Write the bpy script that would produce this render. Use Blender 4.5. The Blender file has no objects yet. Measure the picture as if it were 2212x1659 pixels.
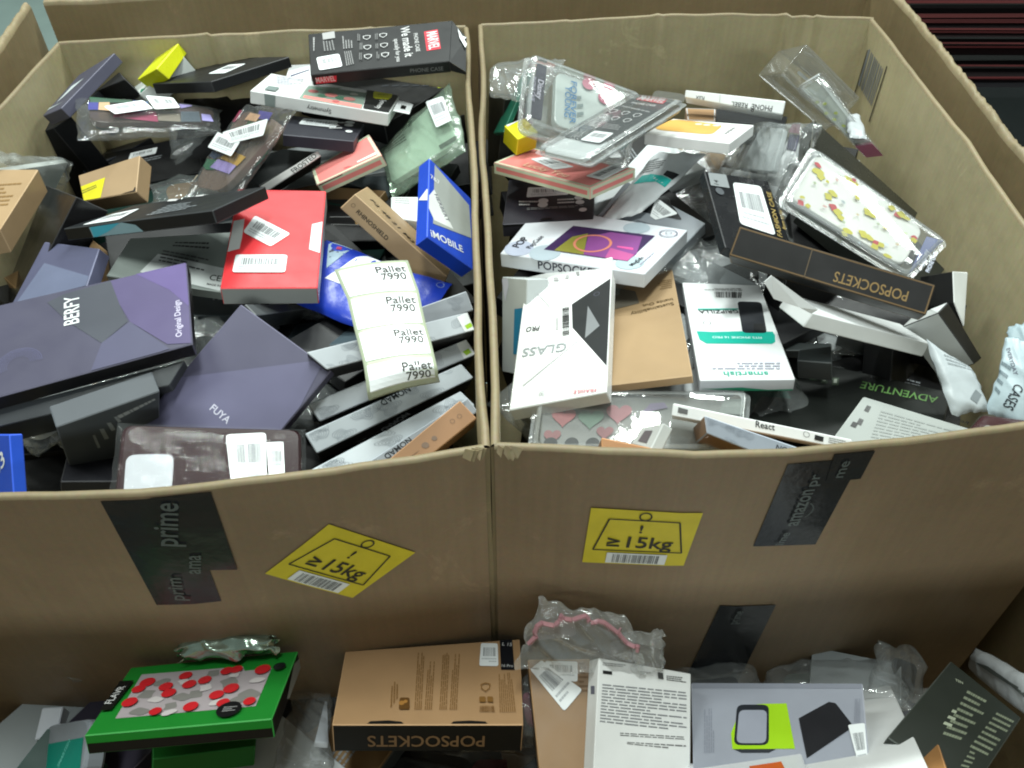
import bpy, bmesh, math, random, json
from mathutils import Vector, Matrix, noise
R = math.radians
random.seed(7)
scene = bpy.context.scene
col = scene.collection

# ---------------------------------------------------------------- camera, world, lamps, exposure
cam = bpy.data.cameras.new('camera')
cam.sensor_width = 36.0
cam.lens = 36.0 * 1835 / 2212
cam.clip_start = .01
cam.clip_end = 60
camo = bpy.data.objects.new('camera', cam)
col.objects.link(camo)
camo.location = (0, 0, 1.45)
camo.rotation_euler = (R(90 - 45.2), 0, 0)
scene.camera = camo
world = bpy.data.worlds.new('World')
scene.world = world
world.use_nodes = True
bg = world.node_tree.nodes['Background']
bg.inputs[0].default_value = (.80, .93, .90, 1)
bg.inputs[1].default_value = .22
def area(name, loc, tgt, sx, sy, power, color=(.92, 1.0, .95)):
    l = bpy.data.lights.new(name, 'AREA')
    l.shape = 'RECTANGLE'; l.size = sx; l.size_y = sy; l.energy = power; l.color = color
    o = bpy.data.objects.new(name, l); col.objects.link(o)
    o.location = loc
    d = Vector(tgt) - Vector(loc)
    o.rotation_euler = d.to_track_quat('-Z', 'Y').to_euler()
    return o
area('front_fill_light', (-.5, 3.1, 4.3), (0, .8, .9), 1.5, .35, 135)
area('front_fill_light', (1.0, 3.3, 4.3), (0, .8, .9), .9, .3, 80)
area('front_fill_light', (-2.3, 1.0, 4.2), (0, .8, .9), .5, 1.6, 60)
area('front_fill_light', (-.1, .62, 4.4), (0, .6, .9), 1.5, .3, 105)
area('front_fill_light', (3.25, 2.3, 4.1), (.35, .85, .9), 1.9, .9, 72)
area('front_fill_light', (.5, -4.2, 3.4), (.2, .4, .9), 2.0, .5, 88)  # unseen fill light, added in front to brighten the top of the bins' front walls
scene.view_settings.view_transform = 'Standard'
scene.view_settings.look = 'None'
scene.view_settings.exposure = 0
scene.view_settings.gamma = 1
scene.cycles.max_bounces = 8
scene.cycles.transparent_max_bounces = 24
scene.cycles.glossy_bounces = 3
scene.cycles.filter_width = 2.0
scene.cycles.use_denoising = True

# ---------------------------------------------------------------- materials
NAMED = {'white': '#e8ebec', 'black': '#1a1b1d', 'kraft': '#a58a68', 'pink': '#f08d88', 'cream': '#d9dfc2', 'red': '#d8283c'}
def lin(h):
    h = NAMED.get(h, h).lstrip('#')
    if len(h) == 3: h = ''.join(a * 2 for a in h)
    v = [int(h[i:i + 2], 16) / 255 for i in (0, 2, 4)]
    return tuple(a / 12.92 if a <= .04045 else ((a + .055) / 1.055) ** 2.4 for a in v)
MC = {}
def nt(name):
    m = bpy.data.materials.new(name); m.use_nodes = True
    t = m.node_tree; b = t.nodes['Principled BSDF']
    return m, t, b
def card(c, rough=.5, ink=False, gain=.78):
    """printed or plain board: slight fibre mottling, scuffs and a weak bump"""
    key = (c, rough, ink)
    if key in MC: return MC[key]
    m, t, b = nt('printed_board')
    rgb = [x * gain for x in lin(c)]
    if max(rgb) < .06: rgb = [x * .7 for x in rgb]
    N = t.nodes; L = t.links
    tc = N.new('ShaderNodeTexCoord')
    n1 = N.new('ShaderNodeTexNoise'); n1.inputs['Scale'].default_value = 14; n1.inputs['Detail'].default_value = 6
    L.new(tc.outputs['Object'], n1.inputs['Vector'])
    rp = N.new('ShaderNodeValToRGB')
    rp.color_ramp.elements[0].position = .3; rp.color_ramp.elements[1].position = .75
    rp.color_ramp.elements[0].color = (*[x * .88 for x in rgb], 1)
    rp.color_ramp.elements[1].color = (*[min(1, x * 1.06 + .002) for x in rgb], 1)
    L.new(n1.outputs['Fac'], rp.inputs[0]); L.new(rp.outputs[0], b.inputs['Base Color'])
    n2 = N.new('ShaderNodeTexNoise'); n2.inputs['Scale'].default_value = 45; n2.inputs['Detail'].default_value = 4
    L.new(tc.outputs['Object'], n2.inputs['Vector'])
    mr = N.new('ShaderNodeMapRange'); mr.inputs[3].default_value = rough - .1; mr.inputs[4].default_value = rough + .14
    L.new(n2.outputs['Fac'], mr.inputs[0]); L.new(mr.outputs[0], b.inputs['Roughness'])
    bp = N.new('ShaderNodeBump'); bp.inputs['Strength'].default_value = .12; bp.inputs['Distance'].default_value = .0008
    n3 = N.new('ShaderNodeTexNoise'); n3.inputs['Scale'].default_value = 9; n3.inputs['Detail'].default_value = 2
    L.new(tc.outputs['Object'], n3.inputs['Vector'])
    bp2 = N.new('ShaderNodeBump'); bp2.inputs['Strength'].default_value = .5; bp2.inputs['Distance'].default_value = .003
    L.new(n3.outputs['Fac'], bp2.inputs['Height']); L.new(bp2.outputs[0], bp.inputs['Normal'])
    L.new(n2.outputs['Fac'], bp.inputs['Height']); L.new(bp.outputs[0], b.inputs['Normal'])
    b.inputs['Specular IOR Level'].default_value = .32
    MC[key] = m
    return m
def cardboard(name, c1, c2, sc=(1, 1, 1), flute=True):
    m, t, b = nt(name); N = t.nodes; L = t.links
    tc = N.new('ShaderNodeTexCoord'); mp = N.new('ShaderNodeMapping'); mp.inputs['Scale'].default_value = sc
    L.new(tc.outputs['Object'], mp.inputs[0])
    n1 = N.new('ShaderNodeTexNoise'); n1.inputs['Scale'].default_value = 3.2; n1.inputs['Detail'].default_value = 8; n1.inputs['Roughness'].default_value = .62
    L.new(mp.outputs[0], n1.inputs['Vector'])
    rp = N.new('ShaderNodeValToRGB'); rp.color_ramp.elements[0].position = .32; rp.color_ramp.elements[1].position = .7
    rp.color_ramp.elements[0].color = (*c1, 1); rp.color_ramp.elements[1].color = (*c2, 1)
    L.new(n1.outputs['Fac'], rp.inputs[0])
    n4 = N.new('ShaderNodeTexNoise'); n4.inputs['Scale'].default_value = 220; n4.inputs['Detail'].default_value = 3
    mx = N.new('ShaderNodeMix'); mx.data_type = 'RGBA'; mx.blend_type = 'MULTIPLY'; mx.inputs[0].default_value = .22
    L.new(tc.outputs['Object'], n4.inputs['Vector'])
    L.new(rp.outputs[0], mx.inputs[6]); L.new(n4.outputs['Color'], mx.inputs[7]); L.new(mx.outputs[2], b.inputs['Base Color'])
    mp3 = N.new('ShaderNodeMapping'); mp3.inputs['Scale'].default_value = (1, 1, .03)
    L.new(tc.outputs['Object'], mp3.inputs[0])
    n5 = N.new('ShaderNodeTexNoise'); n5.inputs['Scale'].default_value = 170; n5.inputs['Detail'].default_value = 2
    L.new(mp3.outputs[0], n5.inputs['Vector'])
    r5 = N.new('ShaderNodeMapRange'); r5.inputs[1].default_value = .35; r5.inputs[2].default_value = .65; r5.inputs[3].default_value = .955; r5.inputs[4].default_value = 1.02
    L.new(n5.outputs['Fac'], r5.inputs[0])
    mx5 = N.new('ShaderNodeMix'); mx5.data_type = 'RGBA'; mx5.blend_type = 'MULTIPLY'; mx5.inputs[0].default_value = 1
    L.new(mx.outputs[2], mx5.inputs[6]); L.new(r5.outputs[0], mx5.inputs[7])
    n6 = N.new('ShaderNodeTexNoise'); n6.inputs['Scale'].default_value = 7; n6.inputs['Detail'].default_value = 9; n6.inputs['Roughness'].default_value = .75; n6.inputs['Distortion'].default_value = 1.5
    L.new(tc.outputs['Object'], n6.inputs['Vector'])
    r6 = N.new('ShaderNodeMapRange'); r6.inputs[1].default_value = .60; r6.inputs[2].default_value = .72; r6.inputs[3].default_value = 0; r6.inputs[4].default_value = .45
    L.new(n6.outputs['Fac'], r6.inputs[0])
    mx6 = N.new('ShaderNodeMix'); mx6.data_type = 'RGBA'; mx6.inputs[7].default_value = (*[x * 1.45 for x in c2], 1)
    L.new(r6.outputs[0], mx6.inputs[0]); L.new(mx5.outputs[2], mx6.inputs[6]); L.new(mx6.outputs[2], b.inputs['Base Color'])
    b.inputs['Roughness'].default_value = .52
    b.inputs['Specular IOR Level'].default_value = .35
    mp2 = N.new('ShaderNodeMapping'); mp2.inputs['Scale'].default_value = (1, 1, .06)
    L.new(tc.outputs['Object'], mp2.inputs[0])
    n2 = N.new('ShaderNodeTexNoise'); n2.inputs['Scale'].default_value = 60; n2.inputs['Detail'].default_value = 3
    L.new(mp2.outputs[0], n2.inputs['Vector'])
    bp = N.new('ShaderNodeBump'); bp.inputs['Strength'].default_value = .35; bp.inputs['Distance'].default_value = .0015
    L.new(n2.outputs['Fac'], bp.inputs['Height'])
    n3 = N.new('ShaderNodeTexNoise'); n3.inputs['Scale'].default_value = 5; n3.inputs['Detail'].default_value = 4
    L.new(mp.outputs[0], n3.inputs['Vector'])
    bp2 = N.new('ShaderNodeBump'); bp2.inputs['Strength'].default_value = .6; bp2.inputs['Distance'].default_value = .01
    L.new(n3.outputs['Fac'], bp2.inputs['Height']); L.new(bp.outputs[0], bp2.inputs['Normal']); L.new(bp2.outputs[0], b.inputs['Normal'])
    return m
def film(name, tint=(1, 1, 1), haze=.10, gloss=.16, rough=.12, bump=.5, bscale=40, milk=(.75, .8, .8), fk=.45):
    """clear plastic film: mostly see-through, a little milky, glossy with wrinkle bump"""
    m = bpy.data.materials.new(name); m.use_nodes = True
    t = m.node_tree; N = t.nodes; L = t.links; N.clear()
    out = N.new('ShaderNodeOutputMaterial')
    tr = N.new('ShaderNodeBsdfTransparent'); tr.inputs[0].default_value = (*tint, 1)
    gl = N.new('ShaderNodeBsdfGlossy'); gl.inputs['Roughness'].default_value = rough
    df = N.new('ShaderNodeBsdfDiffuse'); df.inputs[0].default_value = (*milk, 1)
    tc = N.new('ShaderNodeTexCoord')
    ns = N.new('ShaderNodeTexNoise'); ns.inputs['Scale'].default_value = bscale; ns.inputs['Detail'].default_value = 5; ns.inputs['Distortion'].default_value = 1.2
    L.new(tc.outputs['Object'], ns.inputs['Vector'])
    bp = N.new('ShaderNodeBump'); bp.inputs['Strength'].default_value = bump; bp.inputs['Distance'].default_value = .006
    L.new(ns.outputs['Fac'], bp.inputs['Height'])
    L.new(bp.outputs[0], gl.inputs['Normal']); L.new(bp.outputs[0], df.inputs['Normal'])
    fr = N.new('ShaderNodeLayerWeight'); fr.inputs[0].default_value = .35
    L.new(bp.outputs[0], fr.inputs['Normal'])
    ma = N.new('ShaderNodeMath'); ma.operation = 'MULTIPLY_ADD'; ma.inputs[1].default_value = fk; ma.inputs[2].default_value = gloss; ma.use_clamp = True
    L.new(fr.outputs['Fresnel'], ma.inputs[0])
    m1 = N.new('ShaderNodeMixShader'); m1.inputs[0].default_value = haze
    L.new(tr.outputs[0], m1.inputs[1]); L.new(df.outputs[0], m1.inputs[2])
    m2 = N.new('ShaderNodeMixShader')
    L.new(ma.outputs[0], m2.inputs[0]); L.new(m1.outputs[0], m2.inputs[1]); L.new(gl.outputs[0], m2.inputs[2])
    L.new(m2.outputs[0], out.inputs[0])
    return m
def plain(name, rgb, rough=.5, metallic=0, spec=.5, bump=0, bs=60):
    m, t, b = nt(name)
    b.inputs['Base Color'].default_value = (*rgb, 1); b.inputs['Roughness'].default_value = rough; b.inputs['Metallic'].default_value = metallic
    b.inputs['Specular IOR Level'].default_value = spec
    N = t.nodes; L = t.links
    tc = N.new('ShaderNodeTexCoord'); n = N.new('ShaderNodeTexNoise'); n.inputs['Scale'].default_value = bs; n.inputs['Detail'].default_value = 5
    L.new(tc.outputs['Object'], n.inputs['Vector'])
    mx = N.new('ShaderNodeMix'); mx.data_type = 'RGBA'; mx.inputs[6].default_value = (*[x * .8 for x in rgb], 1); mx.inputs[7].default_value = (*[min(1, x * 1.12) for x in rgb], 1)
    L.new(n.outputs['Fac'], mx.inputs[0]); L.new(mx.outputs[2], b.inputs['Base Color'])
    if bump:
        bp = N.new('ShaderNodeBump'); bp.inputs['Strength'].default_value = bump; bp.inputs['Distance'].default_value = .004
        L.new(n.outputs['Fac'], bp.inputs['Height']); L.new(bp.outputs[0], b.inputs['Normal'])
    return m
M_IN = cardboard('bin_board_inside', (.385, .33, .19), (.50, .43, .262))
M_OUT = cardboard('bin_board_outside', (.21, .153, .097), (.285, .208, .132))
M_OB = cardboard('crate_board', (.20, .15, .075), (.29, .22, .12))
M_EDGE = cardboard('board_edge', (.19, .15, .085), (.27, .215, .125))
M_TAPE = plain('black_tape', (.014, .016, .019), .27, spec=.5, bump=.5, bs=30)
M_TPRT = plain('tape_print', (.085, .105, .105), .4)
M_YEL = plain('yellow_paper', (.60, .50, .03), .5)
M_INK = plain('black_ink', (.03, .028, .02), .6)
M_WHT = plain('label_paper', (.74, .77, .78), .42, bs=20, bump=.06)
M_BAR = plain('barcode_ink', (.16, .17, .18), .6)
M_TXT = plain('small_print', (.42, .44, .46), .6)
M_FILM = film('poly_film', haze=.10, gloss=.035, rough=.07, bump=.35, bscale=55)
M_FILM2 = film('clear_sleeve_film', haze=.035, gloss=.03, rough=.05, bump=.3, bscale=60, fk=.4)
M_WRAP = film('tight_wrap', haze=.015, gloss=.006, rough=.06, bump=.25, bscale=60, fk=.13)
M_FILMG = film('green_film', tint=(.82, .94, .84), haze=.14, gloss=.04, rough=.16, bump=.3, bscale=50, milk=(.62, .78, .64))
M_CLAM = film('clear_pack_plastic', haze=.07, gloss=.10, rough=.05, bump=.18, bscale=14)
M_CLAM2 = film('clear_rim_plastic', haze=.22, gloss=.10, rough=.12, bump=.3, bscale=30)
M_PKF = film('pink_film', tint=(1, .72, .76), haze=.5, gloss=.1, rough=.2, milk=(.55, .30, .34))

# ---------------------------------------------------------------- object helpers
def link(o): col.objects.link(o); return o
def tag(o, label=None, cat=None, group=None, kind=None):
    if label: o['label'] = label
    if cat: o['category'] = cat
    if group: o['group'] = group
    if kind: o['kind'] = kind
    return o
def empty(name, loc=(0, 0, 0)):
    o = bpy.data.objects.new(name, None); o.empty_display_size = .05; o.location = loc
    return link(o)
class MB:
    """collects faces with materials into one mesh"""
    def __init__(s): s.v = []; s.f = []; s.m = []; s.mats = []
    def mi(s, m):
        if m not in s.mats: s.mats.append(m)
        return s.mats.index(m)
    def face(s, pts, m):
        i = len(s.v); s.v += [tuple(p) for p in pts]; s.f.append(tuple(range(i, i + len(pts)))); s.m.append(s.mi(m))
    def mesh(s, vs, fs, m):
        i = len(s.v); s.v += [tuple(p) for p in vs]
        for f in fs: s.f.append(tuple(i + k for k in f)); s.m.append(s.mi(m) if not isinstance(m, list) else 0)
    def build(s, name, parent=None, smooth=False):
        me = bpy.data.meshes.new(name); me.from_pydata(s.v, [], s.f)
        for m in s.mats: me.materials.append(m)
        for p, k in zip(me.polygons, s.m): p.material_index = k; p.use_smooth = smooth
        me.update()
        o = link(bpy.data.objects.new(name, me))
        if parent: o.parent = parent
        return o
_fc = {}
def text_geo(s, bold=0):
    """flat outline of a word, unit width measured; returns verts2d, faces, width, height"""
    if s in _fc: return _fc[s]
    cu = bpy.data.curves.new('t', 'FONT'); cu.body = s; cu.size = 1; cu.resolution_u = 3; cu.offset = .012
    o = bpy.data.objects.new('t', cu); col.objects.link(o)
    dg = bpy.context.evaluated_depsgraph_get()
    me = bpy.data.meshes.new_from_object(o.evaluated_get(dg))
    vs = [(v.co.x, v.co.y) for v in me.vertices]; fs = [tuple(p.vertices) for p in me.polygons]
    bpy.data.objects.remove(o); bpy.data.curves.remove(cu); bpy.data.meshes.remove(me)
    x0 = min(v[0] for v in vs); x1 = max(v[0] for v in vs); h = .72
    vs = [((x - x0), y) for x, y in vs]
    _fc[s] = (vs, fs, x1 - x0, h)
    return _fc[s]
def bil(q, u, v):
    a = [q[0][i] * (1 - u) + q[1][i] * u for i in (0, 1)]; b = [q[3][i] * (1 - u) + q[2][i] * u for i in (0, 1)]
    return (a[0] * (1 - v) + b[0] * v, a[1] * (1 - v) + b[1] * v)
class Face:
    """2D drawing plane on one side of a box; layers stack 0.15 mm apart"""
    def __init__(s, f, dm, mb, base=.0003):
        W, D, T = dm
        s.mb = mb; s.z = base
        if f == 'T': s.o, s.x, s.y, s.n = Vector((0, 0, 0)), Vector((1, 0, 0)), Vector((0, 1, 0)), Vector((0, 0, 1))
        elif f[0] == 'I': s.o, s.x, s.y, s.n = Vector((0, 0, -T * (1 - float(f[1:])))), Vector((1, 0, 0)), Vector((0, 1, 0)), Vector((0, 0, 1))
        elif f == 'S': s.o, s.x, s.y, s.n = Vector((0, -D / 2, -T / 2)), Vector((1, 0, 0)), Vector((0, 0, 1)), Vector((0, -1, 0))
        elif f == 'N': s.o, s.x, s.y, s.n = Vector((0, D / 2, -T / 2)), Vector((-1, 0, 0)), Vector((0, 0, 1)), Vector((0, 1, 0))
        elif f == 'E': s.o, s.x, s.y, s.n = Vector((W / 2, 0, -T / 2)), Vector((0, 1, 0)), Vector((0, 0, 1)), Vector((1, 0, 0))
        elif f == 'W': s.o, s.x, s.y, s.n = Vector((-W / 2, 0, -T / 2)), Vector((0, -1, 0)), Vector((0, 0, 1)), Vector((-1, 0, 0))
        s.f = f; s.dm = dm
    def p(s, a): return s.o + s.x * a[0] + s.y * a[1] + s.n * s.z
    def poly(s, pts, m):
        ar = sum(pts[i][0] * pts[(i + 1) % len(pts)][1] - pts[(i + 1) % len(pts)][0] * pts[i][1] for i in range(len(pts)))
        if ar < 0: pts = pts[::-1]
        s.mb.face([s.p(a) for a in pts], m)
    def up(s): s.z += .00007
def rcorner(q, r=.22, n=4):
    out = []
    for i in range(4):
        p = Vector(q[i]); a = Vector(q[i - 1]); b = Vector(q[(i + 1) % 4])
        rr = min((a - p).length, (b - p).length) * r
        pa = p + (a - p).normalized() * rr; pb = p + (b - p).normalized() * rr
        for k in range(n + 1):
            t = k / n
            out.append(tuple(pa * (1 - t) ** 2 + p * 2 * t * (1 - t) + pb * t * t))
    return out
def hlines(F, q, n, m, seed=0, w=.42):
    rnd = random.Random(seed)
    for i in range(n):
        v0 = (i + .5 - w / 2) / n; v1 = (i + .5 + w / 2) / n
        end = 1 if rnd.random() < .6 else rnd.uniform(.5, .95)
        u = 0
        while u < end - .03:
            L = rnd.uniform(.05, .16)
            F.poly([bil(q, u, v0), bil(q, min(u + L, end), v0), bil(q, min(u + L, end), v1), bil(q, u, v1)], m)
            u += L + .018
def bars(F, q, m, seed=0, n=26):
    rnd = random.Random(seed); u = 0
    ws = [rnd.choice([1, 1, 2, 3]) for _ in range(n * 2)]; tot = sum(ws)
    for i, w in enumerate(ws):
        if i % 2 == 0: F.poly([bil(q, u / tot, 0), bil(q, (u + w) / tot, 0), bil(q, (u + w) / tot, 1), bil(q, u / tot, 1)], m)
        u += w
def sub(q, u0, v0, u1, v1): return [bil(q, u0, v0), bil(q, u1, v0), bil(q, u1, v1), bil(q, u0, v1)]
def mm(a): return [x * .001 for x in a]
def draw(ops, dm, mb, root, seed, base=.0003):
    faces = {}
    for k, op in enumerate(ops):
        kind, f = op[0], op[1]
        if f not in faces: faces[f] = Face(f, dm, mb, base)
        F = faces[f]; F.up()
        if kind == 'poly': F.poly([mm(p) for p in op[2]], card(op[3], .45, True))
        elif kind == 'rpoly': F.poly(rcorner([mm(p) for p in op[2]]), card(op[3], .4, True))
        elif kind == 'lines': hlines(F, [mm(p) for p in op[2]], op[3], card(op[4], .5, True), seed + k)
        elif kind == 'bars': bars(F, [mm(p) for p in op[2]], card(op[3], .5, True), seed + k)
        elif kind == 'topo':
            q = [mm(p) for p in op[2]]; m = card(op[3], .5, True); rnd = random.Random(seed)
            for j in range(9):
                cx, cy = rnd.random(), rnd.uniform(-.3, 1.3)
                for ring in range(5):
                    r = .012 + .012 * ring; prev = None
                    for a in range(25):
                        t = a / 24 * 2 * math.pi
                        w = 1 + .25 * math.sin(3 * t + j) + .12 * math.sin(5 * t + ring * .3)
                        u = cx + r * w * math.cos(t); v = cy + r * w * math.sin(t) * 6
                        w2 = r * w - .0022
                        cur = (u, v, cx + w2 * math.cos(t), cy + w2 * math.sin(t) * 6)
                        if prev and all(.01 < x < .99 for x in (u, v, prev[0], prev[1], cur[2], cur[3], prev[2], prev[3])):
                            F.poly([bil(q, prev[0], prev[1]), bil(q, cur[0], cur[1]), bil(q, cur[2], cur[3]), bil(q, prev[2], prev[3])], m)
                        prev = cur
        elif kind == 'label':
            lb = MB(); G = Face(f, dm, lb, F.z + .0003); q = [mm(p) for p in op[2]]
            G.poly(rcorner(q, .12, 3), M_WHT); G.up(); G.up()
            rnd = random.Random(seed + k)
            bars(G, sub(q, .14, .42, .86, .80), M_BAR, seed + k, 22)
            hlines(G, sub(q, .10, .14, .9, .36), 2, M_TXT, seed + k)
            lb.build('barcode_label', root)
            F.z += .0004
        elif kind == 'text':
            a = Vector(mm(op[3])); b = Vector(mm(op[4])); vs, fs, w, h = text_geo(op[2])
            ex = (b - a); L = ex.length; ex.normalize(); ey = Vector((-ex.y, ex.x)); s = L / w
            sy = s
            if op[6]: sy = L * op[6] / h          # cap height as a share of the word's length
            sy = min(sy, L / h)
            m = card(op[5], .45, True)
            mb.mesh([F.p(a + ex * x * s + ey * y * sy) for x, y in vs], fs, m)
        elif kind in ('disc', 'ring', 'blob', 'heart', 'shield', 'arc'):
            c = Vector(mm(op[2])); r = (Vector(mm(op[3])) - c).length; m = card(op[4], .4, True)
            if kind == 'disc': F.poly([(c.x + r * math.cos(t * math.pi / 10), c.y + r * math.sin(t * math.pi / 10)) for t in range(20)], m)
            elif kind == 'blob':
                rnd = random.Random(seed + k); ph = rnd.random() * 6
                F.poly([(c.x + r * (1 + .30 * math.sin(2 * t * math.pi / 10 + ph) + .10 * math.sin(3 * t * math.pi / 10 + ph * 2)) * math.cos(t * math.pi / 10), c.y + r * .85 * (1 + .2 * math.sin(2 * t * math.pi / 10 + ph * 1.7)) * math.sin(t * math.pi / 10)) for t in range(20)], m)
            elif kind == 'heart':
                F.poly([(c.x + r * .062 * 16 * math.sin(t) ** 3, c.y + r * .062 * (13 * math.cos(t) - 5 * math.cos(2 * t) - 2 * math.cos(3 * t) - math.cos(4 * t))) for t in [i * math.pi / 12 for i in range(24)]], m)
            elif kind in ('ring', 'arc'):
                n = 28; r2 = r * (.86 if kind == 'ring' else .985); span = 2 * math.pi if kind == 'ring' else math.pi * 1.1
                for i in range(n):
                    a0, a1 = span * i / n, span * (i + 1) / n
                    P = [(c.x + rr * math.cos(a), c.y + rr * math.sin(a)) for rr, a in ((r, a0), (r, a1), (r2, a1), (r2, a0))]
                    W, D, T = dm
                    if F.f == 'T' and any(abs(x) > W / 2 - .001 or abs(y) > D / 2 - .001 for x, y in P): continue
                    F.poly(P, m)
            elif kind == 'shield':
                o = [(-.9, .7), (0, 1), (.9, .7), (.8, -.3), (0, -1), (-.8, -.3)]
                for i in range(6):
                    a, b = o[i], o[(i + 1) % 6]
                    F.poly([(c.x + r * x, c.y + r * y) for x, y in (a, b, (b[0] * .8, b[1] * .8), (a[0] * .8, a[1] * .8))], m)
def boxmesh(mb, W, D, T, mtop, mside, bev=.0009, crush=0, seed=0, n=6, medge=None):
    """carton: subdivided, slightly bowed faces and softened edges"""
    rnd = random.Random(seed)
    b = min(bev, T * .2)
    nx, ny = n, n
    bow = [rnd.uniform(-.0006, .0012) for _ in range(2)]
    def grid(f, m):
        vs = [f(i / nx, j / ny) for j in range(ny + 1) for i in range(nx + 1)]
        fs = [(j * (nx + 1) + i, j * (nx + 1) + i + 1, (j + 1) * (nx + 1) + i + 1, (j + 1) * (nx + 1) + i) for j in range(ny) for i in range(nx)]
        mb.mesh(vs, fs, m)
    w, d = W / 2, D / 2
    wi, di, zi = w - b, d - b, T - b
    q = lambda pts, m: mb.face(pts, m)
    # top and bottom
    q([(-wi, -di, 0), (wi, -di, 0), (wi, di, 0), (-wi, di, 0)], mtop)
    q([(-wi, di, -T), (wi, di, -T), (wi, -di, -T), (-wi, -di, -T)], mside)
    # sides
    q([(-wi, -d, -zi), (wi, -d, -zi), (wi, -d, -b), (-wi, -d, -b)], mside)
    q([(wi, d, -zi), (-wi, d, -zi), (-wi, d, -b), (wi, d, -b)], mside)
    q([(w, -di, -zi), (w, di, -zi), (w, di, -b), (w, -di, -b)], mside)
    q([(-w, di, -zi), (-w, -di, -zi), (-w, -di, -b), (-w, di, -b)], mside)
    # edge chamfers
    for sx in (-1, 1):
        for top in (0, 1):
            z0, z1 = ((-b, 0) if top else (-zi, -T))
            P = [(sx * w, -di, z0), (sx * w, di, z0), (sx * wi, di, z1), (sx * wi, -di, z1)]
            q(P if (sx > 0) == bool(top) else P[::-1], (medge or mtop) if top else (medge or mside))
            P = [(wi, sx * d, z0), (-wi, sx * d, z0), (-wi, sx * di, z1), (wi, sx * di, z1)]
            q(P if (sx > 0) == bool(top) else P[::-1], (medge or mtop) if top else (medge or mside))
        for sy in (-1, 1):
            P = [(sx * w, sy * di, -zi), (sx * wi, sy * d, -zi), (sx * wi, sy * d, -b), (sx * w, sy * di, -b)]
            q(P if sx * sy > 0 else P[::-1], medge or mside)
            for top in (0, 1):
                z0, z1 = ((-b, 0) if top else (-zi, -T))
                P = [(sx * w, sy * di, z0), (sx * wi, sy * d, z0), (sx * wi, sy * di, z1)]
                q(P if (sx * sy > 0) == bool(top) else P[::-1], (medge or mtop) if top else (medge or mside))
def rounded_slab(mb, q, z0, z1, r, m, bev=.0012):
    o = rcorner([tuple(p) for p in q], r, 5); n = len(o)
    cx = sum(p[0] for p in o) / n; cy = sum(p[1] for p in o) / n
    def inset(p, d):
        v = Vector((p[0] - cx, p[1] - cy)); L = v.length; v *= max(0, (L - d)) / L if L else 0
        return (cx + v.x, cy + v.y)
    b = min(bev, abs(z1 - z0) * .45)
    rings = [([inset(p, b) for p in o], z0), (o, z0 + b), (o, z1 - b), ([inset(p, b * .4) for p in o], z1 - b * .3), ([inset(p, b * 1.2) for p in o], z1)]
    vs = [(p[0], p[1], z) for rg, z in rings for p in rg]; fs = []
    for k in range(len(rings) - 1):
        for i in range(n):
            j = (i + 1) % n; fs.append((k * n + i, k * n + j, (k + 1) * n + j, (k + 1) * n + i))
    fs.append(tuple(range((len(rings) - 1) * n, len(rings) * n))); fs.append(tuple(range(n))[::-1])
    mb.mesh(vs, fs, m)
def pillow(mb, W, D, T, m, seed, n=34, wr=.004, both=True, edge=.92, wr2=1.0):
    """bag or padded envelope: two sheets sealed round the rim, puffed and wrinkled"""
    rnd = random.Random(seed); off = Vector((rnd.random() * 50, rnd.random() * 50, rnd.random() * 50))
    for sgn in ((1, -1) if both else (1,)):
        vs = []
        for j in range(n + 1):
            for i in range(n + 1):
                u, v = 2 * i / n - 1, 2 * j / n - 1
                e = (1 - abs(u) ** 5) * (1 - abs(v) ** 5)
                x, y = u * W / 2, v * D / 2
                p = Vector((x * 22, y * 22, sgn * .7)) + off
                n1 = noise.noise(p * .55 + Vector((y * 9, 0, 0))); n2 = noise.noise(p * 1.3 + Vector((0, x * 30, 4.)))
                nz = .9 * max(0, 1 - abs(n1) * 5) ** 2 + .5 * max(0, 1 - abs(n2) * 4) ** 2 + .5 * n1
                st = noise.noise(Vector((x * 60 + y * 30, y * 14, 3.)) + off)
                rim = 1 - e
                x += noise.noise(Vector((u * 3, v * 3, 9)) + off) * wr * 1.6 * rim
                y += noise.noise(Vector((u * 3, v * 3, 19)) + off) * wr * 1.6 * rim
                z = -T / 2 + sgn * (T / 2) * (e ** .6) + (nz * wr * 1.3 + st * wr * .35) * wr2 * (.45 + .55 * e) + rim * noise.noise(Vector((u * 2, v * 2, 5)) + off) * wr
                vs.append((x, y, z))
        fs = []
        for j in range(n):
            for i in range(n):
                a = j * (n + 1) + i; f = (a, a + 1, a + n + 2, a + n + 1)
                fs.append(f if sgn > 0 else f[::-1])
        mb.mesh(vs, fs, m)
def place(o, it):
    Mx = Matrix([it['M'][0:3] + [it['P'][0]], it['M'][3:6] + [it['P'][1]], it['M'][6:9] + [it['P'][2]], [0, 0, 0, 1]])
    o.matrix_world = Mx
    o.location = Mx.translation
SHORT = {}
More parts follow.
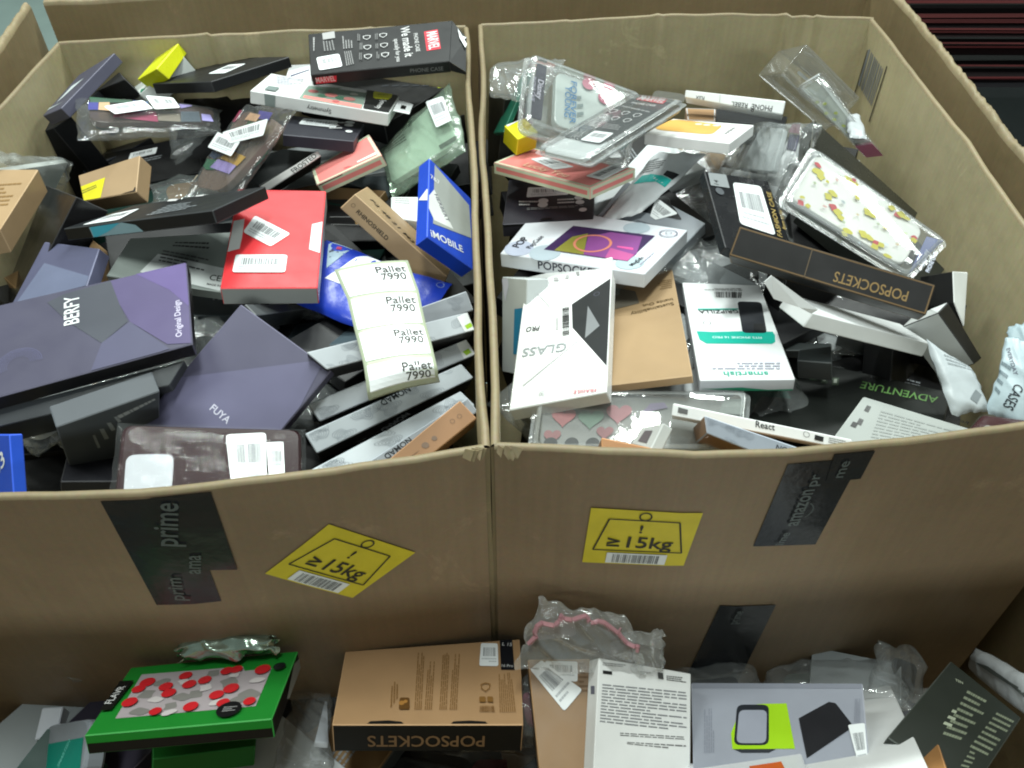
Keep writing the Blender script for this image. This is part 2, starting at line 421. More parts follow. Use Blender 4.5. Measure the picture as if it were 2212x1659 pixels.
def build_item(it, idx):
    W, D, T = it['d']; K = it['K']
    root = empty(it['n']); place(root, it)
    tag(root, it['lab'], it['cat'], it.get('grp'))
    c = it['c']; rough = it.get('r', .42)
    ops_in = [o for o in it['o'] if o[1][0] == 'I']; ops = [o for o in it['o'] if o[1][0] != 'I']
    if K == 'carton':
        mb = MB()
        mt = card(c, rough, gain=.85 if c == 'kraft' else .78); ms = card(it.get('sc') or c, rough)
        lum = sum(lin(c)) / 3
        lc = [min(1, x * 1.5 + .03) for x in lin(c)]; to8 = lambda x: int(255 * (12.92 * x if x < .0031 else 1.055 * x ** (1 / 2.4) - .055))
        me_ = card('#%02x%02x%02x' % tuple(to8(x) for x in lc), .5) if lum < .5 else None
        boxmesh(mb, W, D, T, mt, ms, seed=idx, medge=me_)
        if it.get('trim'):
            tm = card(it['trim'], .5); w = .0038 if it['trim'] == 'cream' else .0014
            for f, a, b in (('T', W, D), ('S', W, T), ('N', W, T), ('E', D, T), ('W', D, T)):
                F = Face(f, it['d'], mb, .0001); h, k = a / 2 - .0006, b / 2 - .0006
                for P in ([(-h, -k), (h, -k), (h, -k + w), (-h, -k + w)], [(-h, k - w), (h, k - w), (h, k), (-h, k)],
                          [(-h, -k + w), (-h + w, -k + w), (-h + w, k - w), (-h, k - w)], [(h - w, -k + w), (h, -k + w), (h, k - w), (h - w, k - w)]):
                    F.poly(P, tm)
        elif T > .012 and W > .1:                      # the lid's seam and worn corners
            F = Face('S', it['d'], mb, .0001)
        draw(ops, it['d'], mb, root, idx * 31)
        for k, z in (('tab', -.002), ('hang', -.002)):
            if k in it:
                t = MB(); q = [mm(p) for p in it[k]]; m = card('white', .5) if k == 'tab' else M_CLAM
                hole = [bil(q, .5 + dx, .5 + dy) for dx, dy in ((-.16, -.2), (.16, -.2), (.16, .2), (-.16, .2))]
                for i in range(4):
                    j = (i + 1) % 4
                    t.face([(q[i][0], q[i][1], -.001), (q[j][0], q[j][1], -.001), (hole[j][0], hole[j][1], -.001), (hole[i][0], hole[i][1], -.001)], m)
                o = t.build('hang_tab', root); so = o.modifiers.new('s', 'SOLIDIFY'); so.thickness = .0008
        if 'torn' in it:
            t = MB(); q = [mm(p) for p in it['torn']]; m = card('#17181a', .5)
            a, b2, c2, d2 = q
            P = [(a[0], a[1], -.0008), (b2[0], b2[1], -.010), (c2[0], c2[1], -.004), (d2[0], d2[1], -.0008)]
            t.face(P, m); t.face([(a[0], a[1], -.0012), (a[0], a[1], -T + .002), (b2[0], b2[1], -T * .9), (b2[0], b2[1], -.0104)], m)
            zc = lambda u, v: (bil(q, u, v)[0], bil(q, u, v)[1], -.0005 - u * .006 + .004)
            t.face([zc(.55, .72), zc(.95, .60), zc(1.05, .78), zc(.85, .82), zc(1.0, .98), zc(.72, .86), zc(.40, .92)], card('white', .6))
            t.build('torn_flap', root)
        if 'flap' in it:
            t = MB(); q = [mm(p) for p in it['flap']]
            t.face([(p[0], p[1], .010 - .004 * (k % 2)) for k, p in enumerate(q)], card('white', .5))
            o = t.build('flap', root); so = o.modifiers.new('s', 'SOLIDIFY'); so.thickness = .0008
        mb.build('carton', root)
    elif K == 'case':
        mb = MB()
        rounded_slab(mb, [(-W / 2, -D / 2), (W / 2, -D / 2), (W / 2, D / 2), (-W / 2, D / 2)], -T, 0, it.get('r', .15), plain('case_plastic', tuple(x * .8 for x in lin(c)), .2, spec=.25, bs=15), .003)
        draw(ops, it['d'], mb, root, idx * 31)
        mb.build('case_shell', root)
        if it.get('wrap'):
            w = MB(); pillow(w, W * 1.05, D * 1.08, T * 1.3, M_WRAP, idx, wr=.0009, n=50); o = w.build('clear_wrap', root, True); o.location.z = T * .25 + .001
    elif K == 'mailer':
        mb = MB()
        m = plain('silver_wrap', lin(c), .22, .85, bump=.5, bs=25) if it.get('metal') else plain('mailer_plastic', tuple(x * .85 for x in lin(c)), it.get('r', .4), bump=.35, bs=30)
        pillow(mb, W, D, max(T, .008), m, idx, wr=.002 if not it.get('metal') else .006, wr2=.7)
        body = mb.build('envelope', root, True)
        if ops:
            pb = MB(); draw(ops, it['d'], pb, root, idx * 31, .0022)
            # drape the print over the wrinkled envelope
            pr = pb.build('print', root)
            bm = bmesh.new(); bm.from_mesh(pr.data)
            bmesh.ops.subdivide_edges(bm, edges=[e for e in bm.edges if e.calc_length() > .012], cuts=4, use_grid_fill=True)
            bmesh.ops.triangulate(bm, faces=[f for f in bm.faces if len(f.verts) > 4])
            bm.to_mesh(pr.data); bm.free()
            sw = pr.modifiers.new('drape', 'SHRINKWRAP'); sw.target = body; sw.wrap_method = 'PROJECT'; sw.use_project_z = True; sw.use_negative_direction = True; sw.use_positive_direction = True; sw.offset = .0005; sw.project_limit = .02
            for ch in root.children:
                if ch.name.startswith('barcode_label'):
                    pass
    elif K in ('bag', 'clam'):
        inn = {}
        for nm, q, colr, z0, z1, r in it.get('inner', []):
            mb = MB(); rounded_slab(mb, [mm(p) for p in q], -T * (1 - z0), -T * (1 - z1), r, plain('case_plastic', tuple(x * .8 for x in lin(colr)), .24, spec=.7, bs=15))
            inn[nm] = mb.build(nm, root)
        if ops_in:
            pb = MB(); draw(ops_in, it['d'], pb, root, idx * 31)
            if pb.f: pb.build('print', list(inn.values())[-1] if inn else root)
        if K == 'bag':
            mb = MB(); fm = M_FILMG if it.get('tint') else (M_FILM2 if it.get('flat') else M_FILM); fl_ = it.get('flat')
            pillow(mb, W * 1.04, D * 1.06, T * 1.02, fm, idx, wr=.0045 if not fl_ else .0022, n=64)
            mb.build('clear_bag', root, True)
            if it.get('pinkedge'):
                e = MB(); n = 30; pr = None
                for i in range(n + 1):
                    t = math.pi * i / n; x = -W / 2 * math.cos(t) * 1.02; y = D / 2 * math.sin(t) * 1.0 - D * .05
                    x += .004 * math.sin(t * 9); y += .003 * math.sin(t * 13); cur = (x, y, x * .95, y * .93)
                    if pr: e.face([(pr[0], pr[1], .003), (cur[0], cur[1], .003), (cur[2], cur[3], .002), (pr[2], pr[3], .002)], M_PKF)
                    pr = cur
                o = e.build('pink_edge', root); so = o.modifiers.new('s', 'SOLIDIFY'); so.thickness = .004
        else:
            mb = MB(); rr = .02 if it.get('sq') else .1
            rounded_slab(mb, [(-W / 2, -D / 2), (W / 2, -D / 2), (W / 2, D / 2), (-W / 2, D / 2)], -T, 0, rr, M_CLAM, .003)
            mb.build('clear_shell', root, True)
            fl = MB(); t = .004
            o1 = rcorner([(-W / 2 - t, -D / 2 - t), (W / 2 + t, -D / 2 - t), (W / 2 + t, D / 2 + t), (-W / 2 - t, D / 2 + t)], rr, 5)
            o2 = rcorner([(-W / 2 + .002, -D / 2 + .002), (W / 2 - .002, -D / 2 + .002), (W / 2 - .002, D / 2 - .002), (-W / 2 + .002, D / 2 - .002)], rr, 5)
            n = len(o1)
            for z in ((-T * .55,) if not it.get('sq') else ()):
                for i in range(n):
                    j = (i + 1) % n; fl.face([(*o1[i], z), (*o1[j], z), (*o2[j], z), (*o2[i], z)], M_CLAM2)
            o3 = rcorner([(-W / 2 + .006, -D / 2 + .006), (W / 2 - .006, -D / 2 + .006), (W / 2 - .006, D / 2 - .006), (-W / 2 + .006, D / 2 - .006)], rr, 5)
            for i in range(n):
                j = (i + 1) % n; fl.face([(*o2[i], -.001), (*o2[j], -.001), (*o3[j], .0012), (*o3[i], .0012)], M_CLAM2)
            fl.build('clear_rim', root, True)
            if 'hang' in it:
                t = MB(); q = [mm(p) for p in it['hang']]
                t.face([(p[0], p[1], -T * .55) for p in rcorner(q, .3)], M_CLAM); t.build('hang_tab', root)
        if ops:
            pb = MB(); draw(ops, it['d'], pb, root, idx * 31, .0035 if K == 'bag' else .0018)
            if pb.f: pb.build('print', root)
    return root
def warp(root, it):
    """real cartons are a little crushed: move the corners of the true rectangle to the measured ones"""
    W, D, T = it['d']; Q = [Vector((a * .001, b * .001)) for a, b in it['Q']]
    todo = list(root.children)
    while todo:
        o = todo.pop(); todo += list(o.children)
        if o.type != 'MESH': continue
        for v in o.data.vertices:
            u = v.co.x / W + .5; w = v.co.y / D + .5
            p = Q[0] * (1 - u) * (1 - w) + Q[1] * u * (1 - w) + Q[2] * u * w + Q[3] * (1 - u) * w
            v.co.x, v.co.y = p.x, p.y
        o.data.update()
ITEMS = [
{"n":"phone_case_box","K":"carton","c":"black","lab":"black box lying under the kraft box between the red box and the blue window box","cat":"phone case box","P":[-0.1756,0.8889,0.8455],"M":[0.995,-0.086,0.0514,0.0829,0.9948,0.06,-0.0563,-0.0554,0.9969],"d":[0.1193,0.0988,0.0303],"Q":[[-58.6,-49.1],[59.4,-49.7],[59.9,49.7],[-60.7,49.1]],"o":[["poly","T",[[-50.5,6.0],[-0.6,6.0],[-0.5,3.8],[-50.4,3.8]],"#777"],["poly","T",[[-47.9,-11.5],[17.0,-14.8],[17.1,-16.9],[-47.8,-13.7]],"#666"]]},
{"n":"phone_case_box","K":"carton","c":"#16161a","lab":"black box buried beneath the long black box with the silver tab","cat":"phone case box","P":[-0.3997,0.8184,0.8498],"M":[0.9323,-0.321,0.1666,0.3224,0.9464,0.0192,-0.1639,0.0358,0.9858],"d":[0.1418,0.0967,0.03],"Q":[[-67.8,-44.8],[70.6,-51.8],[71.1,51.8],[-73.8,44.8]],"o":[]},
{"n":"phone_case_box","K":"carton","c":"#17171c","lab":"black box beneath the red box beside the purple diamond-turned box","cat":"phone case box","P":[-0.2965,0.7954,0.7566],"M":[0.861,0.5086,0.0023,-0.4829,0.8162,0.3172,0.1595,-0.2742,0.9483],"d":[0.1717,0.1179,0.033],"Q":[[-89.6,-58.2],[94.8,-58.8],[76.9,58.8],[-82.0,58.2]],"o":[]},
{"n":"phone_case_box","K":"carton","c":"#17171c","lab":"black box under the grey patterned spines beside the purple diamond-turned box","cat":"phone case box","P":[-0.2156,0.6985,0.7815],"M":[0.1851,-0.5008,0.8456,0.8594,0.4998,0.1079,-0.4767,0.7067,0.5229],"d":[0.2493,0.0479,0.0298],"Q":[[-126.0,-26.7],[126.6,-21.1],[122.7,21.1],[-123.2,26.7]],"o":[]},
{"n":"phone_case_box","K":"carton","c":"#101014","lab":"black box buried beneath the row of pale patterned spines","cat":"phone case box","P":[-0.131,0.6315,0.7452],"M":[0.8521,-0.2099,0.4794,0.4104,-0.3003,-0.861,0.3247,0.9305,-0.1698],"d":[0.1757,0.1522,0.03],"Q":[[-89.1,73.6],[90.7,78.5],[84.9,-78.5],[-86.6,-73.6]],"o":[]},
{"n":"phone_case_box","K":"carton","c":"#5e675d","lab":"pale green grey box behind the blue box at the near corner","cat":"phone case box","P":[-0.4813,0.5794,0.7788],"M":[0.7891,-0.1273,-0.6009,-0.4121,0.6157,-0.6717,0.4555,0.7776,0.4334],"d":[0.1743,0.0659,0.0334],"Q":[[-88.3,-28.8],[86.8,-37.1],[87.3,37.1],[-85.8,28.8]],"o":[["poly","T",[[-33.1,-2.1],[23.3,-0.3],[20.4,12.4],[-21.3,12.9]],"white"],["poly","T",[[2.6,-32.2],[34.0,-29.5],[19.2,-2.7],[-34.0,-32.2]],"#141414"]]},
{"n":"phone_case_box","K":"carton","c":"#564d70","lab":"purple box mostly hidden behind the maroon case","cat":"phone case box","P":[-0.3951,0.5533,0.7837],"M":[0.7946,0.4501,0.4074,0.5077,-0.1246,-0.8525,-0.3329,0.8842,-0.3275],"d":[0.0649,0.2254,0.0222],"Q":[[-0.2,-105.1],[45.2,-114.8],[19.0,114.8],[-64.0,105.1]],"o":[]},
{"n":"phone_case_box","K":"carton","c":"#15161a","lab":"black box showing between the clear bagged cases","cat":"phone case box","P":[-0.4235,1.145,0.8502],"M":[0.9957,-0.0678,0.0633,0.0821,0.9616,-0.2618,-0.0431,0.2659,0.963],"d":[0.1111,0.094,0.0267],"Q":[[-56.5,-46.8],[59.2,-47.1],[52.0,47.1],[-54.7,46.8]],"o":[]},
{"n":"phone_case_box","K":"carton","c":"#22423c","lab":"dark teal box under the clear bagged case","cat":"phone case box","P":[-0.5676,1.1967,0.7901],"M":[0.7935,0.4926,0.3572,0.5971,-0.5168,-0.6136,-0.1176,0.7002,-0.7042],"d":[0.0763,0.1502,0.0269],"Q":[[1.0,-64.1],[37.6,-75.5],[37.5,75.5],[-76.1,64.1]],"o":[]},
{"n":"phone_case_box","K":"carton","c":"#363a46","lab":"narrow dark slate box just behind the kraft mailer box","cat":"phone case box","P":[-0.575,1.1153,0.8087],"M":[0.7464,-0.6281,-0.22,0.6654,0.711,0.2275,0.0135,-0.3162,0.9486],"d":[0.0723,0.0968,0.0136],"Q":[[-65.0,-42.8],[-0.8,-26.3],[71.2,26.3],[-5.4,42.8]],"o":[]},
{"n":"phone_case_box","K":"carton","c":"#1d1f1f","lab":"dark box down beside the divider under the green tinted bag","cat":"phone case box","P":[-0.0882,1.0885,0.8198],"M":[0.4389,-0.2517,0.8626,0.876,0.3335,-0.3484,-0.2,0.9085,0.3669],"d":[0.1076,0.0846,0.03],"Q":[[-46.6,-41.0],[41.3,-41.1],[66.3,41.1],[-61.0,41.0]],"o":[]},
{"n":"phone_case_box","K":"carton","c":"white","lab":"small white box with barcode peeking out beside the blue window box","cat":"phone case box","P":[-0.13,0.8796,0.8681],"M":[0.9892,-0.0713,0.1283,0.0751,0.9969,-0.0249,-0.1261,0.0343,0.9914],"d":[0.0338,0.0466,0.0199],"Q":[[-16.2,-21.3],[16.8,-25.2],[16.7,25.2],[-17.3,21.3]],"o":[["lines","T",[[-13.0,7.8],[5.6,7.2],[5.6,20.4],[-13.0,21.2]],3,"#999"]]},
{"n":"phone_case_box","K":"carton","c":"#15171a","lab":"black textured box with a lime corner under the long black box","cat":"phone case box","P":[-0.2146,1.1425,0.8849],"M":[0.8306,0.5491,-0.0932,-0.5497,0.8351,0.0216,0.0897,0.0333,0.9954],"d":[0.1988,0.1032,0.0305],"Q":[[-88.5,-41.0],[94.0,-60.7],[103.9,60.7],[-109.3,41.0]],"o":[["poly","T",[[91.4,48.5],[95.6,49.8],[94.9,50.8],[89.8,50.8]],"#b8c81a"],["poly","T",[[15.5,27.2],[24.3,32.1],[22.5,37.2],[13.6,32.3]],"#2c3036"],["poly","T",[[29.3,32.0],[38.0,36.8],[36.0,41.7],[27.4,37.0]],"#2c3036"],["poly","T",[[42.8,36.6],[51.4,41.2],[49.4,46.0],[40.9,41.5]],"#2c3036"],["poly","T",[[56.1,41.0],[64.5,45.3],[62.5,50.1],[54.2,45.7]],"#2c3036"],["poly","T",[[69.2,45.1],[77.4,49.3],[76.8,50.8],[69.2,50.8],[67.2,49.8]],"#2c3036"]]},
{"n":"phone_case_box","K":"carton","c":"white","lab":"white box with a grey outline behind the long black box","cat":"phone case box","P":[-0.3006,1.1516,0.9084],"M":[0.9896,0.0175,-0.1426,-0.0307,0.9954,-0.0909,0.1403,0.0943,0.9856],"d":[0.0373,0.0557,0.0297],"Q":[[-17.7,-30.2],[22.8,-25.0],[14.1,25.0],[-19.2,30.2]],"o":[["poly","T",[[-11.0,-3.2],[15.8,8.6],[15.8,11.3],[-11.6,0.3]],"#557"]]},
{"n":"phone_case_box","K":"carton","c":"#34363d","lab":"dark grey box second from the bin corner leaning on a purple grey box","cat":"phone case box","P":[-0.5747,1.1446,0.8945],"M":[0.6711,0.5207,-0.5278,-0.6428,0.7633,-0.0642,0.3694,0.3824,0.8469],"d":[0.0529,0.0807,0.028],"Q":[[-22.1,-33.2],[-29.1,-8.5],[63.8,8.5],[-12.5,33.2]],"o":[]},
{"n":"phone_case_box","K":"carton","c":"#2d303b","lab":"slate box low against the side wall under the leaning black box","cat":"phone case box","P":[-0.6243,1.0592,0.8549],"M":[0.9899,0.127,-0.0636,-0.1194,0.9866,0.1114,0.0769,-0.1026,0.9917],"d":[0.0441,0.0521,0.0327],"Q":[[18.2,-12.8],[27.6,-8.3],[15.9,8.3],[-61.8,12.8]],"o":[]},
{"n":"phone_case_box","K":"carton","c":"#17181c","lab":"black box spine leaning along the side wall","cat":"phone case box","P":[-0.6203,1.0455,0.8887],"M":[0.7766,-0.5753,-0.2569,0.5582,0.8173,-0.1429,0.2922,-0.0324,0.9558],"d":[0.0589,0.053,0.1408],"Q":[[3.9,-16.2],[31.1,-15.8],[27.8,15.8],[-62.8,16.2]],"o":[]},
{"n":"phone_case_box","K":"carton","c":"#4a4a5c","lab":"purple grey box with white streaks leaning into the far corner","cat":"phone case box","P":[-0.5735,1.0616,0.9336],"M":[0.8089,0.3105,-0.4993,-0.3543,0.9351,0.0074,0.4692,0.1709,0.8664],"d":[0.0706,0.1141,0.0148],"Q":[[-22.0,-51.6],[36.2,-60.9],[33.7,60.9],[-48.0,51.6]],"o":[["poly","T",[[-21.5,-28.8],[-12.3,-18.6],[4.4,19.2],[-19.2,13.6]],"#c9d2d6"],["poly","T",[[-33.4,-44.9],[12.5,-38.3],[5.1,-38.4],[-34.5,-37.1],[-34.5,-43.1]],"#a9b2b6"]]},
{"n":"phone_case_box","K":"carton","c":"#d9dfdc","lab":"white box with green corner under the glossy yellow box","cat":"phone case box","P":[-0.5224,1.1771,0.8959],"M":[0.6152,0.6163,-0.4916,-0.7111,0.703,-0.0085,0.3404,0.3548,0.8708],"d":[0.1157,0.0816,0.0277],"Q":[[-57.6,-40.8],[54.4,-40.6],[61.3,40.6],[-58.1,40.8]],"o":[["poly","T",[[53.4,-38.0],[57.1,-37.6],[57.1,-29.0],[56.0,-28.5],[40.4,-31.0]],"#128a68"]]},
{"n":"phone_case_box","K":"carton","c":"#d8dc1e","lab":"small glossy yellow box propped against the far wall","cat":"phone case box","P":[-0.4674,1.1416,0.9328],"M":[0.2046,-0.5002,0.8414,0.9682,-0.0234,-0.2493,0.1443,0.8656,0.4795],"d":[0.0625,0.0188,0.0423],"Q":[[-29.1,-10.4],[30.9,-8.2],[31.6,8.2],[-33.4,10.4]],"o":[],"r":0.25},
{"n":"phone_case_box","K":"carton","c":"#1b1c1f","lab":"long black box with a slanted white label at the far wall","cat":"phone case box","P":[-0.3993,1.1277,0.9268],"M":[0.7792,0.6014,-0.1768,-0.5621,0.7952,0.2274,0.2774,-0.0778,0.9576],"d":[0.1382,0.1242,0.0139],"Q":[[-73.2,-65.1],[58.8,-58.0],[79.2,58.0],[-64.8,65.1]],"o":[["label","T",[[2.9,-22.3],[42.2,-22.2],[20.3,26.6],[-14.2,22.6]]]]},
{"n":"phone_case_box","K":"carton","c":"#26292a","lab":"black box with a grey green panel beside the white spine with slanted lettering","cat":"phone case box","P":[-0.308,0.972,0.875],"M":[0.7535,-0.6488,-0.1068,0.6548,0.7551,0.0326,0.0594,-0.0945,0.9937],"d":[0.0842,0.0651,0.02],"Q":[[-41.2,-38.9],[53.9,-22.9],[28.7,22.9],[-41.4,38.9]],"o":[]},
{"n":"phone_case_box","K":"carton","c":"#e8e8e6","lab":"white spine with slanted black lettering beside the pink box","cat":"phone case box","P":[-0.2728,0.9272,0.8901],"M":[0.7806,-0.5848,0.2205,0.5668,0.5137,-0.6441,0.2635,0.6278,0.7325],"d":[0.0829,0.0092,0.03],"Q":[[-39.5,-4.8],[41.5,-4.0],[41.3,4.0],[-43.4,4.8]],"o":[["text","T","FROSTED",[0.3,-4.3],[36.8,-2.5],"#222",0]],"sc":"#2a2a2c"},
{"n":"phone_case_box","K":"carton","c":"#0f8a66","lab":"small green card under the diagonal clear bag","cat":"card","P":[-0.324,0.9847,0.8795],"M":[-0.0127,-0.4749,0.88,0.915,0.3494,0.2017,-0.4033,0.8077,0.4301],"d":[0.0724,0.0185,0.01],"Q":[[-37.2,-9.2],[27.3,-3.0],[44.8,3.0],[-35.0,9.2]],"o":[]},
{"n":"bagged_phone_case","K":"bag","c":"black","lab":"green tinted clear bag with a grey sleeve and barcode beside the divider","cat":"bagged case","P":[-0.1207,0.9793,0.9017],"M":[0.7842,-0.2578,-0.5644,0.1241,0.9564,-0.2644,0.6079,0.1374,0.782],"d":[0.1185,0.1073,0.0189],"Q":[[-59.4,-45.8],[53.5,-61.3],[64.0,61.3],[-58.1,45.8]],"o":[["label","T",[[34.0,-8.6],[58.3,-15.7],[53.9,29.7],[27.4,45.9]]],["poly","I.6",[[27.1,-32.0],[54.3,-35.0],[52.4,-28.0],[25.1,-24.3]],"#20221f"],["lines","I.6",[[-54.6,39.0],[-16.8,25.9],[-21.9,52.8],[-57.9,52.8]],4,"#2e3a34"]],"tint":"green","flat":1,"inner":[["phone_case",[[-57.3,-26.2],[55.1,-36.7],[35.7,51.6],[-57.3,51.6]],"#cad4cc",0.1,0.55,0.1]]},
{"n":"phone_case_box","K":"carton","c":"pink","lab":"pink box with cream edges and a thumb slot beside the red box","cat":"phone case box","P":[-0.2074,0.9377,0.8982],"M":[0.8793,-0.3036,-0.367,0.3451,0.9372,0.0514,0.3284,-0.1718,0.9288],"d":[0.087,0.0672,0.0149],"Q":[[-42.9,-26.3],[43.6,-41.0],[42.2,41.0],[-42.8,26.3]],"o":[["lines","T",[[-4.1,-25.8],[6.3,-27.6],[5.3,-22.0],[-5.2,-19.9]],2,"#c05a60"],["poly","T",[[13.3,-24.9],[38.5,-26.8],[39.1,-20.1],[13.1,-20.7]],"#e9ece6"],["poly","S",[[-41.9,5.1],[-9.2,5.4],[-9.8,6.6],[-31.4,6.6],[-41.4,6.5]],"#5c3a36"]],"trim":"cream"},
{"n":"phone_case_box","K":"carton","c":"#33333d","lab":"dark plum box with white round icons and a half moon thumb notch","cat":"phone case box","P":[-0.2396,0.9857,0.916],"M":[0.9894,-0.0657,0.1296,0.0408,0.9817,0.1862,-0.1394,-0.1789,0.9739],"d":[0.0922,0.0728,0.0148],"Q":[[-43.2,-37.8],[42.3,-34.7],[49.8,34.7],[-48.9,37.8]],"o":[["label","T",[[-29.9,5.1],[16.0,5.4],[15.0,33.0],[-26.6,28.2]]],["disc","T",[29.3,32.8],[34.5,34.9],"white"],["disc","T",[29.5,20.8],[34.5,22.8],"white"],["disc","T",[33.7,-3.2],[37.9,-1.7],"white"],["lines","T",[[8.9,-3.9],[29.0,3.0],[24.3,34.5],[4.9,26.7]],3,"#ccc"]],"sc":"#3d3a48"},
{"n":"phone_case_box","K":"carton","c":"#eceeed","lab":"white window box with floral phone case, black end panel and hang tab","cat":"phone case box","P":[-0.2388,1.0426,0.9347],"M":[0.9864,0.0712,0.1483,-0.0975,0.979,0.1788,-0.1325,-0.1909,0.9726],"d":[0.1743,0.0801,0.0164],"Q":[[-87.5,-41.8],[87.4,-38.2],[86.9,38.2],[-86.8,41.8]],"o":[["poly","T",[[53.1,-39.2],[43.7,39.2],[32.9,39.2],[-29.1,15.7],[-26.3,-39.2]],"#8fa396"],["poly","T",[[-22.3,-34.6],[51.5,-39.2],[50.0,-25.0],[-23.4,-25.2]],"#f08a84"],["poly","T",[[8.1,23.1],[44.3,27.2],[43.0,39.2],[31.6,39.2],[15.6,36.3]],"#f4f6f6"],["disc","T",[-17.7,-3.8],[-12.0,-0.3],"#b46a6a"],["disc","T",[-3.0,-15.5],[2.1,-12.4],"#4f7a63"],["disc","T",[6.6,-7.1],[13.7,-2.8],"#d67f7c"],["disc","T",[19.6,-12.3],[25.4,-8.8],"#4f7a63"],["disc","T",[30.9,-10.7],[37.4,-6.8],"#c9837e"],["disc","T",[-13.8,9.2],[-10.0,11.6],"#6f9a83"],["disc","T",[0.1,7.2],[3.9,9.6],"#6f9a83"],["disc","T",[31.9,11.1],[36.5,14.0],"#e8e8e0"],["disc","T",[17.7,-28.7],[21.5,-26.5],"#c06a6a"],["poly","T",[[54.3,-38.6],[86.3,-38.0],[86.3,-31.5],[86.3,39.2],[43.9,39.2]],"black"],["poly","T",[[56.6,13.2],[60.1,8.3],[77.0,13.7],[78.8,24.6],[77.6,39.2],[54.0,39.2],[53.3,33.0]],"#e3e11c"],["text","T","CASE",[72.3,35.8],[59.0,29.5],"#222",0],["text","T","Symmetry",[69.2,7.7],[68.7,-31.6],"#ddd",0],["text","S","Symmetry",[15.0,0.7],[-15.7,1.3],"#555",0],["lines","T",[[-65.4,-1.5],[-39.2,9.4],[-42.1,39.2],[-78.2,33.5]],5,"#aab"],["poly","T",[[-72.4,-31.4],[-58.3,-30.7],[-58.3,-13.8],[-72.0,-14.9]],"#7f8d8b"],["poly","S",[[-55.5,7.4],[-55.9,-7.4],[-68.4,-7.4],[-69.4,7.4]],"#8d9997"]],"tab":[[89.3,-22.0],[110.8,-24.5],[109.2,19.4],[87.9,27.1]]},
{"n":"phone_case_box","K":"carton","c":"#17181a","lab":"long black box with white icons, red logos and torn end, against the far wall","cat":"phone case box","P":[-0.1712,1.0888,0.9752],"M":[0.9942,-0.0977,-0.0458,0.0912,0.9877,-0.1269,0.0576,0.1219,0.9909],"d":[0.1847,0.0974,0.0158],"Q":[[-88.5,-48.8],[88.1,-48.3],[96.6,48.3],[-96.1,48.8]],"o":[["poly","T",[[61.1,-20.5],[79.7,-18.3],[74.0,29.0],[56.5,26.5]],"red"],["text","T","MARVEL",[59.8,23.8],[64.4,-17.9],"white",0.34],["text","T","PHONE CASE",[42.9,24.0],[47.3,-20.1],"#ccc",0],["text","T","We made it",[25.7,42.5],[33.0,-30.8],"#ddd",0.16],["text","T","specially for you",[17.8,14.7],[21.9,-39.3],"#ccc",0],["label","T",[[-80.2,-42.1],[-49.6,-38.3],[-53.6,-7.9],[-83.4,-12.0]]],["poly","T",[[-73.6,29.0],[-58.0,30.6],[-58.7,47.6],[-74.4,45.4]],"#aaa"],["lines","T",[[-45.1,-38.3],[-47.6,-3.5],[-37.3,-4.0],[-33.9,-35.0]],4,"#999"],["lines","T",[[-48.9,2.0],[-49.9,39.5],[-36.1,38.3],[-35.0,2.3]],4,"#999"],["lines","T",[[-73.9,1.1],[-74.8,25.8],[-60.3,26.0],[-57.8,0.9]],4,"#888"],["lines","T",[[-87.1,3.4],[-88.0,47.9],[-81.6,46.7],[-84.9,3.1]],1,"#aaa"],["text","S","PHONE CASE",[38.5,-2.4],[82.7,-3.8],"#777",0],["poly","S",[[-88.1,-5.5],[-60.7,-5.1],[-58.9,3.7],[-86.4,3.3]],"red"],["text","S","MARVEL",[-87.0,-3.9],[-61.3,-3.6],"#e8c8c8",0.3],["shield","T",[-17.3,23.8],[-11.8,22.8],"#ddd"],["shield","T",[3.9,25.0],[9.4,24.0],"#ddd"],["shield","T",[-16.6,-0.4],[-11.1,-1.4],"#ddd"],["shield","T",[5.1,0.6],[10.7,-0.4],"#ddd"],["shield","T",[-15.9,-22.4],[-10.2,-23.3],"#ddd"],["shield","T",[6.6,-22.4],[12.3,-23.4],"#ddd"],["lines","T",[[-29.7,17.7],[-29.6,34.4],[-25.2,33.6],[-25.4,16.9]],2,"#888"],["lines","T",[[-7.1,16.4],[-7.1,33.0],[-2.7,32.2],[-2.7,15.6]],2,"#888"],["lines","T",[[-27.0,-4.5],[-26.8,11.8],[-22.5,11.0],[-22.6,-5.3]],2,"#888"],["lines","T",[[-6.3,-5.5],[-6.3,10.8],[-1.9,10.0],[-1.9,-6.3]],2,"#888"],["lines","T",[[-27.9,-28.3],[-27.8,-12.4],[-23.4,-13.2],[-23.5,-29.0]],2,"#888"],["lines","T",[[-4.9,-29.5],[-4.9,-13.8],[-0.5,-14.5],[-0.5,-30.3]],2,"#888"]],"torn":[[92.3,-48.7],[113.4,-60.4],[112.1,8.9],[92.3,48.7]]},
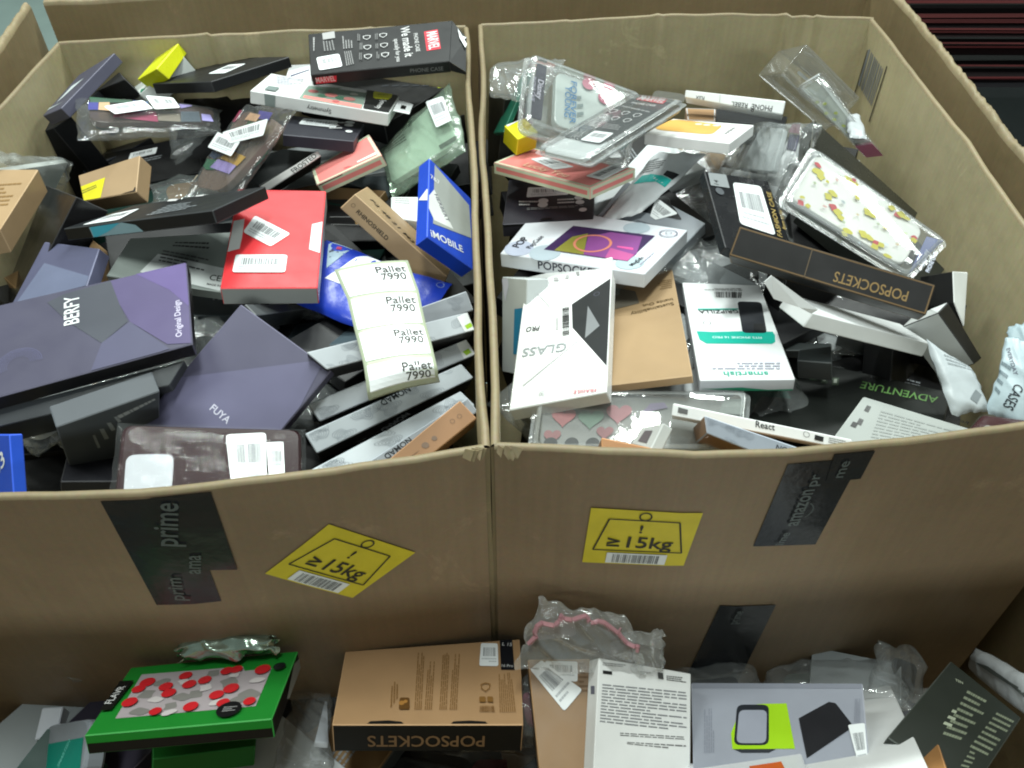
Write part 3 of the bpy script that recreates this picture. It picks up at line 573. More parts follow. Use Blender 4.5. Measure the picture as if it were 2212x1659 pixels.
{"n":"bagged_phone_case","K":"bag","c":"black","lab":"level clear bag with colour block phone case and white labels, behind the diagonal one","cat":"bagged case","P":[-0.4588,1.003,0.927],"M":[0.8888,-0.4091,0.2065,0.3945,0.9123,0.1094,-0.2332,-0.0157,0.9723],"d":[0.165,0.0925,0.0175],"Q":[[-85.0,-56.9],[75.0,-34.9],[88.6,34.9],[-78.5,56.9]],"o":[["poly","I.75",[[-2.4,45.5],[0.0,25.1],[-18.6,29.1],[-20.2,45.5]],"#3a62a0"],["poly","I.75",[[49.6,45.5],[50.5,41.8],[36.7,30.9],[34.5,45.5]],"#9a8cc8"],["poly","I.75",[[-44.0,-4.3],[9.0,-15.7],[6.6,15.3],[-42.5,10.6]],"#983458"],["poly","I.75",[[-21.7,45.5],[-22.4,38.6],[-69.1,31.2],[-70.2,45.5]],"#2e5a42"],["poly","I.75",[[9.0,-12.4],[36.5,-15.7],[35.2,11.1],[7.9,12.0]],"#80776a"],["poly","I.75",[[36.5,-15.7],[61.9,-15.6],[58.8,22.1],[36.6,18.9]],"#44505a"],["poly","I.75",[[63.2,-11.5],[77.6,-15.5],[73.0,10.9],[61.7,14.0]],"#a098d4"],["poly","I.75",[[-72.0,12.5],[-60.5,13.5],[-60.2,32.5],[-71.7,30.9]],"#3a3996"],["poly","I.75",[[-60.5,13.5],[-47.6,11.8],[-47.3,34.4],[-59.5,32.6]],"#dcb48c"],["label","T",[[-41.2,-11.4],[4.0,6.8],[-8.4,31.2],[-53.8,8.3]]],["label","T",[[5.3,3.3],[36.3,11.7],[27.4,45.3],[-5.4,45.3]]]],"flat":1,"inner":[["phone_case",[[-71.2,-14.3],[76.1,-13.0],[78.2,44.3],[-71.5,44.3]],"#4a3c36",0.2,0.7,0.35]]},
{"n":"bagged_phone_case","K":"bag","c":"black","lab":"clear bag set diagonally with a colour block phone case, tan tag and two white labels","cat":"bagged case","P":[-0.3353,0.91,0.9265],"M":[0.5619,0.5144,-0.6479,-0.7286,0.6786,-0.0931,0.3917,0.5244,0.756],"d":[0.1824,0.1365,0.0178],"Q":[[-88.5,-71.9],[83.4,-64.1],[98.8,64.1],[-93.8,71.9]],"o":[["poly","I.75",[[-90.4,45.3],[-79.1,44.9],[-77.3,61.8],[-90.4,62.3]],"#a03c5c"],["poly","I.75",[[-70.6,-25.0],[-33.5,-23.8],[-21.9,-10.2],[-90.4,-10.2],[-90.4,-20.3]],"#2c6a4a"],["poly","I.75",[[-58.0,-21.3],[34.0,-28.0],[39.9,-14.6],[-47.2,-9.4]],"#aa98d8"],["poly","I.75",[[-41.2,-7.5],[42.7,-16.2],[52.2,-2.7],[-17.8,4.8]],"#c89c38"],["poly","I.75",[[-90.4,-5.6],[-61.0,-9.8],[-45.8,-2.7],[-90.4,2.4]],"#384868"],["poly","I.75",[[-16.9,21.5],[19.0,20.8],[32.2,44.4],[-28.8,47.8]],"#30503e"],["poly","I.75",[[-90.4,-45.3],[-83.6,-33.7],[-90.4,-33.6]],"#bcae98"],["poly","I.75",[[-12.6,63.2],[40.0,61.1],[43.3,49.6],[-1.3,51.8]],"#4c4496"],["poly","I.75",[[-44.7,49.1],[3.0,46.9],[2.7,56.9],[-40.4,59.2]],"#d8ac88"],["label","T",[[-90.2,1.6],[28.4,-8.6],[24.4,12.6],[-90.2,24.0]]],["label","T",[[-7.4,8.3],[90.2,22.9],[67.0,46.5],[-68.5,23.3]]]],"flat":1,"inner":[["phone_case",[[-89.2,-48.7],[47.4,-53.0],[86.1,49.9],[-86.9,65.7]],"#7c6a60",0.2,0.7,0.3]]},
{"n":"mailer_box","K":"carton","c":"kraft","lab":"small kraft box with a yellow label and a slotted lid","cat":"box","P":[-0.4864,0.8969,0.895],"M":[0.9685,-0.1275,-0.2139,0.0307,0.9136,-0.4054,0.2471,0.3861,0.8887],"d":[0.0775,0.0475,0.0243],"Q":[[-33.4,-20.3],[37.2,-26.4],[40.1,26.4],[-43.8,20.3]],"o":[["poly","T",[[-13.2,-22.9],[-5.0,6.5],[-37.9,2.6],[-37.9,-22.9]],"#e6dc12"],["lines","T",[[-37.9,-11.7],[-16.9,-6.0],[-17.9,-0.2],[-37.0,-3.9]],2,"#333"],["lines","T",[[-37.9,-22.9],[-29.7,-22.9],[-28.3,-22.0],[-37.9,-22.9]],2,"#333"],["poly","T",[[37.9,-22.9],[37.9,-17.9],[36.4,-17.3],[34.4,-21.2],[15.6,-22.9]],"#2e2012"]]},
{"n":"bagged_phone_case","K":"bag","c":"black","lab":"crumpled clear bag holding a white card behind the kraft box","cat":"bagged case","P":[-0.5824,0.9021,0.8835],"M":[0.1957,0.4377,0.8776,0.8507,0.3694,-0.374,-0.4879,0.8197,-0.3],"d":[0.1378,0.0619,0.0309],"Q":[[-65.7,-36.3],[64.8,-25.2],[72.6,25.2],[-71.7,36.3]],"o":[],"inner":[["card",[[-21.3,-22.1],[60.4,-29.0],[66.9,29.0],[-42.7,11.4]],"#c6ccc8",0.2,0.5,0.08]]},
{"n":"phone_case_box","K":"carton","c":"#1c1b1d","lab":"black plastic wrapped box under the far kraft box at the side wall","cat":"phone case box","P":[-0.545,0.797,0.871],"M":[0.6261,0.351,-0.6963,-0.6552,0.721,-0.2257,0.4228,0.5974,0.6814],"d":[0.1478,0.145,0.0342],"Q":[[-55.5,-77.9],[54.2,-62.1],[92.8,62.1],[-91.4,77.9]],"o":[],"r":0.2},
{"n":"phone_case_box","K":"carton","c":"kraft","lab":"kraft box with ridged face standing tall at the side wall","cat":"phone case box","P":[-0.5661,0.8006,0.9306],"M":[0.9869,-0.1614,-0.0037,0.1614,0.9868,0.014,0.0014,-0.0144,0.9999],"d":[0.05,0.1304,0.0295],"Q":[[-25.5,-69.7],[18.8,-60.5],[30.3,60.5],[-23.6,69.7]],"o":[["lines","T",[[-15.5,-14.8],[16.2,-16.8],[16.6,36.8],[-18.6,34.6]],6,"#8a6a3c"]]},
{"n":"phone_case_box","K":"carton","c":"#5a5c76","lab":"purple grey box with a tilted pale facet behind the large purple box","cat":"phone case box","P":[-0.474,0.7122,0.9025],"M":[0.8973,0.2126,-0.3869,-0.3127,0.9247,-0.2169,0.3117,0.3156,0.8962],"d":[0.1037,0.066,0.0149],"Q":[[-49.6,-41.4],[56.4,-23.9],[45.8,23.9],[-52.6,41.4]],"o":[["poly","T",[[-31.7,9.6],[51.0,-16.0],[51.0,-32.0],[-44.5,-32.0]],"#6f7690"]]},
{"n":"phone_case_box","K":"carton","c":"#8a928e","lab":"grey and white box printed with small print and a conformity mark beside the red box","cat":"phone case box","P":[-0.3608,0.7324,0.9021],"M":[0.9983,-0.0068,0.057,0.0111,0.997,-0.0766,-0.0564,0.0771,0.9954],"d":[0.1161,0.0784,0.0122],"Q":[[-61.1,-30.0],[60.2,-48.1],[54.5,48.1],[-53.6,30.0]],"o":[["poly","T",[[-27.5,-25.9],[55.8,-38.4],[57.3,-38.4],[57.3,-32.2],[56.8,-10.5],[-17.9,6.7]],"#dfe4e3"],["lines","T",[[-14.2,-6.7],[35.7,-17.0],[37.6,1.9],[-14.1,14.7]],4,"#555"],["text","T","CE",[43.5,-26.6],[55.2,-27.2],"#222",0],["text","T","MADE IN",[42.6,-33.3],[56.5,-34.0],"#333",0],["lines","T",[[-6.5,18.5],[33.9,13.0],[36.1,26.1],[-4.1,28.0]],2,"#444"]]},
{"n":"phone_case_box","K":"carton","c":"#55585a","lab":"thin grey layered box end showing under the red box","cat":"phone case box","P":[-0.2396,0.6865,0.8726],"M":[0.2873,-0.7565,0.5875,0.7516,0.5583,0.3513,-0.5938,0.3406,0.7289],"d":[0.1213,0.0165,0.02],"Q":[[-61.9,-8.9],[54.1,-3.7],[67.1,3.7],[-59.3,8.9]],"o":[]},
{"n":"phone_case_box","K":"carton","c":"#3f4d55","lab":"dark blue grey box under the long sticker strip","cat":"phone case box","P":[-0.1943,0.6742,0.8488],"M":[0.9719,0.1254,-0.199,-0.0782,0.9701,0.2296,0.2219,-0.2076,0.9527],"d":[0.0967,0.0579,0.0259],"Q":[[-47.8,-30.1],[49.7,-27.7],[47.0,27.7],[-48.9,30.1]],"o":[]},
{"n":"phone_case_box","K":"carton","c":"kraft","lab":"long kraft box with black lettering on its narrow side, slanting down towards the divider","cat":"phone case box","P":[-0.129,0.7756,0.8893],"M":[0.7326,0.6806,-0.0067,-0.3083,0.323,-0.8948,-0.6069,0.6576,0.4464],"d":[0.1392,0.0237,0.0809],"Q":[[-70.8,-11.4],[73.2,-11.7],[66.0,11.7],[-68.4,11.4]],"o":[["text","T","RHINOSHIELD",[-54.9,-3.3],[-10.8,-4.1],"#2e2315",0],["ring","T",[-62.1,0.8],[-60.0,1.7],"#2e2315"],["text","N","P2 48 21 M3",[55.4,8.6],[-14.2,30.0],"#2e2315",0]]},
{"n":"padded_mailer","K":"mailer","c":"#1d3bb0","lab":"royal blue mailer under the sticker strip","cat":"mailer","P":[-0.1613,0.7159,0.8775],"M":[0.8853,0.4643,-0.0249,-0.4642,0.8798,-0.1018,-0.0253,0.1017,0.9945],"d":[0.1618,0.098,0.0122],"Q":[[-81.0,-48.7],[79.0,-49.3],[82.8,49.3],[-80.8,48.7]],"o":[["poly","T",[[-50.1,5.9],[-45.2,47.3],[-46.1,48.2],[-73.2,48.2],[-73.3,41.8]],"#9db4c4"],["poly","T",[[-60.5,37.6],[-53.8,38.9],[-56.4,43.9],[-61.5,42.4]],"#b02a5a"],["lines","T",[[-55.3,19.5],[-51.7,33.7],[-63.9,38.1],[-66.2,32.8]],2,"#445"],["poly","T",[[-42.3,-8.1],[-12.6,-7.0],[2.2,42.0],[-21.5,46.6],[-31.7,35.3]],"#e9eef0"],["lines","T",[[-32.5,10.7],[-13.3,32.3],[-17.1,33.4],[-35.2,12.4]],2,"#333"],["ring","T",[71.5,41.8],[75.3,43.7],"#9fb0e0"]],"r":0.3},
{"n":"phone_case_box","K":"carton","c":"#1b49c4","lab":"bright blue window box with white lettering leaning on the divider","cat":"phone case box","P":[-0.0668,0.784,0.923],"M":[0.6377,-0.0746,0.7667,0.1138,0.9935,0.002,-0.7619,0.086,0.642],"d":[0.0705,0.1322,0.0168],"Q":[[-37.9,-69.6],[32.5,-62.5],[37.6,62.5],[-32.2,69.6]],"o":[["poly","T",[[-27.5,-39.8],[33.2,-12.4],[30.8,47.9],[-26.9,62.8]],"#a4a9a6"],["poly","T",[[-34.4,-20.9],[-25.9,-33.0],[3.7,-22.7],[-26.9,17.7],[-34.4,0.2]],"#e4e7e6"],["text","T","iMOBILE",[-29.5,-61.8],[19.7,-50.0],"white",0],["text","T","HERBERT",[-26.8,9.9],[-7.0,-18.5],"#445",0],["poly","W",[[-4.0,-6.1],[7.9,7.6],[-10.9,7.6],[-12.4,6.3]],"#eef0f0"],["text","T","7&7",[-32.6,32.0],[-18.2,34.5],"white",0]]},
{"n":"phone_case_box","K":"carton","c":"#e8383e","lab":"bright red book-like box with white thumb notches and two barcode labels","cat":"phone case box","P":[-0.2502,0.7463,0.9211],"M":[0.9881,-0.1138,0.1031,0.1199,0.9912,-0.0554,-0.0959,0.0671,0.9931],"d":[0.0952,0.1629,0.022],"Q":[[-48.5,-81.7],[45.7,-81.2],[49.5,81.2],[-46.7,81.7]],"o":[["poly","T",[[35.4,-21.6],[46.8,-27.3],[46.8,25.0],[36.0,20.4]],"white"],["poly","T",[[-46.5,-26.4],[-35.2,-21.4],[-34.5,-4.0],[-35.1,28.3],[-45.8,24.2]],"#d4d6d4"],["label","T",[[-34.5,5.4],[-4.1,-18.0],[14.7,3.3],[-24.8,34.0]]],["label","T",[[-38.4,-58.9],[14.0,-58.9],[14.2,-31.7],[-37.7,-31.6]]]],"sc":"#b9bcba"},
{"n":"phone_case_box","K":"carton","c":"#22262a","lab":"long black box with silver tab and white label overlapping the red box","cat":"phone case box","P":[-0.3629,0.7612,0.9468],"M":[0.9211,0.3407,-0.1886,-0.2582,0.8969,0.3591,0.2915,-0.2821,0.914],"d":[0.1937,0.093,0.0133],"Q":[[-105.2,-43.3],[100.5,-48.8],[93.2,48.8],[-88.5,43.3]],"o":[["label","T",[[-75.1,-43.0],[-29.7,-37.3],[-53.1,15.2],[-79.2,2.2]]],["lines","T",[[4.3,-36.6],[56.4,-26.4],[46.7,12.1],[-6.5,10.8]],5,"#8b9196"],["poly","T",[[-33.5,35.4],[-15.4,30.4],[-22.7,41.6],[-35.9,45.7],[-40.8,45.7]],"#ddd"],["poly","T",[[4.7,38.8],[17.6,37.1],[12.2,45.7],[0.9,45.7]],"#ddd"],["poly","S",[[6.7,-5.8],[-0.5,1.7],[-16.4,5.6],[-61.2,4.8],[-60.6,-5.8]],"#7f9aa2"],["poly","S",[[-54.0,-5.8],[-38.3,-1.9],[-19.4,5.6],[-59.7,4.7],[-59.6,-5.8]],"#3f9fb4"]],"sc":"#131315"},
{"n":"phone_case_box","K":"carton","c":"#4a4e52","lab":"dark grey box spine with faint lettering directly under the large purple box","cat":"phone case box","P":[-0.3841,0.5207,0.9084],"M":[0.9283,-0.3177,0.1934,0.3719,0.7913,-0.4852,0.0011,0.5224,0.8527],"d":[0.1705,0.021,0.057],"Q":[[-86.6,-7.6],[76.2,-9.7],[94.3,9.7],[-83.9,7.6]],"o":[["text","T","NOMAD",[27.6,-3.6],[-3.6,-1.8],"#202326",0]]},
{"n":"phone_case_box","K":"carton","c":"#464458","lab":"large purple box with white capitals and curved facets","cat":"phone case box","P":[-0.3894,0.5815,0.9373],"M":[0.9218,-0.3864,0.0302,0.3875,0.9173,-0.0917,0.0078,0.0963,0.9953],"d":[0.187,0.1138,0.0157],"Q":[[-94.5,-58.1],[87.3,-55.3],[99.8,55.3],[-92.5,58.1]],"o":[["poly","T",[[-17.0,50.9],[-30.7,45.0],[-13.9,12.8],[14.3,-25.7],[37.6,-6.6],[31.5,18.6],[24.6,54.7]],"#42454f"],["poly","T",[[24.6,54.7],[31.5,18.6],[39.6,-7.4],[71.1,-48.9],[92.1,-55.6],[92.7,-3.9],[92.7,56.1],[70.9,56.1]],"#524870"],["poly","T",[[39.6,-7.4],[14.3,-25.7],[4.2,-56.1],[63.7,-56.1],[72.8,-55.3]],"#4d4c66"],["poly","T",[[47.1,56.1],[76.3,22.4],[92.7,-6.8],[92.7,56.1]],"#5d4d84"],["text","T","BERFY",[-4.3,7.7],[-3.4,45.0],"white",0.36],["text","T","Original Design",[84.5,-43.9],[84.8,4.8],"#cfc8e0",0],["arc","T",[-55.5,-26.5],[-37.3,-33.4],"#6f6f98"],["arc","T",[-55.5,-26.5],[-38.8,-32.8],"#6f6f98"],["arc","T",[-55.5,-26.5],[-40.2,-32.3],"#6f6f98"],["arc","T",[-55.5,-26.5],[-41.7,-31.7],"#6f6f98"],["arc","T",[-55.5,-26.5],[-43.2,-31.1],"#6f6f98"],["arc","T",[-55.5,-26.5],[-44.6,-30.6],"#6f6f98"],["arc","T",[-55.5,-26.5],[-46.1,-30.0],"#6f6f98"]],"sc":"#141318"},
{"n":"phone_case_box","K":"carton","c":"#50555b","lab":"slate grey box printed with a white paragraph near the front rim","cat":"phone case box","P":[-0.3764,0.5174,0.8231],"M":[0.8243,0.3111,0.4731,0.5312,-0.136,-0.8362,-0.1958,0.9406,-0.2773],"d":[0.0805,0.1897,0.0224],"Q":[[-33.3,-85.8],[38.7,-103.7],[39.8,103.7],[-45.1,85.8]],"o":[["lines","T",[[8.8,70.9],[39.4,83.7],[37.0,89.5],[3.7,84.1]],1,"#a9aeb2"],["lines","T",[[-12.5,18.8],[-8.6,19.2],[-14.3,77.1],[-17.5,79.6]],1,"#9aa0a4"],["lines","T",[[-5.4,33.8],[-1.6,34.6],[-8.2,80.3],[-11.5,82.7]],1,"#9aa0a4"],["lines","T",[[1.3,48.2],[5.1,49.4],[-2.2,83.3],[-5.4,85.7]],1,"#9aa0a4"],["lines","T",[[7.7,61.8],[11.5,63.3],[3.9,86.3],[0.6,88.7]],1,"#9aa0a4"],["lines","T",[[-25.2,-65.6],[-19.2,-65.2],[-20.8,-12.0],[-26.0,-10.5]],1,"#c9cdd0"]]},
{"n":"phone_case_box","K":"carton","c":"#56546a","lab":"lavender grey box turned like a diamond with a pale lower facet","cat":"phone case box","P":[-0.2579,0.542,0.8838],"M":[0.797,0.601,-0.0595,-0.5498,0.6813,-0.4833,-0.25,0.4179,0.8734],"d":[0.1133,0.1508,0.0123],"Q":[[-56.2,-74.7],[56.5,-76.0],[56.7,76.0],[-57.1,74.7]],"o":[["poly","T",[[-55.8,-14.8],[39.3,74.6],[46.2,74.6],[55.8,31.8],[55.8,4.4],[55.4,3.3],[-49.2,-73.7],[-55.8,-66.9]],"#64627e"],["text","T","FUYA",[-11.2,-19.8],[11.6,-20.3],"#c9c8d8",0]]},
{"n":"phone_case_box","K":"carton","c":"#9da2a8","lab":"pale grey patterned spine farthest back of the slanting row by the divider","cat":"phone case box","P":[-0.0923,0.6351,0.9019],"M":[0.9343,-0.3447,0.0909,0.32,0.6985,-0.6401,0.1571,0.6271,0.7629],"d":[0.1082,0.0199,0.0478],"Q":[[-54.2,-9.7],[54.1,-10.2],[54.1,10.2],[-54.0,9.7]],"o":[["topo","T",[[-53.3,-9.1],[53.3,-9.1],[53.3,9.1],[-53.3,9.1]],"#767e88"]],"sc":"#3b3a3c"},
{"n":"phone_case_box","K":"carton","c":"#c3c9cf","lab":"pale patterned spine with a lime tag, second from the back of the slanting row","cat":"phone case box","P":[-0.1086,0.5874,0.916],"M":[0.9361,-0.2953,0.1914,0.3515,0.7587,-0.5485,0.0168,0.5807,0.8139],"d":[0.1491,0.0215,0.0464],"Q":[[-67.8,-10.1],[75.4,-9.4],[73.7,9.4],[-81.3,10.1]],"o":[["topo","T",[[-73.7,-10.0],[73.7,-10.0],[73.7,10.0],[-73.7,10.0]],"#767e88"],["poly","T",[[73.7,-10.0],[73.7,10.0],[71.0,10.0],[63.1,8.2],[64.2,-10.0]],"#f0f2f2"],["poly","T",[[67.4,-7.7],[73.7,-6.2],[73.7,-3.5],[73.0,-1.3],[66.4,-3.3]],"#a4cf22"]],"sc":"#3b3a3c"},
{"n":"phone_case_box","K":"carton","c":"#c3c9cf","lab":"pale patterned spine with a lime tag, third from the back of the slanting row","cat":"phone case box","P":[-0.1131,0.5774,0.8752],"M":[0.8966,-0.4165,0.1505,0.4242,0.7102,-0.5619,0.1271,0.5676,0.8134],"d":[0.1631,0.0189,0.0499],"Q":[[-79.6,-9.8],[82.7,-8.9],[80.4,8.9],[-83.5,9.8]],"o":[["topo","T",[[-80.8,-8.7],[80.8,-8.7],[80.8,8.7],[-80.8,8.7]],"#767e88"],["poly","T",[[80.8,-8.7],[80.8,8.7],[70.4,8.7],[69.0,-8.7]],"#f0f2f2"],["poly","T",[[72.7,-6.7],[78.8,-5.7],[78.1,-0.7],[71.5,-1.5]],"#a4cf22"]],"sc":"#3b3a3c"},
{"n":"phone_case_box","K":"carton","c":"#b9c0c6","lab":"pale patterned spine with upside down lettering, fourth from the back of the slanting row","cat":"phone case box","P":[-0.1125,0.5415,0.8752],"M":[0.8785,-0.4521,0.1546,0.46,0.7127,-0.5296,0.1293,0.5364,0.834],"d":[0.1595,0.0193,0.05],"Q":[[-78.7,-10.5],[82.0,-8.5],[77.5,8.5],[-80.8,10.5]],"o":[["topo","T",[[-79.0,-8.9],[79.0,-8.9],[79.0,8.9],[-79.0,8.9]],"#767e88"],["text","T","NOMAD",[24.2,11.1],[-6.0,9.1],"#2a2d31",0]],"sc":"#3b3a3c"},
{"n":"phone_case_box","K":"carton","c":"#cdd5dc","lab":"widest pale patterned spine with upside down lettering, fifth from the back of the row","cat":"phone case box","P":[-0.1051,0.5077,0.8715],"M":[0.826,-0.5391,0.1643,0.5594,0.7488,-0.3556,0.0687,0.3856,0.9201],"d":[0.1543,0.0277,0.0503],"Q":[[-62.0,-9.8],[79.3,-9.3],[75.0,9.3],[-92.3,9.8]],"o":[["topo","T",[[-76.4,-13.0],[76.4,-13.0],[76.4,13.0],[-76.4,13.0]],"#767e88"],["text","T","NOMAD",[29.4,22.7],[0.8,17.4],"#2a2d31",0]],"sc":"#3b3a3c"},
{"n":"phone_case_box","K":"carton","c":"#a9b0b8","lab":"grey patterned spine tucked under the kraft coloured one at the near end of the row","cat":"phone case box","P":[-0.0822,0.501,0.8765],"M":[0.8288,-0.5533,0.0835,0.5052,0.6759,-0.5366,0.2404,0.4869,0.8397],"d":[0.1127,0.0152,0.0501],"Q":[[-54.8,-7.1],[56.8,-7.9],[55.9,7.9],[-57.9,7.1]],"o":[["topo","T",[[-55.6,-6.8],[55.6,-6.8],[55.6,6.8],[-55.6,6.8]],"#767e88"],["text","T","NOMAD",[-6.8,6.6],[-34.7,5.0],"#2a2d31",0]],"sc":"#3b3a3c"},
{"n":"phone_case_box","K":"carton","c":"#b08560","lab":"kraft coloured spine with grey symbols, nearest of the slanting row","cat":"phone case box","P":[-0.0721,0.4856,0.8902],"M":[0.7544,-0.6495,0.0946,0.5962,0.6178,-0.5127,0.2746,0.4432,0.8533],"d":[0.0891,0.0215,0.0399],"Q":[[-40.6,-9.8],[45.1,-10.9],[44.0,10.9],[-48.5,9.8]],"o":[["poly","T",[[-30.4,0.7],[-15.2,-0.9],[-10.8,-0.9],[-24.5,-0.3]],"#6d5c50"],["disc","T",[-4.9,-0.6],[-2.8,-2.8],"#8a7260"],["disc","T",[5.0,-0.8],[6.6,-2.4],"#8a7260"],["ring","T",[27.0,0.9],[28.5,-0.5],"#6d5c50"],["ring","T",[34.6,0.3],[36.1,-1.0],"#6d5c50"]]},
{"n":"phone_case","K":"case","c":"#2c1216","lab":"glossy maroon case in clear wrap with two white labels at the front rim","cat":"phone case","P":[-0.2533,0.4597,0.8911],"M":[0.9348,-0.2015,0.2926,0.2312,0.9704,-0.0704,-0.2697,0.1334,0.9536],"d":[0.1476,0.0772,0.012],"Q":[[-74.3,-40.6],[72.1,-36.6],[75.5,36.6],[-73.2,40.6]],"o":[["rpoly","T",[[-67.3,-31.5],[-31.5,-30.5],[-31.5,9.6],[-68.1,8.8]],"#b9bdc4"],["poly","T",[[-41.2,29.3],[-7.2,28.7],[-9.8,33.3],[-40.4,34.6]],"#4a3a34"],["label","T",[[43.8,-23.6],[15.1,-22.5],[8.9,29.9],[42.7,33.3]]],["label","T",[[59.1,-24.1],[46.2,-23.6],[43.0,21.9],[57.5,23.0]]]],"r":0.12,"wrap":1},
{"n":"phone_case_box","K":"carton","c":"#1a4cc0","lab":"deep blue box with white figures at the near corner by the front rim","cat":"phone case box","P":[-0.4381,0.4481,0.8936],"M":[0.748,-0.0572,-0.6612,-0.4153,0.7368,-0.5336,0.5176,0.6737,0.5274],"d":[0.1099,0.064,0.01],"Q":[[-56.1,-33.5],[58.3,-30.3],[51.6,30.3],[-53.8,33.5]],"o":[["text","T","S3",[20.4,-5.0],[43.0,8.5],"white",0.5]]},
{"n":"phone_case_box","K":"carton","c":"#141416","lab":"black box in the gap above the white box with the teal band","cat":"phone case box","P":[0.2417,0.8292,0.8297],"M":[0.9793,0.1801,-0.0928,-0.1623,0.9716,0.1724,0.1212,-0.1538,0.9806],"d":[0.1088,0.0962,0.0298],"Q":[[-52.7,-48.6],[52.0,-47.6],[56.7,47.6],[-56.1,48.6]],"o":[]},
{"n":"phone_case_box","K":"carton","c":"#131316","lab":"black box deep under the torn open white box","cat":"phone case box","P":[0.3784,0.7413,0.797],"M":[0.8764,0.2037,0.4364,0.3024,0.4726,-0.8278,-0.3749,0.8574,0.3526],"d":[0.1935,0.0951,0.0306],"Q":[[-91.9,-47.5],[94.6,-47.2],[98.9,47.2],[-101.6,47.5]],"o":[]},
{"n":"phone_case_box","K":"carton","c":"#5a5d5c","lab":"grey box behind the black box with green capitals","cat":"phone case box","P":[0.3811,0.6795,0.8022],"M":[0.8806,-0.2021,-0.4285,-0.4736,-0.4046,-0.7823,-0.0153,0.8919,-0.452],"d":[0.0527,0.1045,0.0216],"Q":[[-23.9,-52.7],[23.9,-51.7],[28.7,51.7],[-28.8,52.7]],"o":[["poly","T",[[-12.4,-7.5],[24.2,-16.0],[-0.4,19.3]],"white"]]},
{"n":"phone_case_box","K":"carton","c":"#111113","lab":"black box with a coiled white mark between the white box and the bubble mailer","cat":"phone case box","P":[0.422,0.6373,0.8182],"M":[0.7522,0.0432,0.6575,0.4288,0.7256,-0.5382,-0.5004,0.6868,0.5272],"d":[0.0937,0.0637,0.0311],"Q":[[-49.6,-33.3],[49.1,-30.3],[44.6,30.3],[-44.1,33.3]],"o":[["arc","T",[-4.6,5.7],[3.6,6.2],"#999"],["arc","T",[-4.5,3.7],[3.7,4.2],"#999"],["arc","T",[-4.3,1.7],[3.9,2.1],"#999"],["arc","T",[-4.1,-0.3],[4.0,0.1],"#999"],["arc","T",[-3.9,-2.3],[4.2,-1.9],"#999"]]},
{"n":"phone_case_box","K":"carton","c":"#1a1a1c","lab":"dark box down the near side of the divider","cat":"phone case box","P":[-0.0008,0.7037,0.7656],"M":[0.2608,0.2832,-0.9229,-0.9015,-0.2707,-0.3378,-0.3454,0.9201,0.1847],"d":[0.0817,0.0552,0.0331],"Q":[[-38.9,-30.7],[37.6,-24.2],[43.8,24.2],[-42.5,30.7]],"o":[]},
{"n":"phone_case_box","K":"carton","c":"#2a2d28","lab":"dark smoky box under the big clear blister pack","cat":"phone case box","P":[0.4412,0.8418,0.8554],"M":[0.6001,0.7566,0.2595,-0.7457,0.6466,-0.1609,-0.2896,-0.097,0.9522],"d":[0.1656,0.095,0.0309],"Q":[[-80.2,-58.2],[87.6,-36.3],[76.5,36.3],[-84.0,58.2]],"o":[]},
{"n":"phone_case_box","K":"carton","c":"#2b2e33","lab":"dark grey box under the white spine at the far wall","cat":"phone case box","P":[0.3132,1.0348,0.9047],"M":[0.968,0.2497,0.0267,-0.25,0.9482,0.196,0.0236,-0.1964,0.9802],"d":[0.0897,0.0497,0.0288],"Q":[[-43.8,-27.6],[41.7,-21.9],[47.8,21.9],[-45.7,27.6]],"o":[]},
{"n":"phone_case_box","K":"carton","c":"#a98561","lab":"small open box with tan lining beside the white spine","cat":"phone case box","P":[0.2439,1.0194,0.9173],"M":[0.9889,0.1485,-0.0102,-0.1424,0.9637,0.2258,0.0434,-0.2218,0.9741],"d":[0.037,0.0584,0.0305],"Q":[[-18.0,-30.0],[16.8,-28.3],[20.2,28.3],[-18.9,30.0]],"o":[["poly","T",[[-17.7,-16.6],[-16.3,-3.7],[-17.7,-0.5]],"#111"]],"trim":"#c9ccd0"},
{"n":"phone_case_box","K":"carton","c":"#26251f","lab":"shaded dark box against the divider beside the green card","cat":"phone case box","P":[-0.0239,1.0513,0.8758],"M":[0.3885,0.0469,-0.9203,-0.845,0.4165,-0.3355,0.3676,0.9079,0.2014],"d":[0.0475,0.0928,0.0409],"Q":[[-20.9,-48.3],[16.6,-43.9],[30.7,43.9],[-26.3,48.3]],"o":[]},
{"n":"card","K":"carton","c":"#0c5c48","lab":"dark green card standing by the divider","cat":"card","P":[0.0003,1.0363,0.9256],"M":[0.2558,0.4686,-0.8456,-0.867,0.4981,0.0137,0.4276,0.7296,0.5337],"d":[0.0373,0.0883,0.0065],"Q":[[-16.5,-45.1],[30.7,-41.3],[6.4,41.3],[-20.6,45.1]],"o":[]},
{"n":"bagged_phone_case","K":"bag","c":"black","lab":"empty looking clear bag standing behind the green card","cat":"bagged case","P":[0.0083,1.0564,0.9531],"M":[0.7982,0.5095,-0.3214,-0.5411,0.8409,-0.0111,0.2646,0.1828,0.9469],"d":[0.098,0.0831,0.0197],"Q":[[-28.6,-31.2],[52.4,-46.0],[44.4,46.0],[-68.2,31.2]],"o":[]},
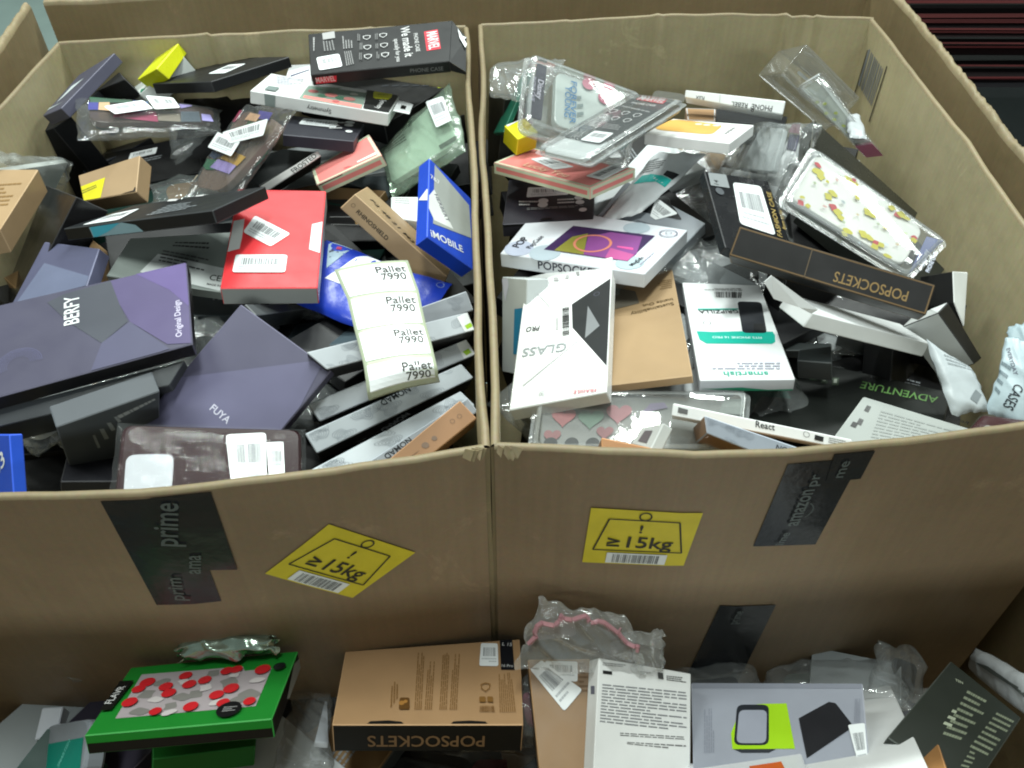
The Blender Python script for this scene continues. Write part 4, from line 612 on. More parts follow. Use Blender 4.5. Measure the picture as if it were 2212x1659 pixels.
{"n":"phone_case_box","K":"carton","c":"#e9eceb","lab":"white box spine with two groups of black lettering at the far wall","cat":"phone case box","P":[0.2754,0.9919,0.95],"M":[0.9446,0.2022,-0.2583,-0.328,0.6042,-0.7262,0.0092,0.7708,0.6371],"d":[0.1222,0.0126,0.0301],"Q":[[-60.7,-4.4],[61.1,-8.2],[61.0,8.2],[-61.4,4.4]],"o":[["text","T","PHONE  REBEL",[47.2,0.1],[-2.6,-1.6],"#222",0],["text","T","R",[25.8,-4.1],[20.8,-4.4],"#111",1.3],["text","T","FLEX",[-36.6,-0.5],[-47.4,-1.1],"#222",0.5],["poly","T",[[-16.7,-5.5],[-17.8,5.5],[-18.4,5.4],[-17.4,-5.5]],"#b5babb"]]},
{"n":"clear_long_box","K":"clam","c":"black","lab":"clear plastic box leaning across the far corner on top of another clear box","cat":"clear box","P":[0.3872,1.0755,0.9065],"M":[-0.1745,-0.7739,-0.6088,-0.8685,0.4123,-0.2752,0.464,0.4807,-0.7441],"d":[0.166,0.118,0.0425],"Q":[[-75.8,-62.4],[59.0,-49.8],[106.5,49.8],[-89.8,62.4]],"o":[],"sq":1,"inner":[["card",[[-81.0,-57.0],[-81.0,-57.0],[-81.0,15.7],[-81.0,21.1]],"#d4dada",0.1,0.2,0.02]]},
{"n":"clear_long_box","K":"clam","c":"black","lab":"clear box with yellow specks and a pink end label standing in the far corner","cat":"clear box","P":[0.3992,0.9791,0.9425],"M":[0.8046,-0.2003,-0.559,-0.2141,0.7802,-0.5877,0.5539,0.5926,0.5849],"d":[0.0268,0.1113,0.0668],"Q":[[10.1,-48.7],[31.0,-54.4],[-4.9,54.4],[-36.2,48.7]],"o":[["poly","T",[[-11.8,54.8],[11.6,52.1],[12.6,54.8]],"#e8ecec"],["poly","S",[[12.6,-32.6],[12.6,32.5],[-12.6,31.7],[-12.6,-32.6]],"#e887b4"],["disc","I.85",[-8.8,26.2],[-7.0,24.8],"#a9b832"],["disc","I.85",[-9.6,5.9],[-7.6,4.6],"#a9b832"],["disc","I.85",[-7.8,-7.1],[-5.6,-8.2],"#a9b832"],["disc","I.85",[-4.0,-20.3],[-1.8,-21.3],"#a9b832"],["disc","I.85",[-5.0,-31.2],[-2.6,-32.0],"#a9b832"],["disc","I.85",[-0.9,0.6],[1.1,-0.6],"#a9b832"],["disc","I.85",[-3.4,19.1],[-1.5,17.8],"#a9b832"]],"sq":1,"inner":[["sleeve",[[-11.4,-44.5],[11.4,-45.4],[10.4,53.6],[-10.6,53.6]],"#aab2a8",0.1,0.8,0.02]]},
{"n":"poly_mailer","K":"mailer","c":"#aeb3b6","lab":"grey white paper sheet behind the clear box in the far corner","cat":"sheet","P":[0.419,0.9558,0.9391],"M":[0.9821,0.1619,-0.0967,-0.1511,0.9823,0.1104,0.1129,-0.0938,0.9892],"d":[0.0173,0.0736,0.0074],"Q":[[-11.1,-36.2],[7.4,-37.4],[9.9,37.4],[-6.1,36.2]],"o":[]},
{"n":"phone_case_box","K":"carton","c":"#3c3b31","lab":"dark blister rail box rising behind the speckled clear pack","cat":"phone case box","P":[0.4127,0.8715,0.9113],"M":[0.7984,0.3534,0.4874,-0.2072,0.9214,-0.3287,-0.5653,0.1614,0.8089],"d":[0.1709,0.0508,0.0201],"Q":[[-82.0,-26.0],[80.7,-24.1],[90.2,24.1],[-89.0,26.0]],"o":[],"r":0.25},
{"n":"bagged_phone_case","K":"bag","c":"black","lab":"crumpled clear bag with white wrap and a navy strip in the middle of the bin","cat":"bagged case","P":[0.3021,0.9225,0.9247],"M":[0.1926,0.4718,-0.8604,-0.8624,0.4998,0.081,0.4682,0.7264,0.5031],"d":[0.1446,0.0738,0.0295],"Q":[[-69.6,-37.7],[71.2,-36.0],[73.4,36.0],[-74.9,37.7]],"o":[["poly","I.7",[[21.9,25.5],[48.8,23.8],[39.0,36.1],[20.6,36.1]],"#7a5560"]],"inner":[["card",[[-70.3,-21.1],[22.5,-22.1],[-9.1,34.9],[-70.3,34.9]],"#aab1b2",0.2,0.45,0.1],["strip",[[31.5,4.8],[53.1,3.3],[41.2,25.3],[19.8,25.0]],"#2e2850",0.5,0.6,0.1]]},
{"n":"phone_case_box","K":"carton","c":"#8f959c","lab":"pale grey box with lime band and pictured dark phone under the mailer","cat":"phone case box","P":[0.157,0.8558,0.8568],"M":[0.742,0.6382,-0.2051,-0.6704,0.7076,-0.2234,0.0025,0.3033,0.9529],"d":[0.118,0.0939,0.019],"Q":[[-55.6,-51.4],[56.6,-42.4],[61.1,42.4],[-62.0,51.4]],"o":[["rpoly","T",[[-5.6,46.2],[25.8,46.2],[17.0,46.2],[-10.5,46.2]],"#9aa2ac"],["rpoly","T",[[-19.2,16.9],[35.5,34.0],[13.5,46.2],[-18.5,46.2]],"#23262b"],["label","T",[[-1.5,18.3],[7.9,16.9],[25.0,39.8],[-12.2,46.0]]],["poly","T",[[-14.5,-3.4],[19.7,9.5],[21.5,11.7],[-10.9,5.6]],"#6a6f76"]]},
{"n":"phone_case_box","K":"carton","c":"#d9d31a","lab":"small glossy yellow box with a torn lid by the divider","cat":"phone case box","P":[0.0118,0.9852,0.916],"M":[0.8023,-0.5912,0.0825,0.597,0.7943,-0.113,0.0013,0.1399,0.9902],"d":[0.0322,0.0321,0.0254],"Q":[[-17.0,-15.7],[14.6,-16.3],[17.6,16.3],[-15.2,15.7]],"o":[["poly","T",[[5.9,0.8],[11.2,0.7],[15.3,1.7],[15.3,6.6],[13.6,9.6]],"#f0ee60"],["poly","T",[[-14.1,15.2],[-13.6,11.8],[9.5,15.2]],"#e8ecec"]],"r":0.2},
{"n":"padded_mailer","K":"mailer","c":"#c8cdd0","lab":"long white mailer strip with a teal curve and thin text lines","cat":"mailer","P":[0.1719,0.9178,0.8799],"M":[0.934,0.2304,-0.2732,-0.2564,0.9645,-0.0631,0.249,0.1289,0.9599],"d":[0.0603,0.136,0.0064],"Q":[[-57.8,-67.3],[-4.7,-53.0],[63.2,53.0],[-0.8,67.3]],"o":[["poly","T",[[-20.9,-3.6],[-8.5,0.5],[6.4,-0.3],[26.7,-14.6],[25.0,2.2],[7.3,12.8],[-9.7,17.2],[-19.3,13.9]],"#1cb5ad"],["poly","T",[[7.3,14.0],[25.4,2.7],[27.3,14.8],[6.6,23.8]],"#1c1d24"],["lines","T",[[-25.2,16.5],[-5.2,24.4],[-7.1,47.9],[-29.4,40.8]],5,"#555"],["bars","T",[[-29.4,39.8],[-19.9,45.4],[-16.8,50.1],[-29.4,45.2]],"#333"],["lines","T",[[-29.4,-39.8],[-16.6,-10.7],[-14.5,-4.4],[-29.4,-31.0]],3,"#9aa"]]},
{"n":"phone_case_box","K":"carton","c":"#f0f1f0","lab":"white box with an orange phone picture in front of the white spine","cat":"phone case box","P":[0.2277,0.9453,0.9361],"M":[0.8422,0.5383,-0.0312,-0.5088,0.8126,0.2841,0.1783,-0.2234,0.9583],"d":[0.1066,0.0962,0.0134],"Q":[[-52.1,-45.1],[56.3,-51.1],[50.1,51.1],[-54.3,45.1]],"o":[["rpoly","T",[[-52.5,-24.4],[22.6,-21.2],[18.8,34.4],[-52.5,46.0]],"#e2b25e"],["disc","T",[-11.0,27.3],[-6.8,28.9],"#f4eedd"],["disc","T",[-0.1,26.4],[4.1,28.1],"#f4eedd"],["disc","T",[11.9,27.3],[16.0,28.9],"#f4eedd"],["text","T","Smartphone",[37.3,-12.1],[37.6,25.6],"#777",0]]},
{"n":"phone_case_box","K":"carton","c":"#37353e","lab":"dark plum box with white icons and thumb notch under the pink box","cat":"phone case box","P":[0.0477,0.919,0.8536],"M":[0.996,0.064,-0.0617,-0.0594,0.9956,0.0728,0.0661,-0.0688,0.9954],"d":[0.1119,0.1076,0.0178],"Q":[[-56.1,-56.8],[54.5,-50.7],[57.2,50.7],[-55.7,56.8]],"o":[["label","T",[[-30.1,6.7],[23.4,11.9],[17.0,31.7],[-29.5,32.6]]],["disc","T",[-8.1,-3.2],[-1.6,-3.5],"#ddd"],["disc","T",[-8.3,-12.8],[-1.9,-13.1],"#ddd"],["disc","T",[36.5,2.9],[42.2,2.6],"#ddd"],["disc","T",[38.0,-9.1],[43.6,-9.4],"#ddd"],["lines","T",[[-38.0,-14.5],[-13.8,-16.0],[-14.6,-1.5],[-39.0,-0.3]],2,"#ddd"],["lines","T",[[10.1,-13.3],[31.3,-12.6],[30.8,3.1],[9.5,2.1]],2,"#ddd"],["lines","T",[[-27.4,-25.5],[42.8,-22.6],[42.6,-16.7],[-27.8,-19.3]],2,"#999"],["disc","T",[42.3,-29.2],[47.2,-29.6],"#ddd"],["poly","T",[[-10.5,-51.5],[6.1,-50.3],[1.7,-45.9],[-6.6,-46.0]],"#0c0c0e"],["poly","S",[[-55.2,5.0],[55.2,6.5],[55.2,8.1],[43.0,8.1],[-55.2,7.8]],"#0c0c0e"]]},
{"n":"phone_case_box","K":"carton","c":"pink","lab":"pink box with cream edges and two white labels beneath the clear blister packs","cat":"phone case box","P":[0.0594,0.9196,0.902],"M":[0.736,0.6761,-0.0342,-0.6495,0.7195,0.2459,0.1909,-0.1588,0.9687],"d":[0.16,0.0837,0.0141],"Q":[[-76.3,-38.6],[80.9,-44.9],[79.0,44.9],[-83.6,38.6]],"o":[["label","T",[[4.2,-18.5],[18.0,4.6],[-37.2,20.8],[-48.0,-1.9]]],["label","T",[[77.3,-16.5],[72.4,40.8],[51.4,40.8],[51.2,-16.5]]],["ring","T",[-66.0,28.7],[-61.6,31.7],"#8a7a50"],["text","T","Lucky You",[-38.8,-30.2],[34.5,-33.4],"#f2c8a8",0]],"trim":"cream"},
{"n":"blister_pack","K":"clam","c":"black","lab":"clear blister pack with a white phone case bearing blue lettering and pink dots","cat":"blister pack","P":[0.0844,0.9388,0.9695],"M":[0.9294,0.1272,0.3464,0.0386,0.9001,-0.4341,-0.367,0.4168,0.8316],"d":[0.1415,0.0987,0.0269],"Q":[[-68.6,-48.9],[67.4,-49.7],[74.1,49.7],[-72.9,48.9]],"o":[["text","I.55","FOREVER",[-15.3,39.9],[-10.2,-19.6],"#3a80b4",0.13],["text","I.55","YOUNG",[-21.5,30.6],[-18.1,-13.6],"#3a80b4",0.17],["disc","I.55",[6.5,44.0],[13.8,47.0],"#d8889c"],["disc","I.55",[29.4,32.3],[37.5,35.6],"#c0607c"],["disc","I.55",[32.0,48.8],[39.1,51.8],"#d8889c"],["lines","I.55",[[-2.1,-10.3],[6.2,-5.4],[0.8,27.3],[-6.2,24.4]],3,"#788"],["text","I.65","Disney",[-56.3,23.2],[-56.0,-4.2],"#d8d4e4",0],["text","I.65","PHONE CASE",[-63.3,24.4],[-62.6,-10.0],"#b8b4c8",0]],"inner":[["insert_card",[[-62.2,-31.1],[-46.3,-30.6],[-47.0,47.3],[-59.0,47.3]],"#262038",0.5,0.6,0.15],["phone_case",[[-29.2,-27.9],[43.4,-28.1],[57.7,47.3],[-34.5,47.3]],"#c3cfca",0.1,0.5,0.15]]},
{"n":"blister_pack","K":"clam","c":"black","lab":"clear blister pack with black icon card and hang tab lying across the pink box","cat":"blister pack","P":[0.1135,0.8928,0.9732],"M":[0.6739,0.716,-0.1822,-0.6999,0.6977,0.1528,0.2365,0.0246,0.9713],"d":[0.0799,0.1727,0.0128],"Q":[[-37.0,-85.4],[44.8,-87.1],[35.1,87.1],[-42.9,85.4]],"o":[["poly","I.64",[[-27.2,78.7],[15.8,75.7],[14.8,85.5],[-26.8,85.5]],"red"],["text","I.66","MARVEL",[-25.1,79.3],[14.4,77.7],"white",0.24],["text","I.64","PHONE CASE",[-25.3,65.9],[11.0,66.4],"#ddd",0],["text","I.64","We made it specially for you",[-39.5,55.2],[16.2,48.8],"#ccc",0],["label","I.64",[[-10.2,-45.4],[18.1,-43.6],[16.0,-15.6],[-11.4,-18.1]]],["poly","I.64",[[-39.2,-24.6],[-32.7,-24.0],[-37.1,-15.0],[-39.2,-15.2]],"#aaa"],["lines","I.64",[[-39.2,-10.4],[-16.7,-7.8],[-19.2,5.4],[-39.2,4.3]],4,"#888"],["lines","I.64",[[-7.9,-9.9],[16.3,-8.2],[11.8,5.5],[-12.7,4.0]],4,"#888"],["shield","I.64",[-29.0,36.5],[-23.0,37.0],"#ddd"],["shield","I.64",[-9.6,36.1],[-3.8,36.6],"#ddd"],["shield","I.64",[9.1,35.0],[14.9,35.3],"#ddd"],["shield","I.64",[-30.5,19.6],[-24.5,20.1],"#ddd"],["shield","I.64",[-10.8,18.5],[-5.1,19.1],"#ddd"],["shield","I.64",[7.8,18.0],[13.5,18.5],"#ddd"]],"hang":[[-15.2,92.1],[36.6,91.0],[19.1,116.3],[-28.4,118.3]],"inner":[["insert_card",[[-38.0,-43.1],[18.4,-42.9],[24.7,84.3],[-38.0,84.3]],"#1a1c1e",0.55,0.62,0.06],["phone_case",[[-38.0,-81.9],[26.3,-81.4],[18.8,-25.8],[-38.0,-29.1]],"#c9cfcf",0.1,0.5,0.2]]},
{"n":"phone_case_box","K":"carton","c":"#3a4040","lab":"small dark slate box beside the white box with the teal band","cat":"phone case box","P":[0.3095,0.6512,0.8499],"M":[0.8743,0.4542,-0.171,-0.3661,0.8486,0.382,0.3187,-0.2714,0.9082],"d":[0.0443,0.0205,0.0089],"Q":[[-22.9,-11.1],[23.7,-9.2],[20.5,9.2],[-21.4,11.1]],"o":[]},
{"n":"phone_case_box","K":"carton","c":"#d5dbdc","lab":"white box with a sky blue patch against the divider","cat":"phone case box","P":[0.0019,0.7234,0.814],"M":[0.4969,0.0005,-0.8678,-0.6981,0.5944,-0.3993,0.5156,0.8042,0.2957],"d":[0.0538,0.109,0.0279],"Q":[[-27.0,-55.0],[24.8,-53.9],[29.0,53.9],[-26.7,55.0]],"o":[["poly","T",[[0.1,-31.4],[8.4,-31.4],[20.7,22.3],[1.9,19.8]],"#2f95c4"],["poly","T",[[-26.1,49.3],[-19.1,26.8],[-11.6,45.1],[-14.1,53.7],[-15.1,53.7],[-26.1,52.0]],"#eef"]]},
{"n":"phone_case_box","K":"carton","c":"kraft","lab":"kraft box printed with brown lettering between two white boxes","cat":"phone case box","P":[0.1417,0.6822,0.8567],"M":[0.9708,0.0944,-0.2205,-0.0482,0.9773,0.2062,0.235,-0.1895,0.9533],"d":[0.0752,0.2235,0.0094],"Q":[[-40.7,-110.6],[40.3,-112.8],[34.9,112.8],[-34.5,110.6]],"o":[["text","T","Sustainability",[31.6,33.2],[-16.3,24.0],"#54401f",0],["text","T","Inside Out",[31.6,42.7],[-2.4,37.4],"#54401f",0],["lines","T",[[34.6,87.0],[15.6,87.8],[19.6,64.6],[33.5,65.4]],5,"#7a5f3a"],["poly","T",[[-33.1,36.7],[-5.5,42.2],[-9.5,71.4],[-34.2,87.9]],"#6d675c"]]},
{"n":"phone_case_box","K":"carton","c":"#dfe3ea","lab":"white box with purple window showing a glowing ring case","cat":"phone case box","P":[0.0915,0.8131,0.8689],"M":[0.8974,0.4361,-0.0665,-0.4214,0.892,0.1635,0.1307,-0.1187,0.9843],"d":[0.1824,0.1237,0.0174],"Q":[[-85.7,-64.8],[84.7,-58.3],[97.6,58.3],[-96.6,64.8]],"o":[["disc","T",[-73.2,-45.5],[-55.9,-40.7],"#b9c0d4"],["disc","T",[-38.4,-47.1],[-20.3,-41.9],"#b4c2cc"],["disc","T",[37.9,45.7],[52.0,51.1],"#b4c2cc"],["disc","T",[65.0,-42.2],[80.4,-37.2],"#b4c6cc"],["poly","T",[[-42.8,-40.4],[61.3,-39.8],[64.4,32.7],[-32.4,26.3]],"#3b2454"],["poly","T",[[-30.2,-39.0],[7.0,-39.0],[-8.7,12.8],[-23.0,-1.2]],"#8d8a38"],["poly","T",[[7.0,-39.0],[60.9,-39.0],[63.2,-18.7],[52.5,24.8],[14.8,24.1],[-5.4,4.5]],"#8c4a90"],["poly","T",[[33.5,-38.8],[60.9,-39.0],[61.9,-22.1],[30.1,-14.4]],"#c25a98"],["ring","T",[6.1,-10.1],[27.5,-3.0],"#e08a70"],["rpoly","T",[[36.2,-10.8],[56.2,-11.7],[54.1,-6.3],[35.4,-7.1]],"#e25aa0"],["text","T","POP",[-74.0,-45.2],[-70.6,-20.3],"#334",0],["text","T","PopCase",[-59.3,-43.1],[-55.1,-11.3],"#334",0],["text","T","MagSafe",[71.4,-49.0],[75.3,-25.2],"#223",0],["lines","T",[[80.2,-46.2],[82.0,3.6],[80.3,6.2],[75.6,-41.7]],1,"#99a"],["ring","T",[76.1,43.2],[85.5,47.0],"#889"],["shield","T",[76.1,43.2],[79.9,44.7],"#667"],["text","S","POPSOCKETS",[-41.3,-3.5],[43.5,-3.2],"#2c2a44",0]]},
{"n":"phone_case_box","K":"carton","c":"#f2f4f4","lab":"glossy white pack with black angular window and upside down lettering beside the divider","cat":"phone case box","P":[0.053,0.6613,0.8655],"M":[0.9243,0.111,-0.3652,-0.1051,0.9938,0.0359,0.3669,0.0053,0.9303],"d":[0.1002,0.2092,0.0155],"Q":[[-48.1,-104.5],[50.5,-104.6],[49.7,104.6],[-52.1,104.5]],"o":[["poly","T",[[49.1,-71.0],[10.6,-3.5],[7.6,36.5],[49.3,65.8],[49.3,-41.4]],"#26292b"],["poly","T",[[49.0,-69.7],[47.3,-70.5],[8.8,-3.8],[10.8,-3.2]],"#fff"],["poly","T",[[25.0,-22.6],[39.9,-8.3],[25.8,27.6]],"#84878a"],["ring","T",[34.8,44.2],[37.8,43.1],"#667"],["bars","T",[[0.1,-11.6],[-2.8,34.4],[4.8,33.7],[7.9,-12.2]],"#333"],["text","T","GLASS",[6.3,-23.8],[-42.4,-19.0],"#9aa0a2",0.26],["text","T","PRO",[-26.3,12.5],[-41.6,14.6],"#444",0.5],["lines","T",[[-34.3,84.3],[-20.8,81.4],[-24.3,94.0],[-35.2,95.9]],4,"#aaa"],["poly","T",[[-15.7,84.6],[-9.6,82.8],[-11.4,89.2],[-16.1,90.9]],"#bbb"],["poly","T",[[-2.5,83.8],[1.4,82.8],[1.8,88.4],[-1.6,89.6]],"#bbb"],["poly","T",[[11.1,84.5],[14.3,83.7],[13.4,90.1],[9.5,90.5]],"#999"],["poly","T",[[-37.3,-75.0],[19.0,-23.7],[18.4,-22.8],[-38.0,-73.9]],"#ccc"],["poly","T",[[-47.0,92.1],[-17.2,39.2],[-16.8,40.0],[-46.6,92.9]],"#ccc"],["text","T","FRAGILE",[40.3,-97.8],[17.2,-95.5],"#cc5060",0],["lines","T",[[-6.7,-12.2],[-4.2,-12.9],[-7.0,31.2],[-9.6,32.0]],1,"#bbb"]],"r":0.25},
{"n":"phone_case_box","K":"carton","c":"#eef1f2","lab":"white box with teal band, teal rim and upside down pictured phone","cat":"phone case box","P":[0.2303,0.6654,0.8635],"M":[0.9955,0.0882,-0.0352,-0.0808,0.9812,0.1755,0.0501,-0.1718,0.9839],"d":[0.0878,0.1902,0.0137],"Q":[[-42.8,-97.7],[46.8,-92.5],[40.9,92.5],[-44.9,97.7]],"o":[["poly","T",[[-38.4,-8.7],[-21.5,-9.8],[6.3,-7.8],[38.8,-7.9],[39.9,-14.6],[37.8,-27.9],[33.9,-31.9],[-30.9,-32.1],[-36.9,-24.8]],"#16b5a0"],["text","T","FITS iPHONE 16 PRO",[25.7,-18.2],[-23.6,-18.2],"#dff",0],["rpoly","T",[[8.1,-11.4],[32.6,-10.8],[38.3,55.0],[12.4,54.9]],"#2a2e36"],["poly","T",[[19.1,-10.2],[31.7,-9.9],[33.7,8.0],[22.4,7.6]],"#15171b"],["text","T","GRIPZILLA",[9.9,35.5],[-32.2,33.0],"#333",0.16],["poly","T",[[-32.8,33.9],[10.6,36.5],[10.9,38.6],[-32.6,36.4]],"#16b5a0"],["bars","T",[[20.3,76.4],[-11.3,74.2],[-11.6,61.5],[17.5,62.1]],"#444"],["lines","T",[[21.8,77.8],[-20.9,77.3],[-20.4,82.5],[20.5,85.6]],2,"#999"],["text","T","smartish",[20.8,-82.7],[-20.8,-82.1],"#16a58a",0.2],["lines","T",[[35.4,-65.8],[-32.9,-65.5],[-33.6,-78.9],[32.7,-79.8]],3,"#aab"],["ring","T",[-25.9,7.2],[-21.8,7.3],"#444"],["poly","S",[[-43.1,-3.2],[0.5,-6.0],[43.1,-6.0],[43.1,-4.5],[20.2,-5.1],[-4.5,-2.0],[-28.8,-3.0],[-43.1,-3.2]],"#0f8a68"]],"sc":"#c9ced6"},
{"n":"phone_case_box","K":"carton","c":"#1d211e","lab":"flat black box with green capitals and four square icons","cat":"phone case box","P":[0.3369,0.5809,0.839],"M":[0.8806,0.4641,-0.0955,-0.4381,0.8742,0.2094,0.1807,-0.1426,0.9732],"d":[0.1679,0.1165,0.0086],"Q":[[-87.1,-66.9],[81.8,-49.4],[85.2,49.4],[-79.9,66.9]],"o":[["text","T","ADVENTURE",[74.0,41.7],[1.7,41.6],"#6d9a58",0.19],["poly","T",[[-59.0,25.1],[-52.6,26.7],[-55.8,40.2],[-62.3,38.4]],"#4a5a48"],["poly","T",[[-47.4,24.3],[-41.1,26.0],[-44.1,39.7],[-50.6,37.9]],"#4a5a48"],["poly","T",[[-35.6,22.8],[-29.3,24.4],[-32.2,38.3],[-38.5,36.4]],"#4a5a48"],["poly","T",[[-24.5,23.0],[-18.4,24.6],[-21.0,38.6],[-27.3,36.8]],"#4a5a48"],["poly","T",[[-58.3,28.6],[-55.3,29.7],[-57.1,37.0],[-59.7,36.0]],"#c4ccbe"],["poly","T",[[-46.6,28.0],[-43.7,29.1],[-45.4,36.5],[-48.0,35.5]],"#c4ccbe"],["poly","T",[[-34.8,26.4],[-31.9,27.5],[-33.5,35.0],[-36.1,34.0]],"#c4ccbe"],["poly","T",[[-23.7,26.6],[-20.8,27.7],[-22.3,35.3],[-24.9,34.3]],"#c4ccbe"]]},
{"n":"phone_case_box","K":"carton","c":"#2b3132","lab":"small slate box above the black box with green capitals","cat":"phone case box","P":[0.2991,0.6119,0.8749],"M":[0.9353,0.3034,-0.1821,-0.2402,0.9223,0.3029,0.2598,-0.2396,0.9355],"d":[0.0324,0.0293,0.0201],"Q":[[-16.1,-11.0],[16.0,-18.2],[15.5,18.2],[-15.4,11.0]],"o":[]},
{"n":"phone_case_box","K":"carton","c":"#1b1c20","lab":"black box in film with gold lettering, silver size sticker and white label","cat":"phone case box","P":[0.2624,0.79,0.9154],"M":[0.9201,-0.0889,0.3815,0.1546,0.9773,-0.145,-0.3599,0.1924,0.9129],"d":[0.0954,0.1317,0.0118],"Q":[[-48.7,-58.6],[46.9,-73.1],[47.3,73.1],[-45.5,58.6]],"o":[["label","T",[[-18.4,-16.8],[28.6,-19.2],[32.0,54.6],[-10.2,52.6]]],["poly","T",[[-44.7,39.4],[-17.8,41.1],[-17.1,63.9],[-43.6,62.5]],"#8f9496"],["text","T","14",[-33.0,42.3],[-31.9,50.4],"#222",0.8],["disc","T",[-34.1,31.7],[-28.4,33.1],"#55595e"],["text","T","FASHION CASE",[37.3,-19.6],[44.1,46.9],"#b39a58",0.1],["text","T","Born to be",[46.9,-6.0],[50.8,21.9],"#b39a58",0]],"sc":"#2c3236","r":0.25},
{"n":"phone_case_box","K":"carton","c":"#e6e8e6","lab":"white box with black side upright against the side wall","cat":"phone case box","P":[0.4574,0.6768,0.9],"M":[0.7485,0.319,0.5813,0.0508,0.8465,-0.53,-0.6611,0.4263,0.6174],"d":[0.03,0.0456,0.0349],"Q":[[-6.7,-14.6],[19.0,-29.1],[7.2,29.1],[-19.5,14.6]],"o":[],"sc":"#141414"},
{"n":"phone_case_box","K":"carton","c":"#151515","lab":"box with black edge and white end slanting below the upright white box","cat":"phone case box","P":[0.4468,0.6308,0.8849],"M":[0.697,-0.4966,0.5173,0.7032,0.6145,-0.3577,-0.1402,0.6131,0.7775],"d":[0.0223,0.0651,0.0403],"Q":[[-5.0,-31.7],[12.5,-32.9],[9.7,32.9],[-17.3,31.7]],"o":[["poly","N",[[10.3,18.7],[-10.3,1.1],[-10.3,19.4],[10.3,19.4]],"#e8ebea"]],"sc":"#c9ccca"},
